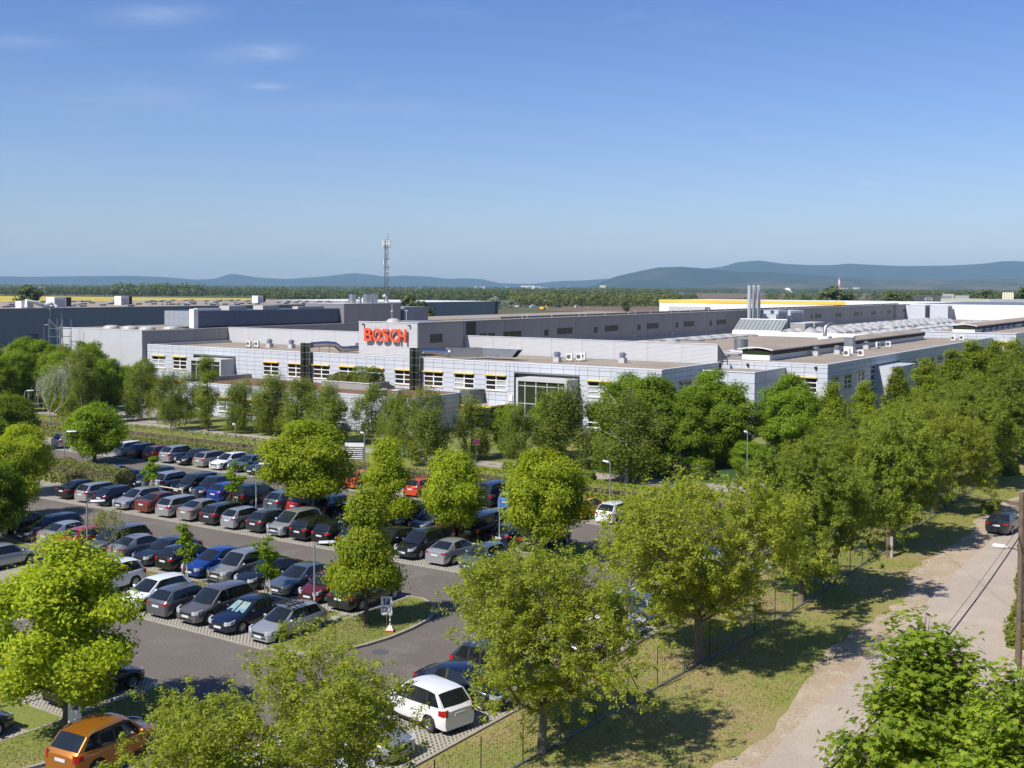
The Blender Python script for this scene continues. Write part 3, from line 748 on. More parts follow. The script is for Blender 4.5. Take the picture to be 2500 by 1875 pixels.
sign = thing('letter_sign', 'big red raised letters spelling the company name on the ribbed tower', 'sign', (0, 0, 0))
x = -108.62
for ch, w in (('B', 1.40), ('O', 1.52), ('S', 1.36), ('C', 1.40), ('H', 1.38)):
    cu = bpy.data.curves.new('letter', 'FONT'); cu.body = ch; cu.size = 2.55; cu.extrude = 0.14; cu.offset = 0.045; cu.resolution_u = 4
    tmp = bpy.data.objects.new('letter', cu)
    me = bpy.data.meshes.new_from_object(tmp); bpy.data.objects.remove(tmp)
    co = np.empty(len(me.vertices) * 3); me.vertices.foreach_get('co', co); co = co.reshape(-1, 3)
    mn, mx = co.min(0), co.max(0)
    n_ = np.empty_like(co)
    n_[:, 0] = (co[:, 0] - mn[0]) / (mx[0] - mn[0]) * w
    n_[:, 2] = (co[:, 1] - mn[1]) / (mx[1] - mn[1]) * 1.86
    n_[:, 1] = -co[:, 2]
    me.vertices.foreach_set('co', n_.ravel()); me.materials.clear(); me.materials.append(M['red']); me.update()
    link('letter', me, sign, loc=(x, 123.72, 10.06))
    x += w + 0.15
b = MB()
for i in range(10): b.box(-108.3 + i * 0.8, -108.22 + i * 0.8, 123.86, 124.14, 10.9, 10.98)
b.obj('bracket', M['signdark'], sign)

hall = thing('production_hall', 'long dark grey clad hall wall with small windows behind the red letters', 'building')
UD = -99.3
fd = SIDE(UD)
wins = [(126.9, 129.8, 9.9, 11.2), (139.0, 140.8, 9.9, 10.9), (141.2, 143.0, 9.9, 10.9), (145.3, 150.3, 9.9, 11.0)]
v_ = 157.2
for k in range(0, 5): wins += [(157.1 + 16.3 * k, 158.4 + 16.3 * k, 9.9, 10.95), (161.1 + 16.2 * k, 166.1 + 16.2 * k, 10.0, 11.1)]
wins += [(285, 286.4, 10.0, 11.1), (288.3, 293.3, 10.1, 11.2), (304.6, 309.8, 10.1, 11.2), (320.8, 325.7, 10.1, 11.2), (327.2, 328.4, 10.1, 11.2), (337.4, 342.3, 10.1, 11.2), (347.5, 348.6, 10.1, 11.2), (353.9, 358.2, 10.1, 11.2), (371, 373.5, 10.4, 11.4)]
b = MB(); b.box(-104.6, UD - 0.07, 135.5, 381, 0, 12.7); b.obj('wall', M['core'], hall)
A_ = [124.2, 134.9] + [140.3 + 5.35 * k for k in range(45)] + [381.0]
cells = []
for a0, a1 in zip(A_, A_[1:]): cells.append((a0, a1, 8.1, 12.74))
clad(hall, fd, cells, M['darkwall'], thick=0.07, gap=0.05, name='cladding_sheet')
for i, (a0, a1, z0, z1) in enumerate(wins):
    b = MB(); fd.box(b, a0, a1, z0, z1, 0.075, 0.10); o_ = b.obj('window', M['dgrey'], hall)
    n = 1 if a1 - a0 < 2.5 else 3
    for k in range(n):
        w = (a1 - a0) / n
        b = MB(); fd.box(b, a0 + w * k + 0.08, a0 + w * (k + 1) - 0.08, z0 + 0.08, z1 - 0.08, 0.10, 0.106); b.obj('pane', M['oliveglass'], o_)
b = MB(); fd.box(b, 135.5, 138.0, 10.7, 12.7, 0.075, 0.09); fd.box(b, 360.5, 363.5, 8.3, 12.7, 0.075, 0.09); b.obj('stair_glazing', M['oliveglass'], hall)
MB().box(-104.5, UD - 0.4, 135.6, 380.8, 12.71, 12.78).obj('roof', M['roof'], hall)
b = MB(); fd.box(b, 124.4, 381.0, 12.79, 12.90, -0.35, 0.12); b.obj('coping', M['palegrey'], hall)
b = MB()
for k in range(26): b.cyl(UD - 0.9, 152 + 9 * k, 12.78, 13.45, 0.05, 0.05, 5)
for k in range(12): b.cyl(UD - 3.2, 157 + 19 * k, 12.78, 13.6, 0.05, 0.05, 5)
b.obj('roof_stub', M['palegrey'], hall)
b = MB(); b.box(UD - 4.0, UD - 3.7, 150, 380, 12.78, 13.1); b.obj('roof_rib', M['core'], hall)
b = MB(); fd.box(b, 140, 381, 8.1, 8.45, 0.075, 0.35); b.obj('base_upstand', M['palegrey'], hall)
b = MB()
for k in range(10): fd.box(b, 172 + 16 * k, 172.25 + 16 * k, 8.5, 9.05, 0.08, 0.3)
b.obj('downpipe', M['white'], hall)

low = thing('low_roof_hall', 'broad low hall with sand coloured roof and rows of rooflights right of the dark wall', 'building')
MB().box(UD + 0.1, -61.0, 135.6, 383, 0, 8.0).obj('wall', M['core'], low)
MB().box(UD + 0.11, -60.6, 135.61, 382.9, 8.01, 8.08).obj('roof', M['roof'], low)
b = MB(); b.box(-68, -67.4, 236, 382, 8.09, 8.9); b.box(-88.4, -60.6, 222.5, 223.3, 8.09, 9.0); b.obj('upstand', M['white'], low)
wing = thing('side_wing', 'grey blue panelled wing whose shaded long side runs behind the conical trees', 'building')
VR, UR = 139.4, -46.3
fw_, sw_ = FRONT(VR), SIDE(UR)
fh = [(-50.9, -47.6, 4.84, 6.70), (-50.9, -47.6, 1.12, 2.98)]
svs = [140.8, 146.1, 151.5] + [173.3 + 5.4 * k for k in range(12)]
shh = [(s_, s_ + 3.0, 4.84, 6.70) for s_ in svs] + [(s_, s_ + 3.0, 1.12, 2.98) for s_ in svs[:9]] + [(157.5, 172.3, 0, 7.1)]
W_ = MB(); W_.box(-60.5, UR - 0.35, VR + 0.35, 238.3, 0, 8.0); W_.obj('wall', M['core'], wing)
def wall_with_holes(b, fr, a0, a1, z1, hs, n0):
    A2 = sorted({a0, a1} | {x for h in hs for x in h[:2] if a0 < x < a1})
    for x0, x1 in zip(A2, A2[1:]):
        z_ = 0.0
        for a, c in sorted([(h[2], h[3]) for h in hs if h[0] < (x0 + x1) / 2 < h[1]]):
            if a > z_: fr.box(b, x0, x1, z_, a, n0, 0)
            z_ = max(z_, c)
        fr.box(b, x0, x1, z_, z1, n0, 0)
b = MB(); wall_with_holes(b, fw_, -60.5, UR, 8.35, fh, -0.34); wall_with_holes(b, sw_, VR + 0.34, 238.3, 8.35, shh, -0.34); b.obj('outer_wall', M['core'], wing)
clad(wing, fw_, grid(-60.4, UR + 0.04, 0.3, 8.355, 5 / 3, 0.62, -50.9, 6.70, fh), M['panel'])
clad(wing, sw_, grid(VR + 0.01, 238.3, 0.3, 8.355, 5.4, 0.62, 146.1, 6.70, shh), M['panel'])
for i, h in enumerate(fh): window(wing, fw_, *h, seed=90 + i)
for i, h in enumerate(shh[:-1]): window(wing, sw_, *h, seed=100 + i, sill=(i < 15))
MB().box(-60.4, UR - 0.36, VR + 0.36, 238.2, 8.01, 8.07).obj('roof', M['roof'], wing)
b = MB(); fw_.box(b, -60.5, UR + 0.08, 8.36, 8.48, -0.34, 0.09); sw_.box(b, VR + 0.35, 238.3, 8.36, 8.48, -0.30, 0.08); b.obj('coping', M['coping'], wing)
b = MB(); b.box(UR - 0.3, -43.4, 160.2, 161.0, 0, 7.1); b.box(UR - 0.3, -43.4, 169.2, 170.0, 0, 7.1); b.box(UR - 0.3, -43.4, 161.0, 169.2, 6.5, 7.1); b.box(-44.0, -43.41, 161.0, 169.2, 0, 6.5); b.obj('portal', M['panel'], wing)
b = MB(); sw_.box(b, 157.5, 172.3, 0, 7.1, -0.33, -0.30); b.obj('recess', M['dgrey'], wing)
b = MB(); sw_.box(b, 157.7, 160.0, 3.0, 6.9, -0.295, -0.28); b.obj('pane', M['greenglass'], wing)
b = MB()
for z in (4.2, 5.1, 6.0, 6.7): sw_.box(b, 157.6, 160.1, z, z + 0.12, -0.28, -0.2)
b.obj('glazing_bar', M['frame'], wing)
for x_ in (-56.9, -47.9): b = MB(); fw_.box(b, x_, x_ + 0.3, 7.85, 8.15, 0.06, 0.3); b.obj('wall_camera', M['black'], wing)

lk = thing('link_block', 'small flat roofed silver link block between office block and side wing', 'building')
MB().box(-58.6, -51.75, 129.15, VR - 0.1, 0, 7.4).obj('wall', M['core'], lk)
MB().box(-58.5, -51.8, 129.2, VR - 0.1, 7.41, 7.46).obj('roof', M['roof'], lk)
b = MB(); b.box(-58.64, -51.64, 129.02, 129.3, 7.75, 7.88); b.box(-51.9, -51.64, 129.3, VR - 0.1, 7.75, 7.88); b.obj('coping', M['coping'], lk)
b = MB(); b.box(-58.6, -51.75, 129.15, 129.28, 7.41, 7.745); b.box(-51.88, -51.75, 129.28, VR - 0.1, 7.41, 7.745); b.obj('parapet', M['core'], lk)
clad(lk, FRONT(129.15), grid(-58.6, -51.7, 0.3, 7.745, 3.45, 1.24, -58.6, 7.745, [(-58.2, -57.0, 2, 6.6)]), M['panel'])
clad(lk, SIDE(-51.75), grid(129.16, VR - 0.1, 0.3, 7.745, 3.4, 1.24, 129.15, 7.745), M['panel'])
b = MB()
for k in range(5): FRONT(129.15).box(b, -58.1, -57.05, 2.2 + 0.9 * k, 3.0 + 0.9 * k, -0.01, 0.01)
b.obj('pane', M['glass'], lk)

wing2 = thing('far_wing', 'second silver wing with yellow window blind behind the roof of the side wing', 'building')
b = MB(); b.box(-60.3, -42.1, 238.6, 372, 0, 8.9); b.obj('wall', M['core'], wing2)
MB().box(-60.2, -42.2, 238.8, 371.8, 8.91, 8.97).obj('roof', M['roof'], wing2)
b = MB(); b.box(-60.3, -41.98, 238.42, 238.8, 9.2, 9.34); b.box(-42.3, -41.98, 238.8, 372, 9.2, 9.34); b.obj('coping', M['coping'], wing2)
clad(wing2, FRONT(238.6), grid(-60.3, -42.05, 0.3, 9.19, 5 / 3, 0.9, -46, 7.6, [(-45.8, -42.9, 4.9, 7.5)]), M['panel'], keep=120)
clad(wing2, SIDE(-42.1), grid(238.62, 372, 0.3, 9.19, 8, 0.9, 238.6, 7.6), M['panel'], keep=120)
window(wing2, FRONT(238.55), -45.8, -42.9, 4.9, 7.5, seed=200)

# rooflights in rows, the monitor roofs, the lean-to glazing
def dome_mesh(w, l_, h):
    b = MB(); n = 6; mseg = 6
    b.box(-w / 2, w / 2, 0, l_, 0, 0.25, 1)
    for i in range(n + 1):
        for j in range(mseg + 1):
            a = i / n; c = j / mseg
            b.v.append(((a - 0.5) * w * 0.94, (0.03 + 0.94 * c) * l_, 0.25 + h * math.sin(math.pi * a) ** 0.6 * math.sin(math.pi * c) ** 0.6))
    o = 8
    for i in range(n):
        for j in range(mseg):
            k = o + i * (mseg + 1) + j
            b.f.append([k, k + mseg + 1, k + mseg + 2, k + 1]); b.m.append(0)
    return b
dm = dome_mesh(3.0, 5.0, 0.75).mesh('rooflight', [M['dome'], M['palegrey']], 60)
dmf = dome_mesh(2.6, 2.6, 0.28).mesh('rooflight', [M['dome'], M['galv']], 60)
for r_, (u, v0, v1, stp, flat) in enumerate(((-92.5, 152, 222, 5.2, 1), (-89.2, 156, 222, 5.2, 1), (-68.6, 141, 178, 5.2, 1), (-66, 144, 200, 5.6, 1), (-88.5, 238, 372, 6.2, 0), (-84.3, 240, 366, 6.2, 0), (-80.0, 242, 350, 6.2, 0), (-71, 236, 345, 6.4, 0), (-64.5, 244, 330, 6.4, 0), (-51.5, 250, 360, 6.4, 0))):
    v_ = v0; k = 0
    while v_ < v1:
        if not (k % 7 == 6):
            z = 8.09 if u > -95 and u < -60.6 else 8.98
            tag(link('rooflight', dmf if flat else dm, None, loc=(u, v_, z)), 'flat grey rooflight in rows on the sand coloured roof' if flat else ('pale domed rooflight in the long rows beside the far end of the dark wall' if z < 8.5 else 'pale domed rooflight on the second wing'), 'rooflight', 'flat rooflights' if flat else ('domed rooflights' if z < 8.5 else 'domed rooflights of the far wing'))
        v_ += stp; k += 1
def monitor(u0, u1, v0, v1, zr, lab):
    t = thing('roof_monitor', lab, 'rooflight')
    b = MB(); b.box(u0 + 0.5, u1 - 0.5, v0 + 0.3, v1, zr, zr + 0.7); b.obj('curb', M['white'], t)
    b = MB(); b.box(u0 + 0.55, u1 - 0.55, v0 + 0.35, v1 - 0.05, zr + 0.7, zr + 1.35); b.obj('glazing', M['greenglass'], t)
    n = 8; b = MB()
    for i in range(n + 1):
        a = i / n; x = u0 + (u1 - u0) * a; z = zr + 1.36 + 0.32 * math.sin(math.pi * a)
        b.v += [(x, v0, z), (x, v1, z), (x, v0, z + 0.14), (x, v1, z + 0.14)]
    for i in range(n):
        k = 4 * i
        b.f += [[k, k + 1, k + 5, k + 4], [k + 2, k + 6, k + 7, k + 3], [k, k + 4, k + 6, k + 2]]; b.m += [0, 0, 1]
    b.f += [[0, 2, 3, 1], [4 * n, 4 * n + 1, 4 * n + 3, 4 * n + 2]]; b.m += [1, 1]
    b.obj('curved_cap', [M['roof'], M['white']], t)
    b = MB(); k = v0 + 0.5
    while k < v1: b.box(u1 - 0.53, u1 - 0.2, k, k + 0.25, zr + 0.75, zr + 1.38); k += 0.62
    b.obj('louvre', mat('louvre_brown', (0.10, 0.075, 0.045), 0.7), t, kind='stuff')
monitor(-61.6, -56.6, 147.5, 229, 8.08, 'long curved roof monitor with brown louvres above the side wing roof')
monitor(-55.5, -50.2, 243, 360, 8.98, 'far curved roof monitor on the second wing')
lean = thing('lean_to_glazing', 'sloping greenhouse like glazing by the three steel chimneys', 'rooflight')
La, Lb, Lc, Ld = Vector((-96.0, 229.5, 8.9)), Vector((-85.6, 227.4, 8.9)), Vector((-85.6, 231.0, 11.2)), Vector((-96.0, 233.0, 11.2))
La.y = Lb.y = 227.5; Lc.y = Ld.y = 231.2
MB().box(-96.2, -85.5, 227.2, 231.4, 8.09, 8.88).obj('curb', M['white'], lean)
for k in range(12):
    t0, t1 = k / 12 + 0.006, (k + 1) / 12 - 0.006
    b = MB(); b.quad(La.lerp(Lb, t0), La.lerp(Lb, t1), Ld.lerp(Lc, t1), Ld.lerp(Lc, t0)); b.obj('pane', M['solar'] if 0 else mat('lean_glass', (0.20, 0.225, 0.22), 0.3, spec=0.4) if 'lean_glass' not in MT else MT['lean_glass'], lean)
b = MB()
for k in range(13): b.tube([La.lerp(Lb, k / 12) + Vector((0, -0.02, 0.02)), Ld.lerp(Lc, k / 12) + Vector((0, -0.02, 0.02))], 0.05, 4)
b.tube([Ld, Lc], 0.14, 4); b.tube([La, Lb], 0.10, 4); b.tube([Lc, (Lc.x, Lc.y, 8.9)], 0.08, 4); b.tube([(Lc.x, Lc.y - 1.2, 10.4), (Lc.x, Lc.y - 1.2, 8.9)], 0.05, 4)
b.obj('glazing_bar', M['white'], lean)
for k in range(3):
    b = MB(); v_ = 236.5 + 2.7 * k; b.cyl(-96.2, v_, 8.1, 18.5, 0.42, 0.42, 14); c_ = b.obj('chimney', MT.get('chimney_steel') or mat('chimney_steel', (0.55, 0.56, 0.57), 0.4, 0.3), smooth=40)
    tag(c_, 'tall steel chimney rising behind the sloping glazing, ' + ('leftmost', 'middle', 'rightmost')[k] + ' of the three', 'chimney', 'three steel chimneys')
b = MB()
for k in range(20):
    for j in range(2): b.box(-96.23, -96.17, 236.9 + 2.7 * j, 238.8 + 2.7 * j, 8.6 + k * 0.5, 8.66 + k * 0.5)
for j in range(2): b.cyl(-96.2, 237.5 + 2.7 * j, 8.1, 18.2, 0.05, 0.05, 4); b.cyl(-96.2, 238.2 + 2.7 * j, 8.1, 18.2, 0.05, 0.05, 4)
tag(b.obj('chimney_ladder', M['galv']), 'steel rung ladders between the three chimneys', 'ladder')
for (u0, u1, v0, v1, z1, lab, mt) in ((-96, -92.5, 243.0, 244.8, 12.0, 'low pale roof plant box right of the chimneys', 'panel'), (-97, -93.5, 247, 253, 12.8, 'tall pale roof plant box against the dark wall', 'panel'), (-97, -93.3, 254.2, 263, 12.6, 'wide slate roof plant box beside the tall pale one', 'panel'), (-92, -88.5, 250.5, 256, 9.9, 'dark low plant box in front of the tall pale one', 'darkwall'), (-92, -88.5, 257, 264, 9.9, 'second dark low plant box on the sand coloured roof', 'darkwall'),
        (-99, -93, 374, 382, 12.6, 'white stair box at the far end of the dark wall', 'panel'), (-92, -86.5, 376, 382, 12.5, 'white plant box left of the tall white hall', 'panel'), (-101, -95, 376.5, 382.2, 10.4, 'low white box at the far corner of the dark wall', 'white')):
    t = thing('plant_box', lab, 'roof plant'); MB().box(u0, u1, v0, v1, 8.09, z1).obj('casing', M[mt], t)
    b = MB(); b.box(u0 - 0.05, u1 + 0.05, v0 - 0.05, v1 + 0.05, z1, z1 + 0.08); b.obj('lid', M['coping'], t)
    b = MB(); b.box(u1, u1 + 0.03, v0 + 0.4, v1 - 0.4, 8.6, z1 - 0.5); b.obj('vent_panel', M['bluewall'], t)

# ---- slate hall on the left with the solar block and the machine room
left = thing('slate_hall', 'pale ribbed hall front with a long dark side wall left of the office block', 'building')
UL, VL = -149.8, 117.4
MB().box(-171.0, UL - 0.05, VL + 0.06, 300, 0, 10.5).obj('wall', M['core'], left)
corr_wall(left, -170.9, UL, VL + 0.06, 0.1, 10.62, 5.25)
cl = SIDE(UL - 0.05)
clad(left, cl, [(VL + 0.08 + 5.3 * k, VL + 0.08 + 5.3 * (k + 1), 0.2 if k == 0 else 8.1, 10.6) for k in range(14)], M['darkwall'], name='cladding_sheet', thick=0.05)
MB().box(-170.9, UL - 0.06, VL + 0.1, 299.8, 10.51, 10.58).obj('roof', M['roof'], left)
b = MB(); b.box(-171.05, UL + 0.05, VL - 0.03, VL + 0.25, 10.63, 10.72); b.box(UL - 0.25, UL + 0.05, VL + 0.25, 300, 10.63, 10.72); b.obj('coping', M['coping'], left)
MB().box(UL, UL + 0.9, V0 + 1.2, 135.2, 8.1, 8.5).obj('upstand', M['palegrey'], left)
b = MB(); b.box(UL + 0.1, -104.7, 135.5, 372, 0, 8.0); b.obj('back_hall', M['core'], left)
MB().box(UL + 0.11, -104.7, 135.5, 372, 8.01, 8.06).obj('back_roof', M['roof'], left)
for k, (u, v) in enumerate(((-163, 121.5), (-158.5, 121.8), (-154.3, 122), (-152.6, 125.5))):
    b = MB(); b.lathe([(1.35, 0), (1.3, 0.3), (0.9, 0.5), (0, 0.58)], 12, cen=(u, v, 10.58)); tag(b.obj('rooflight', M['dome'], smooth=60), 'round white dome on the slate hall roof, ' + ('leftmost', 'second from left', 'third from left', 'rightmost')[k] + ' of four', 'rooflight', 'round domes')
sol = thing('solar_block', 'long rooftop block clad in blue solar glass', 'building')
US, VS = -150.9, 128.8
MB().box(-158.4, US - 0.05, VS + 0.05, 164.5, 10.9, 13.55).obj('wall', M['dgrey'], sol)
fsd, fsf = SIDE(US - 0.05), FRONT(VS + 0.05)
meS = {}
for row in range(2):
    for k in range(26):
        a0 = VS + 0.9 + k * 1.37; z0 = 11.0 + row * 1.28
        if 'x' not in meS: b = MB(); Fr((0, 0), (0, 1), (1, 0)).box(b, 0.012, 1.36, 0.012, 1.26, 0, 0.04); meS['x'] = b.mesh('solar_panel', M['solar'])
        link('solar_panel', meS['x'], sol, loc=fsd.p(a0, z0, 0.001))
    for k in range(5):
        a0 = -158.4 + k * 1.26; z0 = 11.0 + row * 1.28
        if 'y' not in meS: b = MB(); Fr((0, 0), (1, 0), (0, -1)).box(b, 0.012, 1.25, 0.012, 1.26, 0, 0.04); meS['y'] = b.mesh('solar_panel', M['solarlit'])
        link('solar_panel', meS['y'], sol, loc=fsf.p(a0, z0, 0.001))
MB().box(-152.0, US + 0.05, VS - 0.06, VS + 0.88, 10.7, 13.9).obj('corner_pillar', M['white'], sol)
MB().box(-152.0, US - 0.2, VS + 0.89, 135.0, 13.56, 14.0).obj('roof_beam', M['white'], sol)
b = MB(); b.box(-155, -152.5, 138, 142, 13.56, 14.3); b.box(-155, -152.5, 146, 150, 13.56, 14.3); b.box(-154, -152.6, 155, 162, 13.56, 14.0); b.obj('roof_hatch', M['palegrey'], sol)
mr_ = thing('machine_room', 'dark grey rooftop machine room with three steel vent drums on it', 'building')
MB().box(-160, UL - 0.06, 164.6, 181.8, 10.59, 14.4).obj('wall', M['core'], mr_)
clad(mr_, SIDE(UL - 0.06), [(164.6 + 4.3 * k, 164.6 + 4.3 * (k + 1), 10.6, 14.4) for k in range(4)], M['darkwall'], name='cladding_sheet')
MB().box(-160, UL, 164.55, 181.85, 14.41, 14.48).obj('coping', M['palegrey'], mr_)
MB().box(-160, UL - 0.06, 183.0, 191, 8.1, 13.6).obj('annex_wall', M['bluewall'], mr_)
for k, v in enumerate((170.6, 174.9, 177.2)):
    b = MB(); b.lathe([(0.75, 0), (0.75, 1.75), (0.7, 1.8), (0, 1.8)], 16, cen=(-153, v, 14.48)); tag(b.obj('vent_drum', M['steel'], smooth=40), 'shiny steel vent drum on the dark machine room, ' + ('leftmost', 'middle', 'rightmost')[k] + ' of three', 'vent', 'vent drums')
b = MB(); b.tube([(-152.6, 172.6, 14.5), (-152.6, 172.6, 15.2), (-152.6, 172.1, 15.5), (-152.6, 171.8, 15.3)], 0.22, 8); b.tube([(-152.6, 180.6, 14.5), (-152.6, 180.6, 15.6), (-152.6, 180.0, 16.0), (-152.6, 179.6, 15.7)], 0.25, 8)
tag(b.obj('gooseneck_vent', M['white'], smooth=50), 'white gooseneck vent pipes on the machine room roof', 'vent')

# ---- far halls
def far_hall(name, lab, u0, u1, v0, v1, h, mt, roofm='roof', vis=None):
    t = thing(name, lab, 'building')
    MB().box(u0 + 0.06, u1 - 0.06, v0 + 0.06, v1, 0, h - 0.15).obj('wall', M['core'], t)
    cells = []
    n = int((v1 - v0) / 8)
    clad(t, SIDE(u1 - 0.06), [(v0 + 0.1 + 8 * k, v0 + 0.1 + 8 * (k + 1), 0.1, h) for k in range(n)], mt, name='cladding_sheet')
    n = int((u1 - u0) / 8)
    clad(t, FRONT(v0 + 0.06), [(u0 + 8 * k, u0 + 8 * (k + 1), 0.1, h) for k in range(n)], mt, name='cladding_sheet')
    MB().box(u0 + 0.1, u1 - 0.12, v0 + 0.12, v1 - 0.1, h - 0.14, h - 0.06).obj('roof', M[roofm], t)
    return t
fh1 = far_hall('far_hall', 'huge slate blue hall at the far left with white roof units', -425, -303, 130, 372, 10.9, M['bluewall'])
b = MB(); b.box(-303.02, -302.9, 196.5, 200.5, 0, 3.3); b.obj('dock_door', M['dgrey'], fh1)
b = MB(); b.box(-303.0, -302.8, 204.2, 204.5, 0, 10.9); b.obj('downpipe', M['palegrey'], fh1)
random.seed(8)
for k in range(170):
    u = random.uniform(-418, -308); v = random.uniform(165, 368)
    if k == 0: b = MB(); b.box(-0.9, 0.9, -1.3, 1.3, 0, 0.35); b.box(-0.95, 0.95, -1.35, 1.35, 0.35, 0.5, 1); me_u = b.mesh('rooflight', [M['core'], M['dome']])
    tag(link('rooflight', me_u, None, loc=(u, v, 10.84)), 'small boxy rooflight scattered on the roof of the far slate blue hall', 'rooflight', 'boxy rooflights of the far hall')
for (u, v, w, l_, h, lab) in ((-312, 212, 4.2, 6, 3.1, 'big white rooftop air unit near the left edge, with dark open end'), (-330, 250, 3.6, 4.6, 3.1, 'square white rooftop air unit second from the left'), (-335, 318, 3.2, 4.2, 2.9, 'small white rooftop air unit in the middle of the far hall roof'), (-318, 372 - 8, 3, 4, 2.2, 'low white rooftop air unit at the right end of the far hall roof')):
    t = thing('air_unit', lab, 'roof plant'); MB().box(u - w, u, v, v + l_ * 0.7, 10.85, 10.85 + h).obj('casing', M['white'], t)
    MB().box(u - w, u - 0.05, v + l_ * 0.7, v + l_, 11.2, 10.8 + h).obj('fan_end', M['black'], t)
    b = MB(); b.box(u, u + 0.05, v + 0.3, v + l_ * 0.6, 11.1, 10.6 + h * 0.8); b.obj('grille', M['palegrey'], t)
b = MB(); b.tube([(-308, 200, 11), (-308, 200, 13), (-308, 203, 12.4), (-308, 206, 11.4), (-309, 209, 12.2), (-308, 210, 11)], 0.55, 8); b.box(-312, -309, 199, 203, 10.85, 12.9)
tag(b.obj('roof_duct', M['white'], smooth=50), 'tangle of white ducts on the far hall roof by the left edge', 'duct')
fh2 = far_hall('far_hall', 'dark slate hall with white roof edge behind the machine room', -400, -305, 383, 442, 11.0, M['bluewall'], 'white')
b = MB(); b.box(-304.98, -304.8, 440, 441.5, 0, 11); b.obj('gate', M['black'], fh2)
fh3 = far_hall('white_hall', 'long bright white hall at the right edge behind the rooflights', -101, 40, 383, 470, 12.9, M['white'], 'galv')
fh4 = thing('yellow_trim_hall', 'white hall with a broad yellow band along its top, beyond the dark wall', 'building')
P4 = AX * 560 + RX * 72.4
x0, y0 = P4.x, P4.y
b = MB(); b.box(x0, x0 + 150, y0, y0 + 60, 0, 10.6); b.obj('wall', M['white'], fh4)
b = MB(); b.box(x0 - 0.1, x0 + 92, y0 - 0.15, y0 - 0.01, 10.4, 11.9); b.box(x0 - 0.1, x0, y0, y0 + 60, 10.4, 11.9); b.obj('yellow_band', M['yellow'], fh4)
b = MB(); b.box(x0 + 0.1, x0 + 150, y0 + 0.1, y0 + 60, 10.61, 11.7); b.obj('parapet', M['white'], fh4)
b = MB(); b.box(x0 + 8, x0 + 27, y0 - 6, y0 - 0.2, 0, 8.6); b.box(x0 + 52, x0 + 80, y0 - 6, y0 - 0.2, 0, 8.6); b.obj('grey_front', M['palegrey'], fh4)
b = MB()
for dx in (9, 15, 20): b.box(x0 + dx, x0 + dx + 2, y0 - 6.1, y0 - 5.99, 4.6, 6.6)
b.obj('window', M['glass'], fh4)
# factory with oval emblem, cream hall and silos
fl = thing('emblem_factory', 'dark grey far factory with a white oval emblem, at the right', 'building')
c0 = AX * 700 + RX * 250
def rbox(b, t0, t1, d, z0, z1, dep=18, mi=0):
    p = [AX * d + RX * (t0 * d), AX * d + RX * (t1 * d), AX * (d + dep) + RX * (t1 * d), AX * (d + dep) + RX * (t0 * d)]
    b.prism([(v.x, v.y) for v in p], z0, z1, mi); return b
rbox(MB(), 0.3576, 0.3765, 700, 0, 13.7).obj('wall', M['dgrey'], fl)
b = MB()
n = 28
for i in range(n):
    a0, a1 = 2 * math.pi * i / n, 2 * math.pi * (i + 1) / n
    P_ = [AX * 699.8 + RX * (0.3655 * 700 + math.cos(a) * 2.5 * s_) + Vector((0, 0, 11.3 + math.sin(a) * 1.45 * s_)) for a, s_ in ((a0, 1), (a1, 1), (a1, 0.86), (a0, 0.86))]
    b.quad(*P_)
pts = [(-1.7, -0.2), (-1.5, 0.8), (-1.3, -0.5), (-0.9, 0.3), (-0.7, -0.3), (-0.4, 0.3), (-0.1, -0.35), (0.1, 0.75), (0.2, -0.3), (0.55, 0.25), (0.75, -0.3), (1.1, 0.3), (1.3, -0.25), (1.7, 0.2)]
b.tube([AX * 699.75 + RX * (0.3655 * 700 + p) + Vector((0, 0, 11.25 + q_)) for p, q_ in pts], 0.13, 4)
b.obj('emblem', M['white'], fl)
b = MB(); rbox(b, 0.3766, 0.386, 704, 0, 13.2, 10); b.obj('side_wall', M['bluewall'], fl)
t = thing('cream_hall', 'cream coloured flat hall right of the oval emblem', 'building'); rbox(MB(), 0.3818, 0.4195, 690, 0, 11.7).obj('wall', M['sill'], t); rbox(MB(), 0.4196, 0.47, 690, 0, 11.6).obj('grey_wall', M['palegrey'], t)
b = MB(); rbox(b, 0.382, 0.388, 720, 0, 14.5, 8); rbox(b, 0.393, 0.401, 716, 0, 13.6, 8); b.obj('roof_plant', M['palegrey'], t)
for k in range(5):
    d = 700; p = AX * d + RX * ((0.4314 + 0.0020 * k) * d)
    b = MB(); b.lathe([(0.66, 0), (0.66, 15.2), (0.3, 15.9), (0, 16)], 10, cen=(p.x, p.y, 0)); tag(b.obj('silo', M['sill'], smooth=40), 'cream silo, ' + ('leftmost', 'second', 'middle', 'fourth', 'rightmost')[k] + ' in the row of five on the right skyline', 'silo', 'silos')
# landmarks on the plain
def slim(name, lab, cat, t_, d, r0, r1, h, bands):
    p = AX * d + RX * (t_ * d); o_ = thing(name, lab, cat)
    for k in range(bands):
        z0, z1 = h * k / bands, h * (k + 1) / bands
        b = MB(); b.cyl(p.x, p.y, z0, z1, r0 + (r1 - r0) * k / bands, r0 + (r1 - r0) * (k + 1) / bands, 10); b.obj('band', M['red'] if k % 3 == 2 else M['white'], o_)
slim('power_chimney', 'tall red and white banded chimney far off on the plain', 'chimney', 0.287, 5200, 5.2, 4.0, 66, 6)
t = thing('power_station', 'pale far off works at the foot of the banded chimney', 'building'); b = MB(); rbox(b, 0.2815, 0.2855, 5150, 0, 18, 40); rbox(b, 0.290, 0.2945, 5150, 0, 17, 40); rbox(b, 0.301, 0.305, 5150, 0, 20, 40); b.obj('wall', M['sill'], t)
t = thing('pyramid_hall', 'white tent shaped hall far off near the steel chimneys', 'building')
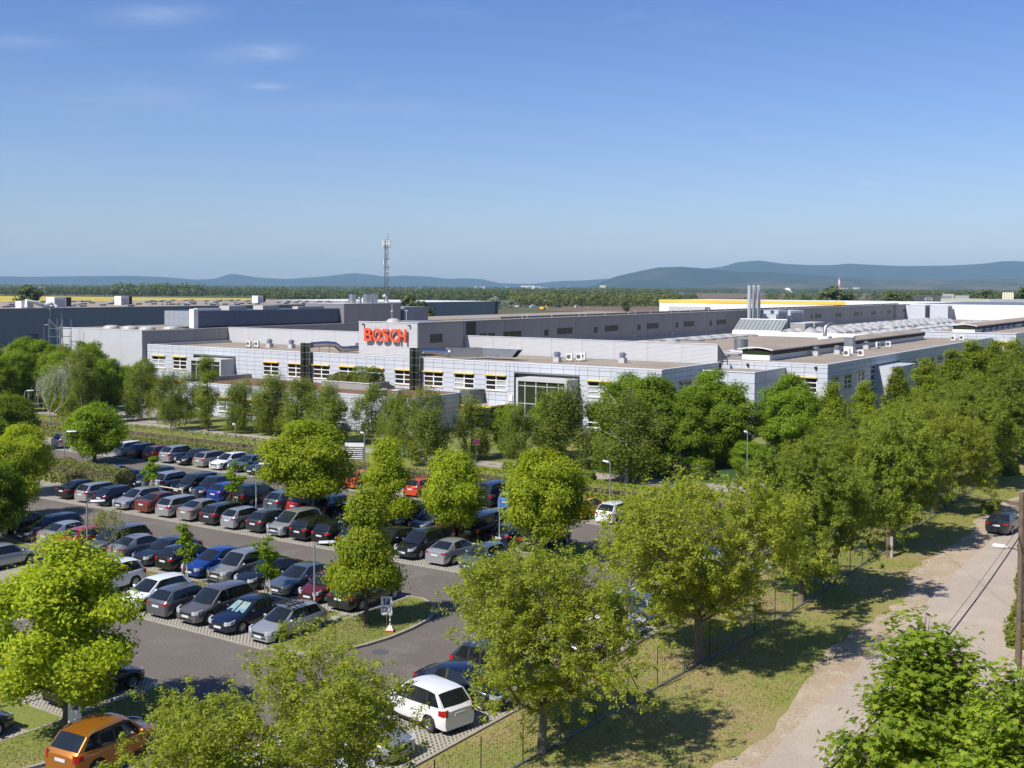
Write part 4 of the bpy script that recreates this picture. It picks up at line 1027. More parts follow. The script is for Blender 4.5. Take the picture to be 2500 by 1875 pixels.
c_ = [AX * d + RX * (tt * d) for tt, d in ((0.2335, 4300), (0.2460, 4300), (0.2460, 4360), (0.2335, 4360))]
b = MB(); top = AX * 4330 + RX * (0.2405 * 4330); tp2 = AX * 4330 + RX * (0.2430 * 4330)
b.add([(v.x, v.y, 0) for v in c_] + [(top.x, top.y, 17), (tp2.x, tp2.y, 17)], [(0, 1, 5, 4), (1, 2, 5), (2, 3, 4, 5), (3, 0, 4)]); b.obj('roof', M['white'], t)
t = thing('grain_store', 'pale blocky tower building far off left of the wooded hill', 'building'); b = MB(); rbox(b, 0.0775, 0.082, 6000, 0, 26, 40); rbox(b, 0.0735, 0.0772, 6000, 0, 13, 40); b.obj('wall', M['sill'], t)
t = thing('white_works', 'long white works far off at the foot of the low blue hills', 'building'); b = MB()
for a, c, h in ((-0.0335, -0.024, 16), (0.0075, 0.0195, 22), (0.0195, 0.0255, 17), (0.026, 0.030, 14), (-0.006, -0.002, 15)): rbox(b, a, c, 7000, 0, h, 50)
b.obj('wall', M['white'], t)

# ------------------------------------------------------------------ cars
def lerp_tab(tab, x):
    for (x0, y0), (x1, y1) in zip(tab, tab[1:]):
        if x <= x1: return y0 + (y1 - y0) * (x - x0) / (x1 - x0 + 1e-9) if x >= x0 else y0
    return tab[-1][1]

# style: L length, W width, H height, hood heights, x of windscreen base, roof front, roof rear, rear glass base (from the nose), deck height behind
STY = {
    'hatch':  dict(L=4.2, W=1.78, H=1.48, xa=1.05, xb=1.80, xd=3.55, xe=4.02, dk=1.00, g=1),
    'small':  dict(L=3.7, W=1.66, H=1.46, xa=0.85, xb=1.50, xd=3.15, xe=3.58, dk=1.00, g=1),
    'sedan':  dict(L=4.55, W=1.80, H=1.45, xa=1.25, xb=2.05, xd=3.35, xe=4.02, dk=1.03, g=1),
    'wagon':  dict(L=4.65, W=1.80, H=1.48, xa=1.25, xb=2.00, xd=4.15, xe=4.50, dk=1.00, g=2),
    'suv':    dict(L=4.4, W=1.86, H=1.66, xa=1.12, xb=1.80, xd=3.80, xe=4.22, dk=1.12, g=2),
    'mpv':    dict(L=4.4, W=1.80, H=1.66, xa=0.90, xb=1.75, xd=3.85, xe=4.25, dk=1.06, g=2),
    'van':    dict(L=4.9, W=1.92, H=1.95, xa=0.75, xb=1.45, xd=4.60, xe=4.82, dk=1.15, g=2),
    'coupe':  dict(L=4.6, W=1.90, H=1.36, xa=1.45, xb=2.15, xd=2.95, xe=3.95, dk=1.00, g=1),
}
CARM = {}
def car_meshes(st):
    if st in CARM: return CARM[st]
    p = STY[st]; L_, W, H = p['L'], p['W'], p['H']; hw = W / 2
    tall = H > 1.6
    rw = 0.345 if tall else 0.315
    xf, xr = 0.19 * L_, 0.80 * L_
    belt = 0.98 if tall else 0.92
    if st == 'van': belt = 1.12
    nose = 0.70 if tall else 0.60
    deck = [(0, nose), (0.05 * L_, nose + 0.10), (0.14 * L_, belt - 0.10), (p['xa'], belt), (0.6 * L_, belt + 0.05), (p['xe'], p['dk']), (L_ - 0.06, p['dk'] - (0.05 if p['xe'] < L_ - 0.3 else 0.02)), (L_, p['dk'] - 0.16)]
    wid = [(0, 0.78), (0.03 * L_, 0.90), (0.10 * L_, 0.975), (0.30 * L_, 1.0), (0.75 * L_, 1.0), (0.92 * L_, 0.97), (0.975 * L_, 0.92), (L_, 0.84)]
    a = rw + 0.085
    xs = sorted([0, 0.03 * L_, 0.09 * L_, xf - a, xf - a * 0.75, xf - a * 0.35, xf + a * 0.35, xf + a * 0.75, xf + a, p['xa'], 0.45 * L_, 0.55 * L_, xr - a, xr - a * .75, xr - a * .35, xr + a * .35, xr + a * .75, xr + a, 0.965 * L_, L_])
    xs = [x for i, x in enumerate(xs) if i == 0 or x - xs[i - 1] > 0.03]
    def sill(x):
        for c in (xf, xr):
            d = abs(x - c)
            if d < a + 1e-6: return max(0.24, rw + math.sqrt(max(0, a * a - d * d)) - 0.02)
        return 0.24 if tall else 0.20
    b = MB(); rings = []
    for x in xs:
        w = hw * lerp_tab(wid, x); zd = lerp_tab(deck, x); s0 = sill(x)
        z1 = max(s0 + 0.05, 0.46); z2 = max(z1 + 0.04, zd - 0.17)
        half = [(w * 0.93 if s0 < 0.3 else w * 0.99, s0), (w * 1.0, z1), (w * 0.985, z2), (w * 0.93, zd - 0.035), (w * 0.82, zd), (w * 0.4, zd + 0.022)]
        ring = [(-x, y, z) for y, z in half] + [(-x, 0, zd + 0.03)] + [(-x, -y, z) for y, z in reversed(half)]
        rings.append([len(b.v) + i for i in range(len(ring))]); b.v += ring
    for r0, r1 in zip(rings, rings[1:]):
        for i in range(len(r0) - 1): b.f.append([r0[i], r0[i + 1], r1[i + 1], r1[i]]); b.m.append(0)
    n = len(rings[0])
    for r_, rev in ((rings[0], True), (rings[-1], False)):
        for i in range(n // 2):
            q_ = [r_[i], r_[i + 1], r_[n - 2 - i], r_[n - 1 - i]]
            q_ = list(dict.fromkeys(q_))
            if len(q_) >= 3: b.f.append(q_ if not rev else q_[::-1]); b.m.append(0)
    # greenhouse
    xa, xb, xd, xe = p['xa'], p['xb'], p['xd'], p['xe']
    za, ze = lerp_tab(deck, xa) + 0.005, lerp_tab(deck, xe) + 0.005
    def yb(x): return hw * lerp_tab(wid, x) * 0.905
    yr = hw * (0.70 if not tall else 0.76) if st != 'van' else hw * 0.82
    zr = lambda x: H - 0.055 - 0.05 * max(0, (xb + 0.25 - x) / 0.25 if x < xb + 0.25 else 0) - (0.06 * max(0, (x - (xd - 0.5)) / 0.5))
    gl = {'w': MB(), 'r': MB(), 'sl': MB(), 'sr': MB()}
    def P(x, y, z): return (-x, y, z)
    # roof skin
    m_ = 6; R0 = []
    xsr = [xb, xb + 0.25, (xb + xd) / 2, xd - 0.4, xd]
    for x in xsr:
        row = []
        for k in range(m_ + 1):
            t = -1 + 2 * k / m_
            row.append(len(b.v)); b.v.append(P(x - (0.07 * (1 - t * t) if x == xb else 0) + (0.05 * (1 - t * t) if x == xd else 0), yr * t, zr(x) + 0.055 * (1 - t ** 2) ** 0.7))
        R0.append(row)
    for r0, r1 in zip(R0, R0[1:]):
        for k in range(m_): b.f.append([r0[k], r0[k + 1], r1[k + 1], r1[k]]); b.m.append(0)
    # windscreen and rear window: painted pillar strips at both sides
    def screen_(x0, z0, row, key, bulge):
        bot = []
        for k in range(m_ + 1):
            t = -1 + 2 * k / m_
            bot.append(P(x0 - bulge * (1 - t * t), yb(x0) * 0.97 * t, z0 + 0.02 * (1 - t * t)))
        top = [b.v[i] for i in row]
        edge = 0.055
        for k in range(m_):
            q_ = [bot[k], bot[k + 1], top[k + 1], top[k]]
            if k == 0 or k == m_ - 1:
                # split a pillar off
                i0, i1 = (0, 1) if k == 0 else (1, 0)
                bi = Vector(q_[i0]).lerp(Vector(q_[i1]), edge / (yb(x0) / 3)); ti = Vector(q_[3 - i0]).lerp(Vector(q_[3 - i1]), edge / (yr / 3))
                b.add([q_[i0], bi, ti, q_[3 - i0]], [(0, 1, 2, 3)])
                gl[key].add([bi, q_[i1], q_[3 - i1], ti], [(0, 1, 2, 3)])
            else: gl[key].add(q_, [(0, 1, 2, 3)])
        return bot
    screen_(xa, za, R0[0], 'w', 0.16)
    screen_(xe, ze, R0[-1], 'r', -0.06)
    # sides
    xbp = xb + (xd - xb) * (0.52 if p['g'] == 1 else 0.40) + 0.0
    if p['g'] == 1:
        if st == 'coupe': bx = [xa, xa + 0.26, xd - 0.15, xd + 0.25, xe]; tx = [xb, xb + 0.06, xd - 0.25, xd, xd]; kinds = 'pgpp'
        else:
            cx = xe - (0.62 if st == 'sedan' else 0.34)
            bx = [xa, xa + 0.22, xbp - 0.05, xbp + 0.05, cx, xe]; tx = [xb, xb + 0.06, xbp - 0.05, xbp + 0.05, xd - 0.12, xd]; kinds = 'pgkgp'
    else:
        xc = xbp + (xd - xbp) * 0.55
        bx = [xa, xa + 0.2, xbp - 0.05, xbp + 0.05, xc - 0.05, xc + 0.05, xe - 0.18, xe]; tx = [xb, xb + 0.06, xbp - 0.05, xbp + 0.05, xc - 0.05, xc + 0.05, xd - 0.12, xd]; kinds = 'pgkgkgp'
        if st == 'van': kinds = 'pgkpppp'
    trim = MB()
    for s_, key in ((1, 'sl'), (-1, 'sr')):
        for i, kd in enumerate(kinds):
            q_ = []
            for x, top in ((bx[i], 0), (bx[i + 1], 0), (tx[i + 1], 1), (tx[i], 1)):
                if top: q_.append(P(x, s_ * yr, zr(x)))
                else: q_.append(P(x, s_ * yb(x), lerp_tab(deck, x) - 0.01))
            if s_ > 0: q_ = q_[::-1]
            tgt = b if kd == 'p' else (gl[key] if kd == 'g' else trim)
            tgt.add(q_, [(0, 1, 2, 3)])
            if kd == 'g':   # strip of roof edge above the glass
                lo, hi = [Vector(v_) for v_ in q_[:2]], [Vector(v_) for v_ in q_[2:]]
    body = b.mesh('body', bpy.data.materials['paint_silver'], 38)
    glass = {k: g_.mesh({'w': 'windscreen', 'r': 'rear_window', 'sl': 'side_window', 'sr': 'side_window'}[k], M['carglass'], 30) for k, g_ in gl.items()}
    u = MB(); u.box(-0.955 * L_, -0.05 * L_, -hw * 0.70, hw * 0.70, 0.17, 0.60)
    for x in (xf, xr): u.box(-x - a * .9, -x + a * .9, -hw * 0.90, hw * 0.90, 0.5, rw + a - 0.05)
    u.add(trim.v, trim.f)
    u.box(-0.10 * L_, -0.012 * L_, -hw * 0.66, hw * 0.66, 0.22, 0.34); u.box(-L_ * 0.992, -0.95 * L_, -hw * 0.70, hw * 0.70, 0.20, 0.36)
    for s_ in (1, -1): u.box(-(xr - a), -(xf + a), s_ * hw * 0.9, s_ * hw * 0.965, 0.17, 0.27)
    under = u.mesh('underbody', M['black'])
    tw = 0.20
    w_ = MB(); w_.lathe([(rw * 0.60, -tw / 2 + .01), (rw * 0.72, -tw / 2), (rw * 0.96, -tw / 2 + 0.01), (rw, -tw / 2 + 0.04), (rw, tw / 2 - 0.04), (rw * 0.96, tw / 2 - 0.01), (rw * 0.72, tw / 2), (rw * 0.60, tw / 2 - 0.01)], 18, axis='y')
    w_.lathe([(0, -0.02), (rw * 0.62, -0.02)], 18, axis='y'); w_.lathe([(rw * 0.62, 0.02), (0, 0.02)], 18, axis='y')
    wheel = w_.mesh('wheel', M['tyre'], 40)
    rm = MB()
    rm.lathe([(rw * 0.53, -0.085), (rw * 0.64, -0.105), (rw * 0.645, -0.095), (rw * 0.55, -0.06)], 18, axis='y')
    rm.lathe([(0, -0.098), (rw * 0.13, -0.096), (rw * 0.15, -0.06)], 10, axis='y')
    for k in range(7):
        t = 2 * math.pi * k / 7
        d = Vector((math.cos(t), 0, math.sin(t))); e = Vector((-math.sin(t), 0, math.cos(t))) * rw * 0.085
        pts = [d * rw * 0.1 + e + Vector((0, -0.092, 0)), d * rw * 0.1 - e + Vector((0, -0.092, 0)), d * rw * 0.57 - e * 0.9 + Vector((0, -0.088, 0)), d * rw * 0.57 + e * 0.9 + Vector((0, -0.088, 0))]
        rm.add(pts + [q_ + Vector((0, 0.03, 0)) for q_ in pts], [(0, 1, 2, 3), (0, 4, 5, 1), (1, 5, 6, 2), (2, 6, 7, 3), (3, 7, 4, 0)])
    rim = rm.mesh('rim', M['rim'])
    def lamp(y0, y1, x0, x1, z0, z1, nm, mt, front):
        g_ = MB()
        for s_ in (1, -1):
            pass
        return None
    # lamps wrap round the corners
    hl = []; tl = []
    for s_ in (1, -1):
        g_ = MB(); zt = nose + 0.075; zb_ = nose - 0.10
        xo = [0.0, 0.03 * L_, 0.085 * L_]
        out_ = []
        for x, f in ((0.004, 0.50), (0.004, 0.74), (0.03 * L_, 0.905), (0.085 * L_, 0.97)):
            y = s_ * hw * (f if x < 0.01 else lerp_tab(wid, x) * 1.0)
            out_.append((-x + (0.018 if x < 0.06 else 0.006), y + s_ * 0.012))
        for i, (x, y) in enumerate(out_): g_.v += [(x, y, zb_ + 0.035 * i), (x, y, zt + 0.05 * max(0, i - 1) - 0.01 * (i == 0)), (x - 0.10, y * 0.93, zt + 0.05 * max(0, i - 1) + 0.012)]
        for i in range(3):
            k = 3 * i; g_.f += [[k, k + 3, k + 4, k + 1], [k + 1, k + 4, k + 5, k + 2]]; g_.m += [0, 0]
        hl.append(g_.mesh('headlight', M['headlight'], 30))
        g_ = MB(); zt = p['dk'] - 0.12; zb_ = zt - (0.13 if not tall else 0.24)
        if st in ('wagon', 'mpv', 'suv', 'van'): zt += 0.06
        out_ = []
        for x, f in ((L_ - 0.002, 0.56 if not tall else 0.68), (L_ - 0.002, 0.80), (0.975 * L_, 0.915), (0.93 * L_, 0.965)):
            y = s_ * hw * (f if x > L_ - 0.01 else lerp_tab(wid, x))
            out_.append((-x - (0.012 if x > L_ - 0.1 else 0.0), y + s_ * 0.008))
        for i, (x, y) in enumerate(out_): g_.v += [(x, y, zb_ + 0.025 * i), (x, y, zt - 0.015 * i), (x + 0.05, y * 0.96, zt + 0.01 - 0.015 * i)]
        for i in range(3):
            k = 3 * i; g_.f += [[k, k + 3, k + 4, k + 1], [k + 1, k + 4, k + 5, k + 2]]; g_.m += [0, 0]
        tl.append(g_.mesh('taillight', M['taillight'], 30))
    g_ = MB(); g_.box(-0.02, 0.014, -0.26, 0.26, -0.055, 0.055); plate = g_.mesh('number_plate', M['plate'])
    g_ = MB(); g_.box(-0.03, 0.022, -hw * 0.50, hw * 0.50, nose - 0.135, nose - 0.01); g_.box(-0.03, 0.016, -hw * 0.56, hw * 0.56, 0.30, 0.385); grille = g_.mesh('grille', M['black'])
    mir = []
    for s_ in (1, -1):
        g_ = MB(); g_.lathe([(0.0, -0.10), (0.06, -0.085), (0.085, 0.0), (0.06, 0.085), (0, 0.10)], 8, axis='y', cen=(-(xa + 0.32), s_ * (hw + 0.06), belt + 0.09)); g_.box(-(xa + 0.36), -(xa + 0.28), s_ * hw * 0.88, s_ * (hw + 0.03), belt + 0.02, belt + 0.06)
        mir.append(g_.mesh('mirror', bpy.data.materials['paint_silver'], 50))
    rl = MB()
    for s_ in (1, -1): rl.tube([P(xb + 0.25, s_ * yr * 0.95, zr(xb + .25) + 0.035), P(xb + 0.4, s_ * yr * 0.95, H + 0.03), P(xd - 0.4, s_ * yr * 0.95, H + 0.02), P(xd - 0.15, s_ * yr * 0.95, zr(xd - .15) + 0.03)], 0.022, 5)
    rails = rl.mesh('roof_rail', M['galv'])
    CARM[st] = dict(p=p, body=body, glass=glass, under=under, wheel=wheel, rim=rim, hl=hl, tl=tl, plate=plate, grille=grille, mir=mir, rails=rails, xf=xf, xr=xr, rw=rw, nose=nose, hw=hw)
    return CARM[st]

PAINT = {}
def paint(n, c, metal=0.55, rough=0.32):
    m_ = mat('paint_' + n, c, rough, metal, coat=0.9, spec=0.5)
    PAINT[n] = m_
paint('silver', (0.46, 0.46, 0.475)); paint('grey', (0.150, 0.152, 0.162)); paint('beige', (0.40, 0.38, 0.345)); paint('black', (0.010, 0.010, 0.012), 0.3); paint('darkgrey', (0.045, 0.046, 0.050), 0.5)
paint('navy', (0.010, 0.016, 0.045), 0.4); paint('blue', (0.012, 0.058, 0.32), 0.4); paint('sky', (0.05, 0.19, 0.55), 0.3); paint('white', (0.78, 0.78, 0.78), 0.0, 0.3); paint('red', (0.42, 0.016, 0.016), 0.15); paint('darkred', (0.16, 0.016, 0.018), 0.4)
paint('brownred', (0.20, 0.055, 0.032), 0.4); paint('orange', (0.52, 0.19, 0.018), 0.5); paint('orangered', (0.62, 0.075, 0.02), 0.2); paint('bluegrey', (0.13, 0.17, 0.22), 0.5); paint('green', (0.020, 0.040, 0.042), 0.4); paint('yellow', (0.72, 0.36, 0.015), 0.1); paint('greybrown', (0.17, 0.155, 0.145), 0.5); paint('brown', (0.045, 0.030, 0.024), 0.4)

CARS = {}
def car(st, col, u, v, head, label, group=None, rails=False, sx=1.0, sz=1.0):
    """u, v: centre on the ground; head: heading in degrees (90 = towards the factory)"""
    c = car_meshes(st); p = c['p']; L_ = p['L']; h = R(head)
    # body local frame: nose at x=0, tail at x=-L
    root = thing('parked_car', label, 'car', (u + math.cos(h) * L_ / 2 * sx, v + math.sin(h) * L_ / 2 * sx, 0.008), h, group)
    root.scale = (sx, 1, sz)
    def part(nm, me, pm=None):
        o = link(nm, me, root)
        if pm: o.material_slots[0].link = 'OBJECT'; o.material_slots[0].material = pm
        return o
    part('body', c['body'], PAINT[col])
    for k, nm in (('w', 'windscreen'), ('r', 'rear_window'), ('sl', 'side_window'), ('sr', 'side_window')): part(nm, c['glass'][k])
    part('underbody', c['under'])
    for x in (c['xf'], c['xr']):
        for s_ in (1, -1):
            w = link('wheel', c['wheel'], root, loc=(-x, s_ * (c['hw'] - 0.115), c['rw']), rz=0 if s_ < 0 else math.pi)
            link('rim', c['rim'], w)
    for m_ in c['hl']: part('headlight', m_)
    for m_ in c['tl']: part('taillight', m_)
    part('grille', c['grille'])
    o = link('number_plate', c['plate'], root, loc=(0.028, 0, c['nose'] - 0.20))
    o = link('number_plate', c['plate'], root, loc=(-L_ - 0.012, 0, p['dk'] - 0.32), rz=math.pi)
    for m_ in c['mir']: part('mirror', m_, PAINT[col])
    if rails: part('roof_rail', c['rails'])
    return root
F, B_ = -90, 90      # F: nose towards the camera side, B_: tail towards it
def row(items, vend, group):
    """items: (style, colour, u, facing, label, rails); vend = where the near bumpers stand"""
    for it in items:
        st, col, u, f, lab = it[:5]; rl = it[5] if len(it) > 5 else False
        L_ = STY[st]['L']
        jit = random.uniform(-1.2, 1.2)
        car(st, col, u * 0.993, vend + L_ / 2 + random.uniform(-0.12, 0.15), f + jit, lab, group, rl)
random.seed(21)
row([('hatch', 'silver', -42.25, F, 'silver hatchback with black roof bars at the right end of the nearest row'),
     ('sedan', 'navy', -45.2, F, 'dark navy saloon with a bright folded sunshade in its windscreen'),
     ('suv', 'greybrown', -47.75, F, 'grey brown small off-roader facing the camera beside the navy saloon', True),
     ('hatch', 'grey', -50.15, B_, 'grey hatchback seen from behind next to the grey brown off-roader'),
     ('hatch', 'white', -52.6, F, 'white hatchback half hidden behind the grey hatchback'),
     ('mpv', 'white', -57.2, F, 'white people carrier behind the big yellow green tree'),
     ('wagon', 'bluegrey', -62.0, F, 'blue grey estate car glimpsed through the left tree'),
     ('hatch', 'silver', -67.5, B_, 'silver hatchback almost hidden by the left trees')], 39.75, 'cars in the nearest double row, near side')
row([('coupe', 'darkgrey', -42.9, B_, 'dark grey sports coupe with round tail lamps under the island tree'),
     ('small', 'darkred', -45.5, F, 'small dark red hatchback facing the camera beside the lamp post'),
     ('sedan', 'bluegrey', -48.0, F, 'grey blue saloon facing the camera behind the staked sapling'),
     ('sedan', 'black', -50.6, F, 'black saloon with chrome lower trim between grey blue saloon and pale off-roader'),
     ('suv', 'beige', -52.95, F, 'pale silver beige off-roader facing the camera beside the bright blue saloon', True),
     ('sedan', 'blue', -55.4, F, 'bright blue saloon facing the camera in the second line'),
     ('hatch', 'black', -57.95, B_, 'black hatchback with red tail lamps behind the leafy sapling'),
     ('sedan', 'darkgrey', -60.3, F, 'dark grey saloon facing the camera left of the black hatchback'),
     ('sedan', 'beige', -62.7, B_, 'old beige silver saloon seen from behind'),
     ('mpv', 'grey', -65.1, F, 'grey people carrier facing the camera beside bare shrubs'),
     ('hatch', 'red', -67.6, B_, 'red hatchback behind the bare brown shrubs'),
     ('sedan', 'silver', -70.3, B_, 'silver blue saloon seen from behind at the left trees'),
     ('wagon', 'navy', -73.0, F, 'navy estate with roof rails at the left end of the second line', True),
     ('hatch', 'black', -75.6, B_, 'black hatchback lost behind the left edge trees')], 46.45, 'cars in the nearest double row, far side')
row([('sedan', 'black', -84.6, B_, 'black saloon left of the silver estate at the left trees'),
     ('wagon', 'silver', -82.0, B_, 'silver estate seen from behind at the left end of the middle row'),
     ('hatch', 'navy', -79.4, B_, 'very dark blue hatchback between two silver cars in the middle row'),
     ('hatch', 'silver', -76.9, F, 'silver hatchback with gaping grille facing the camera in the middle row'),
     ('sedan', 'brownred', -74.3, B_, 'red brown saloon seen from behind in the middle row'),
     ('wagon', 'silver', -71.6, B_, 'long silver estate seen from behind, right of the red brown saloon'),
     ('sedan', 'beige', -69.1, B_, 'pale green silver saloon with red lamps behind a thin sapling'),
     ('wagon', 'darkgrey', -66.55, B_, 'dark grey estate with tall rear lamps in the middle row'),
     ('small', 'silver', -64.15, B_, 'small silver three-door hatchback in the middle row'),
     ('hatch', 'darkgrey', -61.75, B_, 'charcoal hatchback with large red rear lamps'),
     ('mpv', 'silver', -59.45, F, 'silver microvan with black windscreen facing the camera in the middle row'),
     ('wagon', 'black', -57.2, B_, 'black estate with dark rear screen, right of the silver microvan'),
     ('wagon', 'black', -55.0, B_, 'black estate at the left edge of the island tree'),
     ('hatch', 'darkgrey', -52.6, B_, 'dark hatchback hidden behind the island tree'),
     ('sedan', 'black', -50.2, F, 'black saloon whose roof shows right of the island tree'),
     ('mpv', 'black', -47.6, F, 'black people carrier with bright headlamps beside the silver saloon'),
     ('sedan', 'silver', -44.85, B_, 'shiny silver saloon seen from behind near the grass tip'),
     ('small', 'bluegrey', -42.15, F, 'small steel grey hatchback facing the camera at the row end')], 57.45, 'cars in the middle double row, near side')
row([('hatch', 'red', -96.4, B_, 'red car whose roof peeps over the big bush'),
     ('sedan', 'blue', -88.6, B_, 'dark blue car just showing behind the big bush'),
     ('mpv', 'navy', -83.6, F, 'navy van like car left of the silver off-roader'),
     ('suv', 'silver', -80.75, B_, 'big silver off-roader seen from behind in the second middle line'),
     ('mpv', 'darkgrey', -78.0, F, 'dark people carrier facing the yellow barrier rail'),
     ('suv', 'navy', -75.5, F, 'navy off-roader with gleaming headlamps behind the barrier rail'),
     ('hatch', 'blue', -73.3, B_, 'bright blue hatchback seen from behind beside the barrier rail'),
     ('mpv', 'black', -70.4, B_, 'black people carrier right of the staked sapling'),
     ('hatch', 'bluegrey', -66.5, B_, 'blue grey hatchback behind a lamp post under the round tree'),
     ('small', 'red', -64.1, B_, 'small bright red car under the round yellow green tree'),
     ('suv', 'black', -61.4, B_, 'black off-roader with pale rear lamp behind the microvan'),
     ('hatch', 'navy', -58.8, B_, 'navy hatchback left of the two tier tree'),
     ('sedan', 'black', -56.3, B_, 'black car hidden behind the two tier tree'),
     ('suv', 'navy', -54.9 + 0.9, F, 'deep blue off-roader right of the two tier tree'),
     ('mpv', 'bluegrey', -52.0 + 0.4, F, 'grey hatch with sloping nose facing the camera behind the black saloon'),
     ('suv', 'brown', -49.6 + 0.4, B_, 'dark brown off-roader left of the slim trunked tree'),
     ('van', 'black', -47.0, B_, 'large black van behind the silver saloon'),
     ('hatch', 'navy', -44.4, B_, 'dark blue hatchback left of the lamp post in the far middle line'),
     ('wagon', 'darkgrey', -42.0, B_, 'dark grey estate at the tip of the far middle island')], 63.95, 'cars in the middle double row, far side')
row([('mpv', 'silver', -111.3, B_, 'silver round backed car left of the dark green round tree'),
     ('hatch', 'white', -108.2, F, 'white car mostly behind the dark green round tree'),
     ('wagon', 'white', -101.0, B_, 'white estate right behind the dark green round tree'),
     ('hatch', 'navy', -98.5, B_, 'deep blue hatchback at the left of the hedge row'),
     ('wagon', 'brownred', -95.9, B_, 'rust red estate in the hedge row'),
     ('suv', 'silver', -93.3, B_, 'silver boxy off-roader in the hedge row'),
     ('sedan', 'black', -90.9, F, 'black saloon between two silver cars of the hedge row'),
     ('wagon', 'beige', -88.4, B_, 'beige silver estate in the hedge row', True),
     ('hatch', 'white', -85.9, F, 'white hatchback facing the camera in the hedge row'),
     ('sedan', 'bluegrey', -83.4, F, 'blue grey saloon right of the white hatchback'),
     ('sedan', 'green', -80.9, F, 'very dark green saloon behind the small sapling'),
     ('hatch', 'silver', -78.3, F, 'silver car at the left edge of the round yellow green tree'),
     ('hatch', 'red', -70.6, B_, 'red car just right of the round yellow green tree'),
     ('small', 'orangered', -68.3, B_, 'orange red small car behind the two tier tree'),
     ('small', 'orangered', -61.3, B_, 'orange red city car with black roof and rear'),
     ('hatch', 'white', -58.9, F, 'white hatchback hidden behind the slim trunked tree'),
     ('sedan', 'sky', -56.5, F, 'pale blue car behind the slim trunked tree'),
     ('van', 'navy', -53.7, B_, 'dark blue panel van in the hedge row'),
     ('hatch', 'sky', -51.4, B_, 'bright sky blue hatchback beside the dark blue van'),
     ('hatch', 'grey', -48.6, F, 'grey car behind the rightmost lot tree'),
     ('hatch', 'yellow', -44.95, B_, 'yellow hatchback near the right end of the hedge row'),
     ('hatch', 'white', -42.3, B_, 'white hatchback with black rear screen near the right end of the hedge row'),
     ('sedan', 'navy', -39.9, F, 'dark navy saloon at the right end of the hedge row')], 75.15, 'cars in the hedge row')
# row beside the fence, cars lie across the view
E_, Wt = 0, 180
fence_row = [('sedan', 'white', 30.2, E_, 'white saloon seen through the sparse front tree, nearest car of the fence row'), ('hatch', 'white', 31.9 - 4.2, E_, 'white car at the lower edge under the sparse front tree'), ('hatch', 'silver', 33.0, E_, 'silver hatchback with dark windscreen facing the fence kerb'), ('suv', 'white', 36.9, Wt - 12, 'white crossover seen from behind with dark sills'),
    ('sedan', 'navy', 39.7, E_, 'dark navy saloon whose nose shows above the white crossover'), ('suv', 'darkgrey', 42.2, E_, 'dark off-roader under the big fence ash'), ('wagon', 'white', 44.7, Wt, 'white estate behind the big fence ash'), ('hatch', 'silver', 47.2, E_, 'silver car showing through the big fence ash'),
    ('hatch', 'white', 52.0, E_, 'white car right of the big fence ash'), ('hatch', 'bluegrey', 54.5, Wt, 'grey hatchback with glowing rear lamp beyond the big fence ash'), ('sedan', 'silver', 57.0, Wt, 'silver saloon under the second fence ash'), ('hatch', 'blue', 59.5, E_, 'blue car glimpsed under the second fence ash'), ('wagon', 'silver', 62.0, E_, 'silver estate under the second fence ash'), ('hatch', 'white', 64.5, Wt, 'white hatchback far along the fence row'), ('sedan', 'bluegrey', 67.0, E_, 'blue grey saloon far along the fence row')]
for st, col, v, hd, lab in fence_row:
    car(st, col, -29.0 + random.uniform(-0.15, 0.15), v, hd + random.uniform(-2, 2), lab, 'cars along the fence')
car('suv', 'orange', -36.35, 26.8, 96, 'bright orange crossover at the lower left', None, True)
car('sedan', 'darkgrey', -42.6, 24.2, B_, 'dark car cut by the left edge of the picture')
car('sedan', 'bluegrey', -46.5, 31.0, F, 'blue grey car under the big yellow green tree')
car('hatch', 'black', -42.75, 30.9, B_, 'black hatchback with alloy wheel behind the big yellow green tree trunk')
car('wagon', 'darkgrey', -49.2, 31.0, B_, 'dark estate at the left edge behind the lamp post')
car('sedan', 'darkgrey', -16.5, 90.6, 86, 'old dark saloon standing on the dirt edge of the road')
# things on the cars
t = thing('roof_carrier', 'black roof bars on the silver hatchback of the nearest row', 'roof bars', (-41.95, 42.0, 1.50))
b = MB()
for y in (-0.55, 0.35): b.tube([(-0.68, y, -0.05), (-0.66, y, 0.10), (0.66, y, 0.10), (0.68, y, -0.05)], 0.035, 5)
b.obj('crossbar', M['steel'], t)
b = MB()
for y in (-0.42, -0.1, 0.22): b.box(-0.5, 0.5, y - 0.06, y + 0.06, 0.13, 0.17)
b.box(-0.55, -0.45, -0.7, 0.5, 0.12, 0.16); b.box(0.45, 0.55, -0.7, 0.5, 0.12, 0.16); b.obj('rack', M['black'], t)
sshade = mat('sunshade_foil', (0.50, 0.60, 0.40), 0.35, 0.3, col2=(0.12, 0.32, 0.50), vscale=3.5, var=0.1)
b = MB(); c = car_meshes('sedan')
y0, zb_ = 39.75 + 1.25, 0.945
for s_ in (-1, 1):
    b.quad((-44.88 + s_ * 0.06, y0 - 0.165, 0.955), (-44.88 + s_ * 0.62, y0 - 0.045, 0.95), (-44.88 + s_ * 0.50, y0 + 0.62, 1.315), (-44.88 + s_ * 0.05, y0 + 0.55, 1.335))
tag(b.obj('sunshade', sshade), 'bright green and blue sunshade across the windscreen of the navy saloon', 'sunshade')

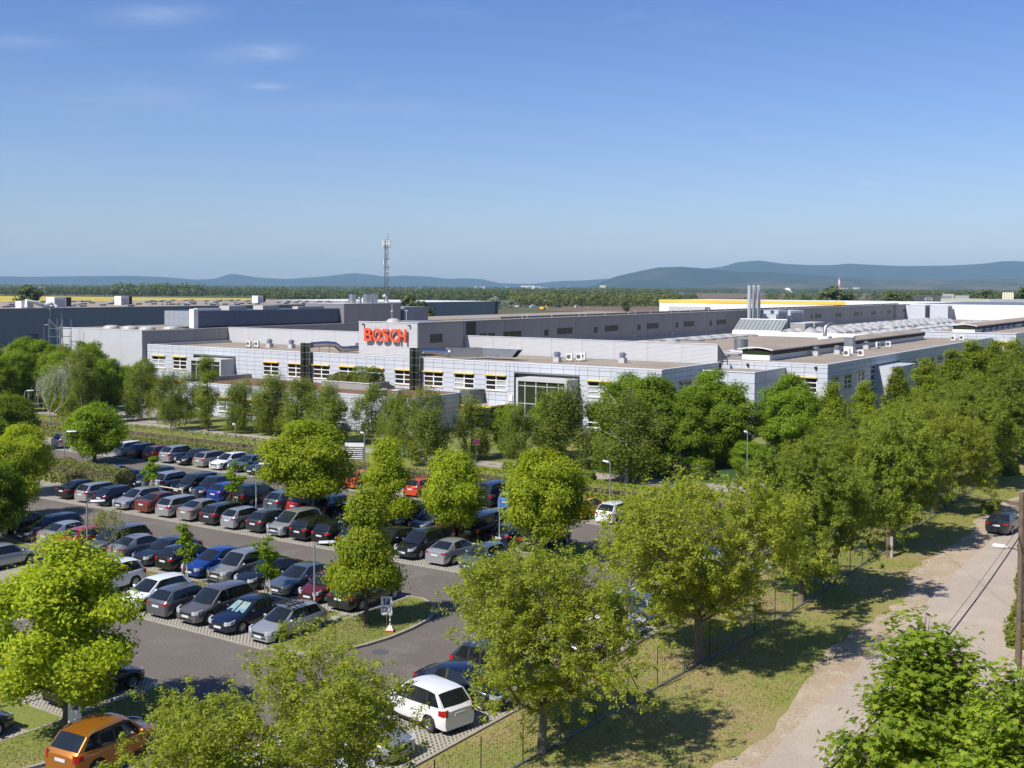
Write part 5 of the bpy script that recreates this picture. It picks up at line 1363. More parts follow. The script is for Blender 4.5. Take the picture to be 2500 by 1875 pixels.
# ------------------------------------------------------------------ trees
def leaves_mesh(name, P_, Nn, size, mt, rng, aspect=1.5, fold=0.0, shape=4):
    """one small pointed leaf face per point; P_ centres, Nn normals"""
    n = len(P_)
    Nn = Nn / (np.linalg.norm(Nn, axis=1, keepdims=True) + 1e-9)
    r_ = rng.normal(size=(n, 3)); T = np.cross(Nn, r_); T /= np.linalg.norm(T, axis=1, keepdims=True) + 1e-9
    B = np.cross(Nn, T)
    s = (size * rng.uniform(0.65, 1.35, n))[:, None]
    if shape == 4:
        a = P_ - T * s * aspect * 0.5; c = P_ + T * s * aspect * 0.5; b_ = P_ - B * s * 0.42 + T * s * 0.05; d = P_ + B * s * 0.42 + T * s * 0.05
        V = np.stack([a, b_, c, d], 1).reshape(-1, 3); k = 4
    else:
        # a lobed leaf outline (maple like), drawn as one ten-cornered face
        ang = np.array([-90, -50, -18, 8, 38, 62, 90, 118, 142, 172, 198, 230]) * math.pi / 180
        rad = np.array([0.25, 0.42, 0.72, 0.40, 0.80, 0.42, 0.98, 0.42, 0.80, 0.40, 0.72, 0.42])
        V = np.stack([P_ + T * s * (0.62 * r2 * math.sin(a2)) + B * s * (0.62 * r2 * math.cos(a2)) - Nn * s * (0.16 * r2) for a2, r2 in zip(ang, rad)], 1).reshape(-1, 3); k = 12
    me = bpy.data.meshes.new(name)
    me.vertices.add(len(V)); me.vertices.foreach_set('co', V.astype(np.float32).ravel())
    me.loops.add(n * k); me.loops.foreach_set('vertex_index', np.arange(n * k, dtype=np.int32))
    me.polygons.add(n); me.polygons.foreach_set('loop_start', np.arange(0, n * k, k, dtype=np.int32)); me.polygons.foreach_set('loop_total', np.full(n, k, np.int32))
    me.materials.append(mt); me.update(); me.validate()
    return me

def unit(v): return v / (np.linalg.norm(v) + 1e-9)
def crown_mesh_tree(seed, H, Rr, clear, env, lobes, nleaf, size, leafm, barkm, trunk_r, up_bias=0.5, lobe_r=0.34, limb_show=1.0, jitter=0.25, shape=4, flat=0.75, strand=0.0):
    """trunk, limbs and a crown made of leaf clumps. env(t): crown radius factor at relative height t"""
    rng = np.random.default_rng(seed)
    ch = H - clear
    C_ = []
    tries = 0
    while len(C_) < lobes and tries < lobes * 60:
        tries += 1
        t = rng.uniform(0.04, 0.98); e = env(t) * Rr
        if rng.uniform() > (e / Rr) ** 1.0 + 0.12: continue
        a = rng.uniform(0, 2 * math.pi); r_ = e * math.sqrt(rng.uniform(0.02, 1.0)) * 0.86
        p = np.array([r_ * math.cos(a), r_ * math.sin(a), clear + t * ch])
        if all(np.linalg.norm((p - q_) * np.array([1, 1, 1.2])) > Rr * lobe_r * 0.62 for q_ in C_): C_.append(p)
    C_ = np.array(C_)
    # limbs
    b = MB()
    ax = lambda z: np.array([0.10 * Rr * math.sin(z * 0.9 + seed), 0.10 * Rr * math.cos(z * 0.7 + seed * 2), z]) * np.array([min(1, z / H), min(1, z / H), 1])
    zs = np.linspace(0, H * 0.86, 8)
    b.tube([ax(z) for z in zs], [trunk_r * (1.25 if z == 0 else 1) * (1 - 0.80 * (z / (H * 0.9)) ** 0.8) for z in zs], 8)
    for p in C_:
        z0 = max(clear * 0.8, min(H * 0.8, p[2] - np.linalg.norm(p[:2]) * rng.uniform(0.5, 1.0)))
        s_ = ax(z0); mid = (s_ + p) / 2 + np.array([0, 0, -0.08 * np.linalg.norm(p - s_)]) + rng.normal(size=3) * 0.06 * Rr
        r0 = trunk_r * 0.34 * limb_show
        b.tube([s_, mid, p, p + (p - mid) * 0.25], [r0, r0 * 0.62, r0 * 0.30, r0 * 0.1], 5, cap=False)
        for _ in range(3):
            d = rng.normal(size=3); d[2] = abs(d[2]) * 0.6; d = unit(d + 0.8 * unit(p - s_)) * Rr * lobe_r * 0.9
            b.tube([mid, (mid + p) / 2 + d * 0.5, p + d * 0.7], [r0 * 0.4, r0 * 0.25, r0 * 0.08], 4, cap=False)
    trunk = b.mesh('trunk', barkm, 60)
    # leaves gathered in twig-end tufts within the clumps
    per = nleaf // len(C_)
    P_, Nn = [], []
    cz = clear + ch * 0.45
    for p in C_:
        nt_ = max(4, per // 14)
        lr = Rr * lobe_r * rng.uniform(0.75, 1.2)
        d = rng.normal(size=(nt_, 3)); d /= np.linalg.norm(d, axis=1, keepdims=True)
        tuft = p + d * (lr * rng.uniform(0.35, 1.0, (nt_, 1)) ** 0.6) * np.array([1, 1, flat])
        k = per // nt_ + 1
        base = np.repeat(tuft, k, 0); dd = np.repeat(d, k, 0)
        off = rng.normal(size=base.shape) * jitter * np.array([1, 1, 0.6])
        if strand: off = np.stack([rng.normal(size=len(base)) * 0.09, rng.normal(size=len(base)) * 0.09, -strand * rng.uniform(0, 1, len(base)) + 0.2], 1)
        P_.append(base + off)
        outw = base - np.array([0, 0, cz]); outw /= np.linalg.norm(outw, axis=1, keepdims=True) + 1e-9
        Nn.append(0.55 * outw + 0.45 * dd + np.array([0, 0, up_bias]) + rng.normal(size=base.shape) * 0.42)
    P_ = np.concatenate(P_); Nn = np.concatenate(Nn)
    crown = leaves_mesh('crown', P_, Nn, size, leafm, rng, shape=shape)
    return trunk, crown

def branch_tree(seed, H, Rr, clear, leafm, barkm, trunk_r, size, tuft_n, dens=1.0, droop=0.0, weep=False, limbs=None, spread=1.0):
    """open crown: forking branches that stay visible between tufts of leaves"""
    rng = np.random.default_rng(seed); b = MB(); tips = []
    def grow(p, d, L_, r_, lev):
        n = 4 if lev < 2 else 3
        pts = [p]; rad = [r_]; q_ = p.copy(); dd = d.copy()
        for i in range(n):
            dd = unit(dd + rng.normal(size=3) * 0.13 + np.array([0, 0, (0.10 if lev < 3 else 0.04) - droop * (lev >= 2) * 0.22]))
            q_ = q_ + dd * L_ / n; pts.append(q_.copy()); rad.append(r_ * (1 - 0.5 * (i + 1) / n))
        b.tube(pts, rad, 6 if lev == 0 else (5 if lev == 1 else (4 if lev == 2 else 3)), cap=False)
        if lev <= 1 and not weep and limbs is None:
            for i in range(1, n + 1):
                for _ in range(3 if lev == 0 else 1):
                    a = rng.normal(size=3); a[2] = rng.uniform(-0.7, 0.5); grow(pts[i], unit(unit(a) + dd * 0.4), rng.uniform(0.7, 1.15), max(0.008, rad[i] * 0.25), 3)
        if lev >= 1:
            for i in range(1, n + 1):
                if rng.uniform() < 0.75: tips.append((pts[i], dd))
        if lev >= 4 or L_ < 0.32: tips.append((q_, dd)); return
        nk = (3 if lev < 3 else 2) + (rng.uniform() < 0.6)
        for k in range(nk):
            s0 = rng.uniform(0.45, 1.0) if k else 1.0
            i = min(n, max(1, int(round(s0 * n))))
            a = rng.normal(size=3); a -= dd * a.dot(dd); a = unit(a)
            ang = rng.uniform(0.35, 0.75) * spread * (0.45 if k == 0 else 1)
            nd = unit(dd * math.cos(ang) + a * math.sin(ang))
            rr = np.hypot(pts[i][0], pts[i][1])
            if rr > Rr * 0.8: nd = unit(nd + np.array([-pts[i][0], -pts[i][1], 0]) / rr * 0.5)
            if pts[i][2] > H * 0.9: nd = unit(nd + np.array([0, 0, -0.5]))
            grow(pts[i], nd, L_ * rng.uniform(0.60, 0.80), max(0.006, rad[i] * 0.70), lev + 1)
    zs = np.linspace(0, clear, 5)
    lean = rng.normal(size=2) * 0.04
    tp = [np.array([lean[0] * z, lean[1] * z, z]) for z in zs]
    b.tube(tp, [trunk_r * (1.3, 1.0, .94, .88, .82)[i] for i in range(5)], 9)
    top = tp[-1]; nl = limbs or 8
    for k in range(nl):
        a = 2 * math.pi * (k + rng.uniform(-0.25, 0.25)) / max(1, nl - 1); el = (rng.uniform(0.28, 0.6) if k % 2 else rng.uniform(0.6, 1.0)) if k else 1.45
        d = np.array([math.cos(a) * math.cos(el), math.sin(a) * math.cos(el), math.sin(el)])
        grow(top - np.array([0, 0, rng.uniform(0, 0.45)]), d, (H - clear) * rng.uniform(0.42, 0.52) * (1.0 if k else 1.05), trunk_r * 0.38, 0)
    trunk = b.mesh('trunk', barkm, 60)
    rng.shuffle(tips)
    P_, Nn = [], []
    for p, d in tips:
        if rng.uniform() > dens: continue
        k = max(2, int(tuft_n * rng.uniform(0.6, 1.4)))
        if weep:
            L_ = rng.uniform(0.6, 2.4); f = rng.uniform(0, 1, k)
            pts = p + np.stack([rng.normal(size=k) * 0.13 + d[0] * 0.3 * f, rng.normal(size=k) * 0.10 + d[1] * 0.3 * f, -L_ * f + rng.normal(size=k) * 0.05], 1)
            nn = rng.normal(size=(k, 3)) + np.array([d[0], d[1], 0.35])
        else:
            dirs = rng.normal(size=(k, 3)); dirs /= np.linalg.norm(dirs, axis=1, keepdims=True)
            pts = p + dirs * np.array([1, 1, 0.7]) * rng.uniform(0.06, 0.30, (k, 1)) + np.array([0, 0, -0.03])
            nn = dirs * 0.6 + np.array([0, 0, 0.7]) + rng.normal(size=(k, 3)) * 0.35
        P_.append(pts); Nn.append(nn)
    crown = leaves_mesh('crown', np.concatenate(P_), np.concatenate(Nn), size, leafm, rng, aspect=1.9)
    return trunk, crown

LM_yel = leaf_mat('leaf_yellow_green', (0.165, 0.235, 0.016), (0.275, 0.345, 0.019), (0.385, 0.415, 0.025), 0.45)
LM_grn = leaf_mat('leaf_fresh_green', (0.0869, 0.159, 0.0103), (0.148, 0.23, 0.0143), (0.221, 0.292, 0.0205), 0.45)
LM_mid = leaf_mat('leaf_mid_green', (0.109, 0.166, 0.0216), (0.176, 0.229, 0.0284), (0.255, 0.281, 0.0386), 0.45)
LM_ash = leaf_mat('leaf_ash', (0.137, 0.18, 0.0209), (0.213, 0.255, 0.0275), (0.307, 0.325, 0.0408), 0.45)
LM_bir = leaf_mat('leaf_birch', (0.102, 0.141, 0.0215), (0.167, 0.206, 0.0311), (0.246, 0.27, 0.0502), 0.45)
LM_horn = leaf_mat('leaf_hornbeam', (0.131, 0.184, 0.0135), (0.2, 0.253, 0.018), (0.279, 0.314, 0.0248), 0.45)
LM_big = leaf_mat('leaf_near_maple', (0.105, 0.163, 0.0168), (0.194, 0.273, 0.0252), (0.304, 0.367, 0.0368), 0.45)
LM_bush = leaf_mat('leaf_bush', (0.125, 0.152, 0.0425), (0.205, 0.228, 0.0644), (0.294, 0.304, 0.0978), 0.45)
LM_hedge = leaf_mat('leaf_hedge', (0.133, 0.169, 0.0184), (0.205, 0.25, 0.0253), (0.304, 0.33, 0.0391), 0.45)
LM_far = leaf_mat('leaf_far', (0.055, 0.0788, 0.0225), (0.0887, 0.115, 0.0312), (0.129, 0.151, 0.0462), 0.3)
LM_silver = leaf_mat('leaf_silver', (0.189, 0.202, 0.152), (0.265, 0.272, 0.209), (0.341, 0.341, 0.265), 0.45)

egg = lambda t: max(0.05, (math.sin(math.pi * min(1, t * 0.92 + 0.10)) ** 0.62))
cone = lambda t: max(0.04, 1.0 * (1 - t) ** 0.72 * min(1, 0.55 + t * 4))
roundc = lambda t: max(0.05, math.sin(math.pi * (0.06 + 0.90 * t)) ** 0.55)
column = lambda t: max(0.05, math.sin(math.pi * (0.10 + 0.86 * t)) ** 0.45)
tiered = lambda t: max(0.05, (1 - t) ** 0.55 * (0.75 + 0.25 * math.sin(t * 17)))

KIND = {}
KIND['maple_yellow'] = [crown_mesh_tree(s, 6.6, 2.6, 1.9, egg, 36, 40000, 0.118, LM_yel, M['bark'], 0.13) for s in (11, 12, 13)]
KIND['maple_open'] = [crown_mesh_tree(s, 7.8, 3.1, 1.9, egg, 46, 52000, 0.108, LM_yel, M['bark'], 0.20, lobe_r=0.26, limb_show=1.0, jitter=0.22) for s in (21,)]
KIND['maple_tier'] = [crown_mesh_tree(s, 6.8, 2.3, 1.45, tiered, 42, 34000, 0.110, LM_grn if s == 32 else LM_yel, M['bark'], 0.15, lobe_r=0.27) for s in (31, 32)]
KIND['maple_island'] = [crown_mesh_tree(35, 6.8, 2.35, 2.1, tiered, 46, 40000, 0.105, leaf_mat('leaf_island_maple', (0.152, 0.214, 0.0184), (0.25, 0.312, 0.0218), (0.366, 0.401, 0.0287), 0.45), M['bark'], 0.15, lobe_r=0.25)]
KIND['maple_dark'] = [crown_mesh_tree(s, 6.0, 3.3, 1.1, roundc, 44, 36000, 0.140, LM_grn, M['bark'], 0.20, lobe_r=0.30) for s in (41, 42)]
KIND['maple_green'] = [crown_mesh_tree(s, 8.8, 3.9, 0.9, roundc, 64, 44000, 0.155, LM_grn, M['bark'], 0.24, lobe_r=0.25) for s in (51, 52, 53)]
KIND['ash'] = [branch_tree(s, 8.4, 4.0, 2.2, LM_ash, M['ashbark'], 0.20, 0.074, 19, dens=0.74) for s in (61, 62, 63)]
KIND['ash_dense'] = [branch_tree(s, 9.0, 4.1, 1.9, LM_mid, M['ashbark'], 0.22, 0.098, 20, dens=0.85) for s in (64, 65)]
KIND['birch'] = [crown_mesh_tree(s, 8.0, 1.75, 0.9, lambda t: max(0.05, math.sin(math.pi * (0.16 + 0.80 * t)) ** 0.75), 34, 16500, 0.088, LM_bir, M['birch'], 0.085, lobe_r=0.36, flat=1.2, strand=1.25, up_bias=0.35) for s in (71, 72, 73)]
KIND['birch_bare'] = [branch_tree(78, 8.4, 2.2, 2.2, LM_bir, M['birch'], 0.12, 0.07, 4, dens=0.12, droop=0.0, limbs=6, spread=0.8)]
KIND['hornbeam'] = [crown_mesh_tree(s, 9.0, 2.7, 0.5, cone, 56, 36000, 0.135, LM_horn, M['bark'], 0.17, lobe_r=0.27, flat=1.1) for s in (81, 82)]
KIND['poplar'] = [crown_mesh_tree(84, 9.2, 1.25, 0.6, column, 34, 14000, 0.12, LM_mid, M['bark'], 0.12, lobe_r=0.42, flat=1.4)]
KIND['sapling'] = [crown_mesh_tree(s, 3.4, 0.62, 1.35, column, 12, 1500, 0.10, LM_grn, M['bark'], 0.032, lobe_r=0.42, jitter=0.10) for s in (91, 92)]
KIND['sapling_bare'] = [branch_tree(95, 3.7, 0.9, 1.4, LM_ash, M['ashbark'], 0.045, 0.06, 3, dens=0.25, limbs=5, spread=0.8)]
KIND['far'] = [crown_mesh_tree(s, 10, 5, 0.5, roundc, 26, 2600, 0.75, LM_far, M['bark'], 0.3, lobe_r=0.34, jitter=0.5) for s in (101, 102)]
KIND['silver'] = [crown_mesh_tree(105, 8, 6.5, 0.2, roundc, 26, 3000, 0.7, LM_silver, M['bark'], 0.3, lobe_r=0.32, jitter=0.5)]
KIND['near_maple'] = [crown_mesh_tree(111, 10.6, 2.75, 2.0, lambda t: max(0.05, (1 - t) ** 0.55 * min(1, 0.5 + 2.5 * t)), 74, 19000, 0.20, LM_big, M['bark'], 0.20, lobe_r=0.26, shape=12, jitter=0.20, up_bias=0.75)]
NOM = {'maple_yellow': 6.6, 'maple_open': 7.8, 'maple_tier': 6.8, 'maple_island': 6.8, 'maple_dark': 6.0, 'maple_green': 8.8, 'ash': 8.4, 'ash_dense': 9.0, 'birch': 8.2, 'birch_bare': 8.4, 'hornbeam': 9.0, 'poplar': 9.2, 'sapling': 3.4, 'sapling_bare': 3.7, 'far': 10, 'silver': 8, 'near_maple': 10.6}
def real_h(pair):
    co = np.empty(len(pair[1].vertices) * 3, np.float32); pair[1].vertices.foreach_get('co', co); return float(np.percentile(co[2::3], 99.7))
CN = {'maple_yellow': 'maple_tree', 'maple_open': 'maple_tree', 'maple_tier': 'maple_tree', 'maple_island': 'maple_tree', 'maple_dark': 'maple_tree', 'maple_green': 'maple_tree', 'ash': 'ash_tree', 'ash_dense': 'ash_tree', 'birch': 'birch_tree', 'birch_bare': 'birch_tree', 'hornbeam': 'hornbeam_tree', 'poplar': 'poplar_tree', 'sapling': 'sapling', 'sapling_bare': 'sapling', 'far': 'broadleaf_tree', 'silver': 'willow_bush', 'near_maple': 'maple_tree'}
def tree(kind, u, v, h, label, w=1.0, group=None, rz=None, var=None, z=0.0, nm=None):
    t_, c_ = KIND[kind][(random.randrange(len(KIND[kind])) if var is None else var) % len(KIND[kind])]
    s_ = h / real_h((t_, c_))
    o = thing(nm or CN[kind], label, 'tree' if 'willow' not in CN[kind] else 'bush', (u, v, z), random.uniform(0, 6.28) if rz is None else rz, group, (s_ * w, s_ * w, s_))
    link('trunk', t_, o); link('crown', c_, o)
    return o
random.seed(33)
# car park maples
tree('maple_open', -39.7, 27.4, 7.9, 'large yellow green maple at the lower left behind the orange car', 1.14, None, 0.4)
tree('maple_yellow', -60.8, 62.9, 7.6, 'dense round yellow green maple in the middle of the car park', 1.22, 'maples in the car park', 1.0, 0)
tree('maple_tier', -53.2, 62.9, 6.9, 'bright yellow maple whose top shows just above the island tree', 1.0, 'maples in the car park', 2.0, 0)
tree('maple_island', -39.6, 45.3, 7.3, 'layered green maple on the kerbed grass island beside the parking sign', 0.88, None, 0.6)
tree('maple_yellow', -47.0, 62.9, 6.6, 'slim trunked yellow green maple rising between black van and silver saloon', 0.82, 'maples in the car park', 3.0, 1)
tree('maple_yellow', -39.5, 62.7, 7.2, 'airy yellow green maple at the far island tip, rightmost of the car park maples', 1.0, 'maples in the car park', 5.0, 2)
tree('maple_dark', -98.3, 71.2, 6.0, 'dark green round maple standing alone at the left of the car park', 1.0, None, 1.0, 0)
tree('maple_yellow', -88.5, 57.0, 5.9, 'yellow green maple at the left edge, upper one', 1.12, 'maples at the left edge', 1.2, 0)
tree('maple_dark', -74.2, 45.3, 5.6, 'dark green maple at the left edge below the yellow green one', 0.85, 'maples at the left edge', 4.0, 1)
tree('maple_yellow', -79.8, 50.5, 6.0, 'leafy maple at the left edge between the upper and lower ones', 0.95, 'maples at the left edge', 2.2, 1)
tree('maple_dark', -113.0, 71.8, 6.0, 'dark green maple cut by the left edge beside the silver car', 0.80, None, 3.0, 1)
# ash row along the fence
for i, (u, v, h, k, w, lab) in enumerate(((-23.8, 23.0, 7.3, 'ash', 1.18, 'sparse ash at the bottom edge with many bare twigs'),
        (-23.2, 36.7, 8.2, 'ash', 1.06, 'big ash with pale trunk at the fence, in front of the white cars'),
        (-22.7, 50.0, 9.0, 'ash', 1.0, 'second ash of the fence row with a dark stout trunk'),
        (-22.3, 63.1, 8.9, 'ash_dense', 0.92, 'third ash of the fence row, thick leaves over the verge shadow'),
        (-21.6, 79.3, 9.4, 'ash_dense', 0.86, 'fourth ash of the fence row behind the brown utility pole'),
        (-22.4, 94.0, 8.8, 'ash', 0.95, 'fifth ash of the fence row with pale forked branches'),
        (-22.6, 109.1, 9.0, 'ash_dense', 1.0, 'sixth ash of the fence row with a forked trunk at the wire fence'),
        (-22.9, 125.0, 9.6, 'ash_dense', 1.05, 'seventh ash of the fence row near the right edge'),
        (-22.0, 142.0, 9.6, 'ash_dense', 1.0, 'eighth ash of the fence row at the right edge'),
        (-27.5, 100.5, 6.6, 'ash', 1.0, 'ash standing back inside the fence beside the pale path'),
        (-28.5, 116.0, 6.7, 'ash_dense', 1.0, 'bushy ash inside the fence below the conical trees'),
        (-27.5, 84.5, 6.6, 'ash', 1.05, 'sparse ash inside the fence in front of the pale path bend'),
        (-30.5, 132.0, 6.8, 'ash_dense', 1.0, 'thick ash at the top of the fence row by the conical trees'),
        (-29.5, 91.0, 6.8, 'ash_dense', 1.0, 'thick ash inside the fence left of the verge pole'),
        (-31.0, 106.0, 6.4, 'ash_dense', 1.0, 'thick ash inside the fence right of the ball headed lamp'),
        (-27.0, 123.0, 7.0, 'ash_dense', 1.0, 'thick ash between footpath and fence'),
        (-26.5, 137.0, 7.2, 'ash_dense', 1.0, 'thick ash between footpath bend and fence, upper one'),
        (-33.5, 146.0, 6.4, 'ash_dense', 0.9, 'thick ash under the fourth conical hornbeam'),
        (-26.0, 158.0, 9.8, 'ash_dense', 1.1, 'ash far up the fence row at the right edge'))):
    tree(k, u, v, h * (1.0 if i < 2 else 1.04), lab, w * (0.94 if i < 2 else 1.0), 'ash trees along the fence', 1.7 * i + 0.3, i)
# conical hornbeams before the side wing
for i, (u, v, h, w) in enumerate(((-38.5, 117.5, 8.0, 0.95), (-39.0, 131.0, 7.2, 0.9), (-38.8, 143.5, 8.2, 0.9), (-38.5, 155.0, 8.6, 1.05), (-38.0, 168.0, 9.2, 1.1), (-37.5, 180.0, 10.0, 1.15), (-37.0, 193.0, 9.6, 1.1), (-36.5, 206.0, 9.4, 1.15), (-36.0, 220.0, 9.6, 1.1), (-35.0, 236.0, 9.8, 1.2))):
    tree('hornbeam', u, v, h, 'conical hornbeam before the shaded wing, ' + ('first', 'second', 'third', 'fourth', 'fifth', 'sixth', 'seventh', 'eighth', 'ninth', 'tenth')[i] + ' from the left', w * 1.22, 'conical hornbeams', i * 1.1, i)
# dense greens before the right end of the office block
for i, (u, v, h, w, k, lab) in enumerate(((-52.6, 104.0, 8.9, 1.08, 'maple_green', 'dense green maple hiding the right end of the office block'), (-46.0, 107.0, 8.3, 0.95, 'maple_green', 'broad green maple in front of the link block'), (-42.9, 117.0, 8.7, 0.82, 'maple_green', 'dense green maple below the window of the side wing'), (-57.3, 108.5, 8.6, 0.85, 'maple_green', 'green maple between glass bay and the dense group'),
        (-49.6, 112.0, 9.2, 0.7, 'maple_green', 'tall green maple with three leafy tips before the link block'), (-62.6, 101.5, 6.8, 0.85, 'maple_green', 'low green maple below the glass bay'), (-40.0, 108.5, 7.6, 0.8, 'maple_green', 'green maple left of the first conical tree'), (-54.5, 99.5, 8.4, 0.8, 'maple_green', 'green maple behind the largest weeping birch'), (-47.5, 103.5, 7.6, 0.8, 'maple_green', 'green maple at the front of the dense group'))):
    tree(k, u, v, h, lab, w * 1.14, 'green maples by the office block', i * 1.3, i)
tree('maple_dark', -66.5, 98.5, 5.6, 'small green maple right of the annex lamp', 0.72, None, 0.3, 0)
tree('maple_dark', -41.0, 101.5, 3.4, 'low shrub like maple at the shady lawn edge', 1.0, None, 2.3, 1)
# birches
for i, (u, v, h, w, lab) in enumerate(((-49.4, 92.6, 8.6, 1.45, 'weeping birch before the dense maples, just behind the bright hedge'), (-58.3, 96.2, 8.6, 1.35, 'weeping birch below the glass bay'), (-61.6, 93.2, 6.4, 1.1, 'short weeping birch left of the glass bay birch'), (-71.0, 90.2, 8.0, 1.2, 'white stemmed birch right of the annex corner'), (-69.2, 95.5, 6.8, 1.2, 'broad weeping birch between annex corner and no stopping sign'),
        (-85.2, 98.4, 6.9, 1.35, 'thick birch in front of the annex wall end'), (-88.3, 94.5, 7.2, 1.2, 'birch before the annex, fifth from the lone round tree'), (-91.2, 97.6, 6.4, 1.2, 'birch before the annex left of the planter'), (-94.6, 96.2, 7.2, 1.15, 'birch with clear white stem before the annex'), (-99.4, 97.2, 7.6, 1.3, 'leafy birch before the middle of the annex'), (-104.9, 96.0, 6.2, 1.2, 'small birch below the annex roof edge'), (-113.2, 92.8, 7.4, 1.15, 'birch right of the lone maple trunk lawn'), (-117.5, 99.0, 6.8, 1.0, 'birch at the left end of the annex'),
        (-80.8, 97.0, 6.4, 1.1, 'birch just left of the annex lamp'), (-97.0, 99.5, 6.8, 1.2, 'birch close to the annex wall below the planter'), (-102.2, 98.8, 7.0, 1.1, 'birch close to the annex wall left of the planter'), (-107.0, 99.0, 6.4, 1.1, 'birch behind the slender poplar'), (-76.0, 92.8, 7.0, 1.1, 'birch right of the white information board'), (-132.0, 92.0, 8.4, 1.2, 'birch with white stem at the left by the far lamp'), (-127.0, 90.0, 7.8, 1.2, 'weeping birch in the left clump, nearest the car park'), (-139.0, 98.0, 9.0, 1.3, 'tall birch in the left clump before the ribbed hall'), (-147.0, 101.0, 8.6, 1.3, 'birch at the back of the left clump'), (-124.5, 97.5, 8.0, 1.1, 'birch at the right side of the left clump'))):
    tree('birch', u, v, h, lab, w * 1.28, 'birches', i * 0.9, i)
tree('birch_bare', -125.6, 84.6, 8.6, 'bare white birch with leafless branches at the left', 0.9, None, 0.5)
tree('poplar', -108.8, 95.0, 9.4, 'slender poplar in front of the left glass bay', 1.0, None)
for i, (u, v, h, w) in enumerate(((-150, 108, 8.4, 0.9), (-157, 112.5, 8.8, 0.95), (-164, 109, 8.8, 1.0), (-172, 112, 9.0, 1.0), (-181, 108, 8.4, 1.0), (-146, 104, 7.8, 0.8), (-158, 101.5, 8.0, 0.9), (-171, 100, 8.2, 1.0), (-137, 93.5, 6.6, 0.75), (-168, 93, 8.0, 0.9), (-193, 116, 8.6, 1.1), (-147, 91.5, 7.5, 0.8), (-153, 96.5, 7.8, 0.9), (-143.5, 98.5, 8.2, 0.85), (-139.5, 103.5, 7.2, 0.8), (-163, 104, 8.8, 1.0), (-151.5, 103.5, 8.8, 0.9), (-162, 97, 8.2, 0.9), (-179, 98, 8.4, 1.0))):
    tree('maple_green', u, v, h, 'fresh green maple in the clump before the ribbed hall at the left', w, 'maples of the left clump', i * 1.7, i)
tree('maple_dark', -141.5, 111.0, 6.6, 'small round maple with clear trunk before the stair glazing', 0.7, None, 1.1, 0)
tree('maple_dark', -147.2, 112.8, 5.4, 'low round maple at the corner of the ribbed hall', 0.75, None, 1.9, 1)
# the near maple on the other side of the road
tree('near_maple', -7.6, 30.5, 9.4, 'large near maple with lobed leaves at the lower right corner', 1.2, None, 0.8)
tree('near_maple', -5.0, 29.2, 8.9, 'second leafy maple at the bottom right corner behind the larger one', 1.05, None, 2.9)
# saplings with stakes
for i, (k, u, v, h, w, lab) in enumerate((('sapling', -79.0, 63.0, 3.4, 1.5, 'thin sapling with two pale stakes right of the big bush'), ('sapling', -68.9, 62.9, 3.9, 1.3, 'thin sapling with crossed pale stakes beside the black people carrier'), ('sapling', -54.1, 45.4, 3.7, 1.15, 'slim dense sapling with a stake behind the black hatchback'), ('sapling', -47.0, 45.3, 3.8, 1.1, 'sapling with two stakes before the grey blue saloon'), ('sapling_bare', -61.1, 45.5, 3.9, 1.0, 'nearly bare sapling with a white stem beside the left lamp post'))):
    tree(k, u, v, h, lab, w, 'saplings', i * 1.3, i)
    st_ = thing('tree_stake', 'pale wooden stakes holding ' + ('the sapling by the big bush', 'the sapling by the black people carrier', 'the slim dense sapling', 'the sapling by the grey blue saloon', 'the nearly bare sapling')[i], 'stake', (u, v, 0.05))
    for s_ in (-1, 1):
        b = MB(); b.tube([(s_ * 0.5, -0.15 * s_, 0), (s_ * 0.08, 0.02, 1.45)], 0.035, 6); b.obj('stake', M['stake'], st_)
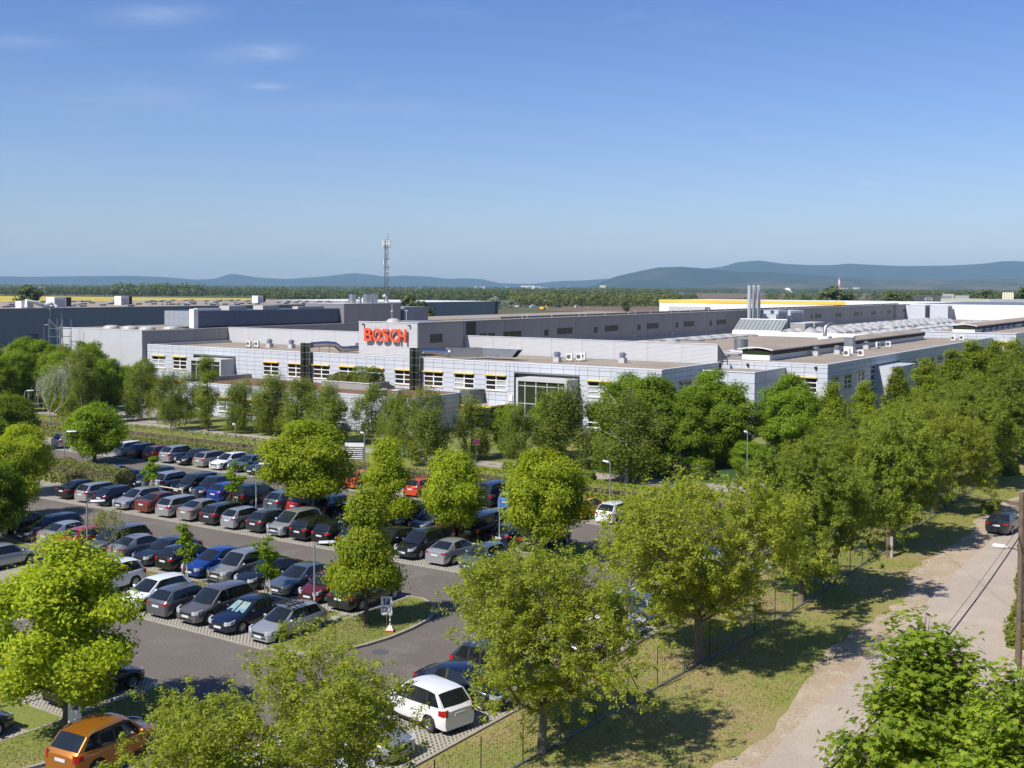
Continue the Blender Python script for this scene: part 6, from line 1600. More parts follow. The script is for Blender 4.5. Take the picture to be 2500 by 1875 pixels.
# bushes and hedges
def bush_obj(name, label, cat, x0, x1, y0, y1, z0, z1, n, size, lm, seed, parent=None, rough=0.25, stems=True, round_=True):
    rng = np.random.default_rng(seed)
    # leaves lie on and inside a bumpy box
    L_, Wd, Hh = x1 - x0, y1 - y0, z1 - z0
    p = rng.uniform(0, 1, (n, 3))
    face = rng.uniform(0, 1, n)
    a = np.array([L_ * Wd, L_ * Hh, L_ * Hh, Wd * Hh, Wd * Hh]); cum = np.cumsum(a / a.sum())
    f = np.searchsorted(cum, face)
    nn = np.zeros((n, 3))
    p[f == 0, 2] = 1; nn[f == 0] = (0, 0, 1)
    p[f == 1, 1] = 0; nn[f == 1] = (0, -1, 0.4)
    p[f == 2, 1] = 1; nn[f == 2] = (0, 1, 0.4)
    p[f == 3, 0] = 0; nn[f == 3] = (-1, 0, 0.4)
    p[f >= 4, 0] = 1; nn[f >= 4] = (1, 0, 0.4)
    bump = lambda q_: 0.5 * np.sin(q_[:, 0] * 2.1 + seed) * np.cos(q_[:, 1] * 2.9) + 0.5 * np.sin(q_[:, 0] * 5.3 + q_[:, 2] * 3.0 + seed)
    X = np.stack([x0 + p[:, 0] * L_, y0 + p[:, 1] * Wd, z0 + p[:, 2] * Hh], 1)
    if round_:
        cx = np.array([(x0 + x1) / 2, (y0 + y1) / 2, z0])
        d = np.abs(p[:, 1] - 0.5) * 2; X[:, 2] -= (d ** 3) * 0.45 * Hh * (p[:, 2])
    X += nn * (bump(X)[:, None] * rough) - nn * np.abs(rng.normal(size=(n, 1))) * 0.12
    X[:, 2] = np.maximum(X[:, 2], 0.05)
    nn = nn + rng.normal(size=(n, 3)) * 0.55 + np.array([0, 0, 0.3])
    o = link(name, leaves_mesh('foliage' if parent else name, X, nn, size, lm, rng), parent)
    if not parent: o['label'] = label; o['category'] = cat
    b = MB()
    b.box(x0 + 0.35, x1 - 0.35, y0 + Wd * 0.3, y1 - Wd * 0.3, z0 + 0.05, z1 - Hh * 0.35)
    link('twigs', b.mesh('twigs', MT['bark']), o if not parent else parent)
    return o
bush_obj('bush', 'wide olive green bush left of the staked sapling', 'bush', -103, -83.2, 62.0, 64.6, 0, 1.9, 15000, 0.15, LM_bush, 3)
bush_obj('hedge', 'long clipped hedge with bare stems below, left half behind the parked cars', 'hedge', -128, -77, 81.0, 82.3, 0.0, 2.4, 30000, 0.14, LM_bush, 5, rough=0.10)
bush_obj('hedge', 'brown leaved low hedge behind the orange red city car', 'hedge', -74.6, -63.5, 81.2, 82.3, 0.0, 1.2, 5000, 0.12, leaf_mat('leaf_brown_hedge', (0.16, 0.133, 0.0529), (0.214, 0.178, 0.0713), (0.285, 0.25, 0.107), 0.45), 6, rough=0.10)
bush_obj('hedge', 'bright clipped hedge at the right behind the white and yellow hatchbacks', 'hedge', -63.0, -34.5, 81.0, 82.4, 0.0, 2.0, 21000, 0.13, LM_hedge, 7, rough=0.08)
bush_obj('hedge', 'low lawn edging hedge in front of the dense maples', 'hedge', -62, -52, 90.6, 91.6, 0, 1.0, 5000, 0.13, LM_grn, 8, rough=0.12)
bush_obj('bush', 'dark shrub mass under the dense maples at the lawn edge', 'bush', -56, -44, 97.5, 100.5, 0, 1.7, 9000, 0.15, LM_grn, 9)
bush_obj('bush', 'small round bushes at the far left of the hedge row', 'bush', -122, -112.5, 80.2, 82.2, 0, 1.1, 4000, 0.13, LM_bush, 10)
bush_obj('bush', 'dark clipped bush on the lawn before the ribbed hall corner', 'bush', -138, -130, 108.5, 111, 0, 1.6, 5000, 0.15, LM_grn, 11)
bush_obj('bush', 'shrubs inside the fence under the far ash trees', 'bush', -32, -28, 88, 97, 0, 1.6, 7000, 0.14, LM_ash, 12)
for i, (x, y, s_, lab) in enumerate(((-18.6, 96.6, 1.0, 'lone small shrub on the verge beside the dark saloon'), (-21.4, 118, 1.7, 'dark shrub on the verge below the sixth ash'), (-20.6, 131, 1.8, 'second dark shrub on the verge near the right edge'))):
    bush_obj('shrub', lab, 'bush', x - 0.55 * s_, x + 0.55 * s_, y - 0.5 * s_, y + 0.5 * s_, 0, 1.0 * s_, int(1400 * s_), 0.12, LM_mid, 20 + i)
bush_obj('shrub', 'leafy shrub around the near utility pole at the right edge', 'bush', -10.9, -8.2, 60.8, 65.5, 0, 2.0, 5000, 0.13, LM_mid, 31)
bush_obj('shrub', 'leafy branches hiding the rear of the dark saloon', 'bush', -12.2, -10.6, 70.5, 73, 0, 3.0, 2600, 0.12, LM_mid, 32)
bush_obj('shrub', 'planter shrubs, tall tuft at the right', 'bush', -102.4, -99.0, 113.6, 116.8, 4.9, 7.1, 3500, 0.15, LM_mid, 33)
bush_obj('shrub', 'planter shrubs, lower tuft at the left', 'bush', -106.4, -103.2, 113.7, 116.6, 4.9, 6.1, 2500, 0.15, LM_bir, 34)
rng = np.random.default_rng(4)
b = MB()
for k in range(90):
    x, y = -66.8 + rng.uniform(-2.6, 2.4), 45.3 + rng.uniform(-0.5, 0.6)
    h = rng.uniform(0.9, 1.8)
    b.tube([(x, y, 0), (x + rng.normal() * 0.2, y + rng.normal() * 0.2, h * 0.6), (x + rng.normal() * 0.45, y + rng.normal() * 0.4, h)], [0.018, 0.012, 0.005], 3, cap=False)
tag(b.obj('bare_shrub', mat('red_twig', (0.12, 0.06, 0.045), 0.8)), 'bare reddish brown shrub stems in front of the red hatchback', 'bush')
# grass tufts that break the flat lawns near the camera
def tufts(name, polys, n, mt, z, seed, h=0.16):
    rng = np.random.default_rng(seed); P_ = []
    for (x0, x1, y0, y1, k) in polys: P_.append(np.stack([rng.uniform(x0, x1, int(n * k)), rng.uniform(y0, y1, int(n * k)), np.full(int(n * k), z)], 1))
    P_ = np.concatenate(P_); m_ = len(P_)
    a = rng.uniform(0, 6.28, m_); w = rng.uniform(0.02, 0.05, m_); hh = rng.uniform(0.4, 1.2, m_) * h
    d = np.stack([np.cos(a), np.sin(a), np.zeros(m_)], 1); ln = rng.normal(size=(m_, 3)) * 0.5 * h; ln[:, 2] = 0
    V = np.stack([P_ - d * w[:, None], P_ + d * w[:, None], P_ + ln + np.array([0, 0, 1.0]) * hh[:, None]], 1).reshape(-1, 3)
    me = bpy.data.meshes.new(name); me.vertices.add(len(V)); me.vertices.foreach_set('co', V.astype(np.float32).ravel())
    me.loops.add(m_ * 3); me.loops.foreach_set('vertex_index', np.arange(m_ * 3, dtype=np.int32)); me.polygons.add(m_)
    me.polygons.foreach_set('loop_start', np.arange(0, m_ * 3, 3, dtype=np.int32)); me.polygons.foreach_set('loop_total', np.full(m_, 3, np.int32)); me.materials.append(mt); me.update()
    link(name, me, None, kind='stuff')
LM_gr = leaf_mat('grass_blade', (0.132, 0.178, 0.031), (0.202, 0.217, 0.05), (0.31, 0.256, 0.109), 0.3)
tufts('grass', [(-26.2, -17.3, 22, 60, 0.62), (-26.2, -18.6, 60, 110, 0.38)], 30000, LM_gr, 0.006, 2, 0.07)
tufts('grass', [(-41.0, -37.6, 40.5, 50.3, 0.55), (-40.9, -38.0, 22.5, 32.6, 0.3), (-60, -41.4, 44.7, 46.0, 0.3), (-40.8, -37.0, 58, 67.6, 0.35)], 9000, LM_gr, 0.10, 3, 0.06)

# ------------------------------------------------------------------ far woods
def wood(name, t0, t1, d0, d1, n, h, seed, lm=None, hvar=0.35, zoff=0):
    rng = np.random.default_rng(seed)
    tt = rng.uniform(t0, t1, n); dd = rng.uniform(d0, d1, n)
    P_, Nn, S = [], [], []
    for a, d in zip(tt, dd):
        hh = h * rng.uniform(1 - hvar, 1 + hvar); r_ = hh * rng.uniform(0.38, 0.62); k = 54
        c = np.array(far(a, d)) + np.array([0, 0, hh * 0.48])
        q_ = rng.normal(size=(k, 3)); q_ /= np.linalg.norm(q_, axis=1, keepdims=True)
        P_.append(c + q_ * np.array([r_, r_, hh * 0.52]) * rng.uniform(0.6, 1.0, (k, 1))); Nn.append(q_ + np.array([0, 0, 0.4]) + rng.normal(size=(k, 3)) * 0.3); S.append(np.full(k, hh * 0.17))
    me = leaves_mesh(name, np.concatenate(P_), np.concatenate(Nn), np.concatenate(S), lm or LM_far, rng, aspect=1.3)
    link(name, me, None, kind='stuff')
LM_fw = leaf_mat('leaf_scrub', (0.085, 0.105, 0.022), (0.12, 0.14, 0.030), (0.165, 0.175, 0.045), 0.3)
wood('far_wood', -0.56, -0.20, 1720, 2500, 900, 11, 1)
wood('far_wood', -0.35, -0.27, 1780, 1900, 110, 17, 2)
wood('far_wood', -0.22, 0.02, 1300, 2000, 620, 10, 3)
wood('far_wood', -0.13, 0.14, 1500, 2600, 420, 12, 4)
wood('far_wood', 0.0, 0.145, 1020, 1250, 330, 9.5, 5, LM_fw)
wood('far_wood', 0.02, 0.16, 1300, 1500, 200, 9, 15)
wood('far_wood', -0.60, 0.10, 3000, 5200, 1500, 13, 6)
wood('far_wood', 0.05, 0.60, 3300, 5200, 1800, 13, 7)
wood('far_wood', 0.22, 0.60, 1500, 2300, 400, 10, 8)
wood('far_wood', 0.33, 0.56, 1100, 2600, 900, 12, 9)
wood('far_wood', 0.145, 0.25, 900, 1040, 60, 8, 10, LM_fw)
wood('far_wood', 0.225, 0.30, 860, 960, 90, 9.5, 12, LM_fw)
wood('far_wood', -0.60, 0.60, 5600, 7600, 1400, 15, 11)
random.seed(12)
def ftree(kind, t_, d, h, lab, w=1.0, group=None):
    p = far(t_, d); return tree(kind, p[0], p[1], h, lab, w, group)
ftree('far', -0.425, 690, 17, 'dark tree rising behind the far slate hall at the left', 1.0)
ftree('far', -0.090, 470, 14.2, 'leafy tree just right of the lattice mast', 0.75)
ftree('far', -0.078, 478, 11.5, 'lower tree behind the machine room, right of the mast tree', 0.9)
ftree('far', -0.125, 480, 12.2, 'low tree between the white goosenecks and the mast', 0.7)
ftree('silver', -0.015, 900, 9.5, 'silvery grey willow bush on the meadow', 1.1)
ftree('silver', -0.002, 940, 6.5, 'low silvery grey willow bush right of the larger one', 1.2)
ftree('far', 0.100, 820, 8.0, 'small bush on the meadow left of the earth heap', 0.8)
ftree('far', 0.283, 640, 18.5, 'big dark bush behind the white hall roof, right of the chimneys', 1.15)
ftree('far', 0.274, 660, 14.5, 'broad bush beside the big dark bush', 1.1)
ftree('far', 0.333, 660, 15.5, 'round bush left of the oval emblem', 1.2)
ftree('far', 0.345, 690, 14.5, 'smaller round bush touching the emblem factory', 1.0)
ftree('far', 0.452, 760, 19, 'dark tree right of the silos', 1.1)
ftree('far', 0.418, 800, 17, 'dark tree left of the silos', 0.8)

# ------------------------------------------------------------------ street furniture and small things
def lamp_post(u, v, h, label, arm=0.9, az=0.0, group='car park lamps'):
    t = thing('street_lamp', label, 'lamp', (u, v, 0), az, group)
    b = MB(); b.cyl(0, 0, 0, h, 0.062, 0.042, 10); b.cyl(0, 0, 0, 0.5, 0.075, 0.075, 10); b.obj('post', M['lamppost'], t, smooth=40)
    b = MB(); b.tube([(0, 0, h - 0.05), (0.10, 0, h + 0.06), (arm * 0.4, 0, h + 0.10)], 0.032, 6); b.obj('arm', M['lamppost'], t, smooth=40)
    b = MB()
    n = 8
    for i in range(n + 1):
        x = arm * 0.25 + (arm) * i / n; w = 0.155 * math.sin(math.pi * (0.14 + 0.74 * i / n)) ** 0.6
        b.v += [(x, -w, h + 0.09), (x, -w * 0.6, h + 0.19), (x, w * 0.6, h + 0.19), (x, w, h + 0.09)]
    for i in range(n):
        for k in range(4): b.f.append([4 * i + k, 4 * i + (k + 1) % 4, 4 * i + 4 + (k + 1) % 4, 4 * i + 4 + k]); b.m.append(0)
    b.f += [[0, 1, 2, 3], [4 * n + 3, 4 * n + 2, 4 * n + 1, 4 * n]]; b.m += [0, 0]
    b.obj('lamp_head', M['lamphead'], t)
    b = MB(); b.tube([(0, -0.066, 0.95), (0, -0.07, 1.2)], 0.03, 6); b.obj('service_flap', M['white'], t)
    return t
for (u, v, h, lab, az) in ((-63.4, 45.3, 3.9, 'lamp post at the left beside the nearly bare sapling', 0.75), (-43.0, 44.9, 3.95, 'lamp post beside the red hatchback and the silver hatchback with roof bars', 0.75), (-43.2, 62.9, 3.9, 'lamp post behind the silver saloon in the middle island', 0.75), (-44.4, 80.4, 3.7, 'lamp post before the bright hedge above the white hatchback', 2.6), (-44.6, 27.4, 3.7, 'lamp post at the lower left corner behind the big maple', 0.75),
        (-88.0, 80.4, 3.6, 'lamp post in the hedge behind the white hatchback and blue grey saloon', 2.6), (-96.6, 66.6, 3.7, 'lamp post beside the dark green round maple', 0.75), (-66.5, 62.9, 3.8, 'lamp post under the round yellow green maple', 0.75), (-72.9, 83.0, 3.6, 'lamp post before the birch with white stem', 2.6)):
    lamp_post(u, v, h, lab, az=az)
for (u, v, h, lab, az) in ((-40.0, 98.3, 4.6, 'tall pale lamp post with ball head on the lawn at the path bend', 2.2), (-88.2, 103.6, 4.0, 'dark lamp post before the tall annex window', 2.2), (-120.5, 98.0, 5.2, 'lamp post at the left before the round maple', 1.0), (-33.0, 128, 4.4, 'lamp post among the conical trees whose white head peeps out', 2.2), (-30.5, 145, 4.6, 'lamp post by the ash trees whose head shows among leaves', 2.2), (-24.4, 150, 5.0, 'lamp post with pale head at the right edge', 2.6), (-133, 86.0, 4.2, 'lamp post by the bare white birch', 0.9), (-303 + 5, 199, 6.0, 'lamp post before the far slate hall door', 0.9), (-296, 206, 4.2, 'shorter lamp post before the far slate hall', 0.9)):
    lamp_post(u, v, h, lab, az=az, group='lamps by the factory')
# parking sign P / D2, marker post, block, manhole
def text_mesh(txt, size, mt, ext=0.004):
    cu = bpy.data.curves.new('lettering', 'FONT'); cu.body = txt; cu.size = size; cu.extrude = ext; cu.align_x = 'CENTER'; cu.align_y = 'CENTER'
    tmp = bpy.data.objects.new('lettering', cu); me = bpy.data.meshes.new_from_object(tmp); bpy.data.objects.remove(tmp)
    me.materials.clear(); me.materials.append(mt); return me
signblue = mat('sign_blue', (0.02, 0.035, 0.22), 0.4)
def parking_sign(u, v, z, az, label, txt):
    t = thing('parking_sign', label, 'sign', (u, v, z), az)
    b = MB(); b.cyl(0, 0, 0, 1.55, 0.03, 0.03, 8); b.obj('post', M['galv'], t)
    b = MB(); b.box(-0.30, 0.30, -0.05, -0.032, 0.62, 1.60); b.obj('plate', M['white'], t)
    b = MB(); b.box(-0.17, 0.17, -0.056, -0.051, 1.17, 1.50); b.obj('blue_field', signblue, t)
    link('lettering', text_mesh('P', 0.36, M['white']), t, loc=(0, -0.058, 1.335)).rotation_euler = (math.pi / 2, 0, 0)
    if txt: link('lettering', text_mesh(txt, 0.40, signblue), t, loc=(0, -0.053, 0.88)).rotation_euler = (math.pi / 2, 0, 0)
parking_sign(-38.45, 45.55, 0.1, R(33), 'blue and white parking sign with P and D2 on the grass island', 'D2')
parking_sign(-38.9, 27.2, 0.1, R(20), 'white parking sign with P just showing above the orange car', '')
t = thing('marker_post', 'pale mottled post on an orange and yellow base at the grass island kerb', 'post', (-37.75, 45.0, 0.1), 0.5)
b = MB(); b.cyl(0, 0, 0.26, 1.0, 0.045, 0.035, 8); b.obj('post', M['sill'], t)
b = MB(); b.add([(-.2, -.2, .1), (.2, -.2, .1), (.2, .2, .1), (-.2, .2, .1), (-.1, -.1, .3), (.1, -.1, .3), (.1, .1, .3), (-.1, .1, .3)], [(4, 5, 6, 7), (0, 1, 5, 4), (1, 2, 6, 5), (2, 3, 7, 6), (3, 0, 4, 7)]); b.obj('base', M['sill'], t)
b = MB(); b.box(-.21, .21, -.21, .21, 0, .1); b.obj('foot', PAINT['orangered'], t)
b = MB(); b.cyl(0, 0, 0.45, 0.55, 0.048, 0.046, 8); b.cyl(0, 0, 0.7, 0.8, 0.044, 0.042, 8); b.obj('band', M['dgrey'], t)
tag(MB().box(-41.55, -41.1, 44.62, 44.95, 0.05, 0.30).obj('concrete_block', M['concrete']), 'grey concrete block on the strip behind the silver hatchback', 'block')
tag(MB().cyl(-36.2, 42.4, 0.001, 0.012, 0.42, 0.42, 20).obj('manhole_cover', M['dgrey']), 'round dark manhole cover in the asphalt before the grass island', 'manhole')
tag(MB().cyl(-41.9, 46.0, 0.05, 0.062, 0.3, 0.3, 16).obj('manhole_cover', M['concrete']), 'round cover in the grass strip behind the grey sports coupe', 'manhole')
# barrier rails, info board, no-stopping sign, bins
t = thing('barrier_rail', 'low yellow barrier rail in front of the dark people carrier and navy off-roader', 'barrier', (-76.9, 62.9, 0))
b = MB(); b.tube([(-1.7, 0, 0), (-1.7, 0, 0.95)], 0.045, 8); b.tube([(1.7, 0, 0), (1.7, 0, 0.95)], 0.045, 8); b.obj('post', M['sill'], t)
b = MB(); b.tube([(-1.7, 0, 0.95), (1.7, 0, 0.95)], 0.04, 8); b.obj('rail', M['sill'], t)
for (u, v, lab) in ((-80.0, 62.8, 'blue grey ticket post beside the barrier rail'), (-73.6, 62.8, 'grey ticket post left of the staked sapling')):
    t = thing('ticket_post', lab, 'post', (u, v, 0)); b = MB(); b.box(-.2, .2, -.12, .12, 0, 1.15); b.obj('housing', M['galv'], t); MB().box(-.15, .15, -.135, -.121, .75, 1.05).obj('panel', PAINT['bluegrey'], t)
t = thing('info_board', 'tall white information board with dark lines left of the two tier tree', 'sign', (-75.2, 84.2, 0), 0.5)
b = MB(); b.cyl(-1.0, 0, 0, 2.5, 0.05, 0.05, 8); b.cyl(1.0, 0, 0, 2.5, 0.05, 0.05, 8); b.obj('post', M['lamppost'], t)
b = MB(); b.box(-0.95, 0.95, -0.05, 0.05, 0.8, 2.5); b.obj('board', M['dgrey'], t)
b = MB(); b.box(-0.95, 0.95, -0.06, -0.051, 2.1, 2.5)
for k in range(6): b.box(-0.85, 0.8, -0.058, -0.051, 0.9 + 0.2 * k, 0.98 + 0.2 * k)
b.obj('lettering_strip', M['white'], t)
t = thing('no_stopping_sign', 'round blue no stopping sign with red ring beside the birches', 'sign', (-66.0, 91.9, 0), 0.55)
b = MB(); b.cyl(0, 0, 0, 2.7, 0.03, 0.03, 8); b.obj('post', M['galv'], t)
b = MB(); b.lathe([(0, -0.05), (0.31, -0.05), (0.31, -0.035), (0, -0.035)], 24, axis='y', cen=(0, 0, 2.5)); b.obj('disc', PAINT['red'], t)
b = MB(); b.lathe([(0, -0.054), (0.23, -0.054), (0.23, -0.051)], 24, axis='y', cen=(0, 0, 2.5)); b.obj('blue_field', signblue, t)
b = MB(); s2 = 0.035; b.add([(-.17, -.058, 2.33 - 0), (-.12, -.058, 2.30), (.17, -.058, 2.67), (.12, -.058, 2.70)], [(0, 1, 2, 3)]); b.obj('red_bar', PAINT['red'], t)
t = thing('wheelie_bin', 'light green wheelie bin on the path behind the brown hedge', 'bin', (-77.2, 93.8, 0.01), 0.4)
b = MB(); b.add([(-.25, -.28, 0), (.25, -.28, 0), (.25, .28, 0), (-.25, .28, 0), (-.30, -.34, 1.0), (.30, -.34, 1.0), (.30, .34, 1.0), (-.30, .34, 1.0)], [(0, 3, 2, 1), (0, 1, 5, 4), (1, 2, 6, 5), (2, 3, 7, 6), (3, 0, 4, 7), (4, 5, 6, 7)]); b.obj('bin_body', mat('bin_green', (0.25, 0.55, 0.30), 0.5), t)
MB().box(-.32, .32, -.36, .36, 1.0, 1.07).obj('lid', MT['bin_green'], t)
# person at the entrance, one skinned body
def person():
    me = bpy.data.meshes.new('body')
    V = [(0, 0, .92), (0, 0, 1.12), (0, 0, 1.36), (0, 0, 1.50), (0, -.01, 1.60), (0, -.015, 1.72), (-.10, 0, .88), (-.11, .01, .48), (-.11, .03, .08), (-.11, -.10, .05), (.10, 0, .88), (.11, .02, .48), (.12, .05, .08), (.12, -.08, .05), (-.20, 0, 1.40), (-.25, .02, 1.12), (-.24, -.06, .88), (-.24, -.08, .78), (.20, 0, 1.40), (.25, .02, 1.12), (.24, -.06, .88), (.24, -.08, .78)]
    Eg = [(0, 1), (1, 2), (2, 3), (3, 4), (4, 5), (0, 6), (6, 7), (7, 8), (8, 9), (0, 10), (10, 11), (11, 12), (12, 13), (2, 14), (14, 15), (15, 16), (16, 17), (2, 18), (18, 19), (19, 20), (20, 21)]
    rad = [.15, .13, .16, .07, .085, .08, .09, .065, .045, .04, .09, .065, .045, .04, .06, .045, .035, .03, .06, .045, .035, .03]
    me.from_pydata(V, Eg, [])
    o = bpy.data.objects.new('body', me); C.objects.link(o)
    sk = o.modifiers.new('s', 'SKIN'); sb = o.modifiers.new('d', 'SUBSURF'); sb.levels = 1
    for d, r_ in zip(me.skin_vertices[0].data, rad): d.radius = (r_, r_)
    me.skin_vertices[0].data[0].use_root = True
    dg = bpy.context.evaluated_depsgraph_get(); me2 = bpy.data.meshes.new_from_object(o.evaluated_get(dg)); bpy.data.objects.remove(o)
    trs = mat('trousers', (0.02, 0.03, 0.09), 0.8); shr = mat('shirt', (0.05, 0.06, 0.16), 0.8); skn = mat('skin', (0.45, 0.28, 0.20), 0.6); hr = mat('hair', (0.30, 0.22, 0.14), 0.7)
    me2.materials.clear()
    for m_ in (trs, shr, skn, hr): me2.materials.append(m_)
    for p in me2.polygons:
        z = p.center.z
        p.material_index = 0 if z < .93 and abs(p.center.x) < .21 else (1 if z < 1.5 and not (abs(p.center.x) > .2 and z < .86) else (3 if z > 1.70 or (p.center.y > .03 and z > 1.6) else 2))
        p.use_smooth = True
    t = thing('person', 'person in dark blue clothes standing at the entrance below the yellow canopy edge', 'person', (-83.4, 113.6, 0.0), 0.6)
    link('body', me2, t)
person()
# roof equipment of the office block
def vent_box(u, v, z, label):
    t = thing('roof_vent', label, 'vent', (u, v, z), 0, 'roof vents')
    b = MB(); b.box(-.42, .42, -.42, .42, 0, .62); b.obj('curb', M['palegrey'], t)
    b = MB(); b.lathe([(.40, .62), (.36, 1.0)], 10); b.lathe([(.52, 1.0), (.52, 1.08), (.28, 1.32), (0, 1.36)], 12); b.obj('cowl', M['galv'], t, smooth=40)
def ac_unit(u, v, z, label, rz=0.0):
    t = thing('ac_unit', label, 'air conditioner', (u, v, z), rz, 'roof air conditioners', 0.8)
    b = MB(); b.box(-.5, .5, -.2, .2, .25, 1.35); b.obj('casing', M['white'], t)
    b = MB(); b.lathe([(0, -.206), (.36, -.206), (.36, -.201)], 16, axis='y', cen=(-.1, 0, .82)); b.obj('fan_grille', M['dgrey'], t)
    b = MB(); b.box(-.45, -.38, -.25, .25, 0, .249); b.box(.38, .45, -.25, .25, 0, .249); b.obj('foot', M['galv'], t)
vent_box(-132.2, 128.0, 8.14, 'capped vent on the office roof, left of the tall pipes, left one'); vent_box(-127.8, 128.4, 8.14, 'capped vent on the office roof, left of the tall pipes, right one')
vent_box(-77.9, 126.6, 8.14, 'capped vent on the office roof before the ribbed screen, left one'); vent_box(-70.4, 130.6, 8.14, 'capped vent on the office roof before the ribbed screen, right one')
ac_unit(-77.0, 128.2, 8.14, 'small white air conditioner beside the left capped vent', 0.2); ac_unit(-76.4, 130.6, 8.14, 'white air conditioner close to the ribbed screen', 0.1); ac_unit(-76.0, 129.0, 8.14, 'low air conditioner between the two others', 0.3)
ac_unit(-134.1, 125.4, 8.14, 'low twin fan unit at the left of the office roof'); ac_unit(-132.9, 126.0, 8.14, 'second low fan unit at the left of the office roof')
vent_box(-56.0, 163.3, 8.07, 'white capped vent nearest on the side wing roof'); vent_box(-54.5, 168.6, 8.07, 'round headed vent on the side wing roof'); vent_box(-55.4, 186.0, 8.07, 'slim white vent far on the side wing roof')
ac_unit(-51.0, 161.8, 8.07, 'largest white air conditioner on the side wing roof', 0.2); ac_unit(-52.0, 166.0, 8.07, 'white air conditioner behind the largest one', 1.7); ac_unit(-49.4, 163.2, 8.07, 'white air conditioner with dark grille near the wing roof edge', 0.2); ac_unit(-56.0, 172.6, 8.07, 'small air conditioner by the louvred monitor', 1.7); ac_unit(-54.4, 189.0, 8.07, 'far pair of air conditioners, left one', 1.2); ac_unit(-53.6, 192.0, 8.07, 'far pair of air conditioners, right one', 0.4)
ac_unit(-50.4, 223.5, 8.07, 'air conditioner at the far end of the side wing roof', 0.2); ac_unit(-49.4, 226, 8.07, 'last air conditioner by the second wing wall', 0.2)
t = thing('roof_vent', 'tall white louvred vent shaft on the side wing roof', 'vent', (-54.2, 173.4, 8.07)); b = MB(); b.box(-.7, .7, -.7, .7, 0, 1.0); b.obj('curb', M['white'], t); b = MB(); b.box(-.66, .66, -.66, .66, 1.0, 2.4); b.obj('louvre_box', M['galv'], t); MB().box(-.78, .78, -.78, .78, 2.4, 2.6).obj('cap', M['white'], t)
t = thing('roof_vent', 'grey ribbed vent drum on a white base on the sand coloured roof', 'vent', (-66.5, 160.5, 8.08)); MB().box(-1.2, 1.2, -1.2, 1.2, 0, .5).obj('base', M['white'], t); b = MB(); b.lathe([(1.0, .5), (1.05, 2.2), (0, 2.25)], 14); b.obj('drum', M['galv'], t, smooth=40)
t = thing('roof_vent', 'white box with bent pipe on the sand coloured roof', 'vent', (-69, 206, 8.08)); MB().box(-1.0, 1.0, -1.0, 1.0, 0, 1.0).obj('base', M['white'], t); b = MB(); b.tube([(0, 0, 1), (0, 0, 2.6), (.4, .8, 3.2), (.9, 1.8, 3.3)], .35, 8); b.obj('pipe', M['galv'], t, smooth=50)
for (u, lab) in ((-114.4, 'pair of tall dark polished flue pipes left of the letter tower'), (-94.5, 'pair of tall dark polished flue pipes below the letter tower')):
    t = thing('flue_pipes', lab, 'pipe', (u, V0 - 0.62, 4.2), 0, 'twin flue pipes')
    for s_ in (-1, 1):
        b = MB(); b.cyl(s_ * 0.43, 0, 0, 5.6, 0.40, 0.40, 16)
        p_ = b.obj('flue', M['darkpipe'], t, smooth=40)
        b = MB()
        for k in range(6): b.lathe([(.402, 0), (.43, 0), (.43, .07), (.402, .07)], 16, cen=(s_ * .43, 0, .45 + k * .95))
        b.obj('clamp', M['steel'], p_)
t = thing('roof_duct', 'shiny metal air duct between the left flue pipes and the letter tower', 'duct')
b = MB(); b.tube([(-114.0, V0 + 0.2, 9.5), (-113.9, 121.6, 9.55), (-113.7, 123.0, 9.4), (-113.3, 123.8, 8.75), (-112.8, 124.5, 8.7), (-111.5, 126.8, 8.9)], [.42, .42, .42, .42, .42, .42], 10); b.obj('round_duct', M['steel'], t, smooth=50)
MB().box(-112.6, -110.2, 126.2, 127.8, 8.5, 9.55).obj('square_duct', M['steel'], t)
b = MB()
for x, y in ((-113.95, 120), (-113.85, 122), (-113.4, 123.9)): b.cyl(x, y, 8.14, 9.1, .05, .05, 6)
b.obj('support', M['galv'], t)
t = thing('roof_duct', 'long shiny air duct with a slanted open end right of the letter tower', 'duct')
b = MB(); b.tube([(-94.2, V0 + 0.1, 9.3), (-93.6, 120.0, 9.3), (-92.9, 120.8, 9.1), (-91.9, 121.6, 9.0)], .5, 10); b.obj('round_duct', M['steel'], t, smooth=50)
d = Vector((2.1, 3.7, 0)).normalized(); n_ = Vector((-d.y, d.x, 0))
def slab(b, p0, p1, w, z0, z1, cutend=0):
    p0, p1 = Vector((*p0, 0)), Vector((*p1, 0)); dd = (p1 - p0).normalized(); nn = Vector((-dd.y, dd.x, 0)) * w / 2
    e = dd * cutend
    b.add([p0 - nn + Vector((0, 0, z0)), p1 - nn + Vector((0, 0, z0)), p1 + nn + Vector((0, 0, z0)), p0 + nn + Vector((0, 0, z0)), p0 - nn + Vector((0, 0, z1)), p1 - nn + e + Vector((0, 0, z1)), p1 + nn + e + Vector((0, 0, z1)), p0 + nn + Vector((0, 0, z1))], [(0, 3, 2, 1), (4, 5, 6, 7), (0, 1, 5, 4), (2, 3, 7, 6), (3, 0, 4, 7)])
b = MB(); slab(b, (-91.9, 121.4), (-89.4, 125.4), 1.5, 8.45, 9.7); b.obj('square_duct', M['steel'], t)
b = MB(); slab(b, (-90.2, 125.6), (-84.2, 125.9), 1.3, 8.55, 9.55, 0.9); b.obj('open_duct', M['galv'], t)
b = MB()
for k in range(6): b.cyl(-89.6 + k * 1.05, 125.2, 8.14, 8.55, .04, .04, 5)
b.obj('support', M['galv'], t)
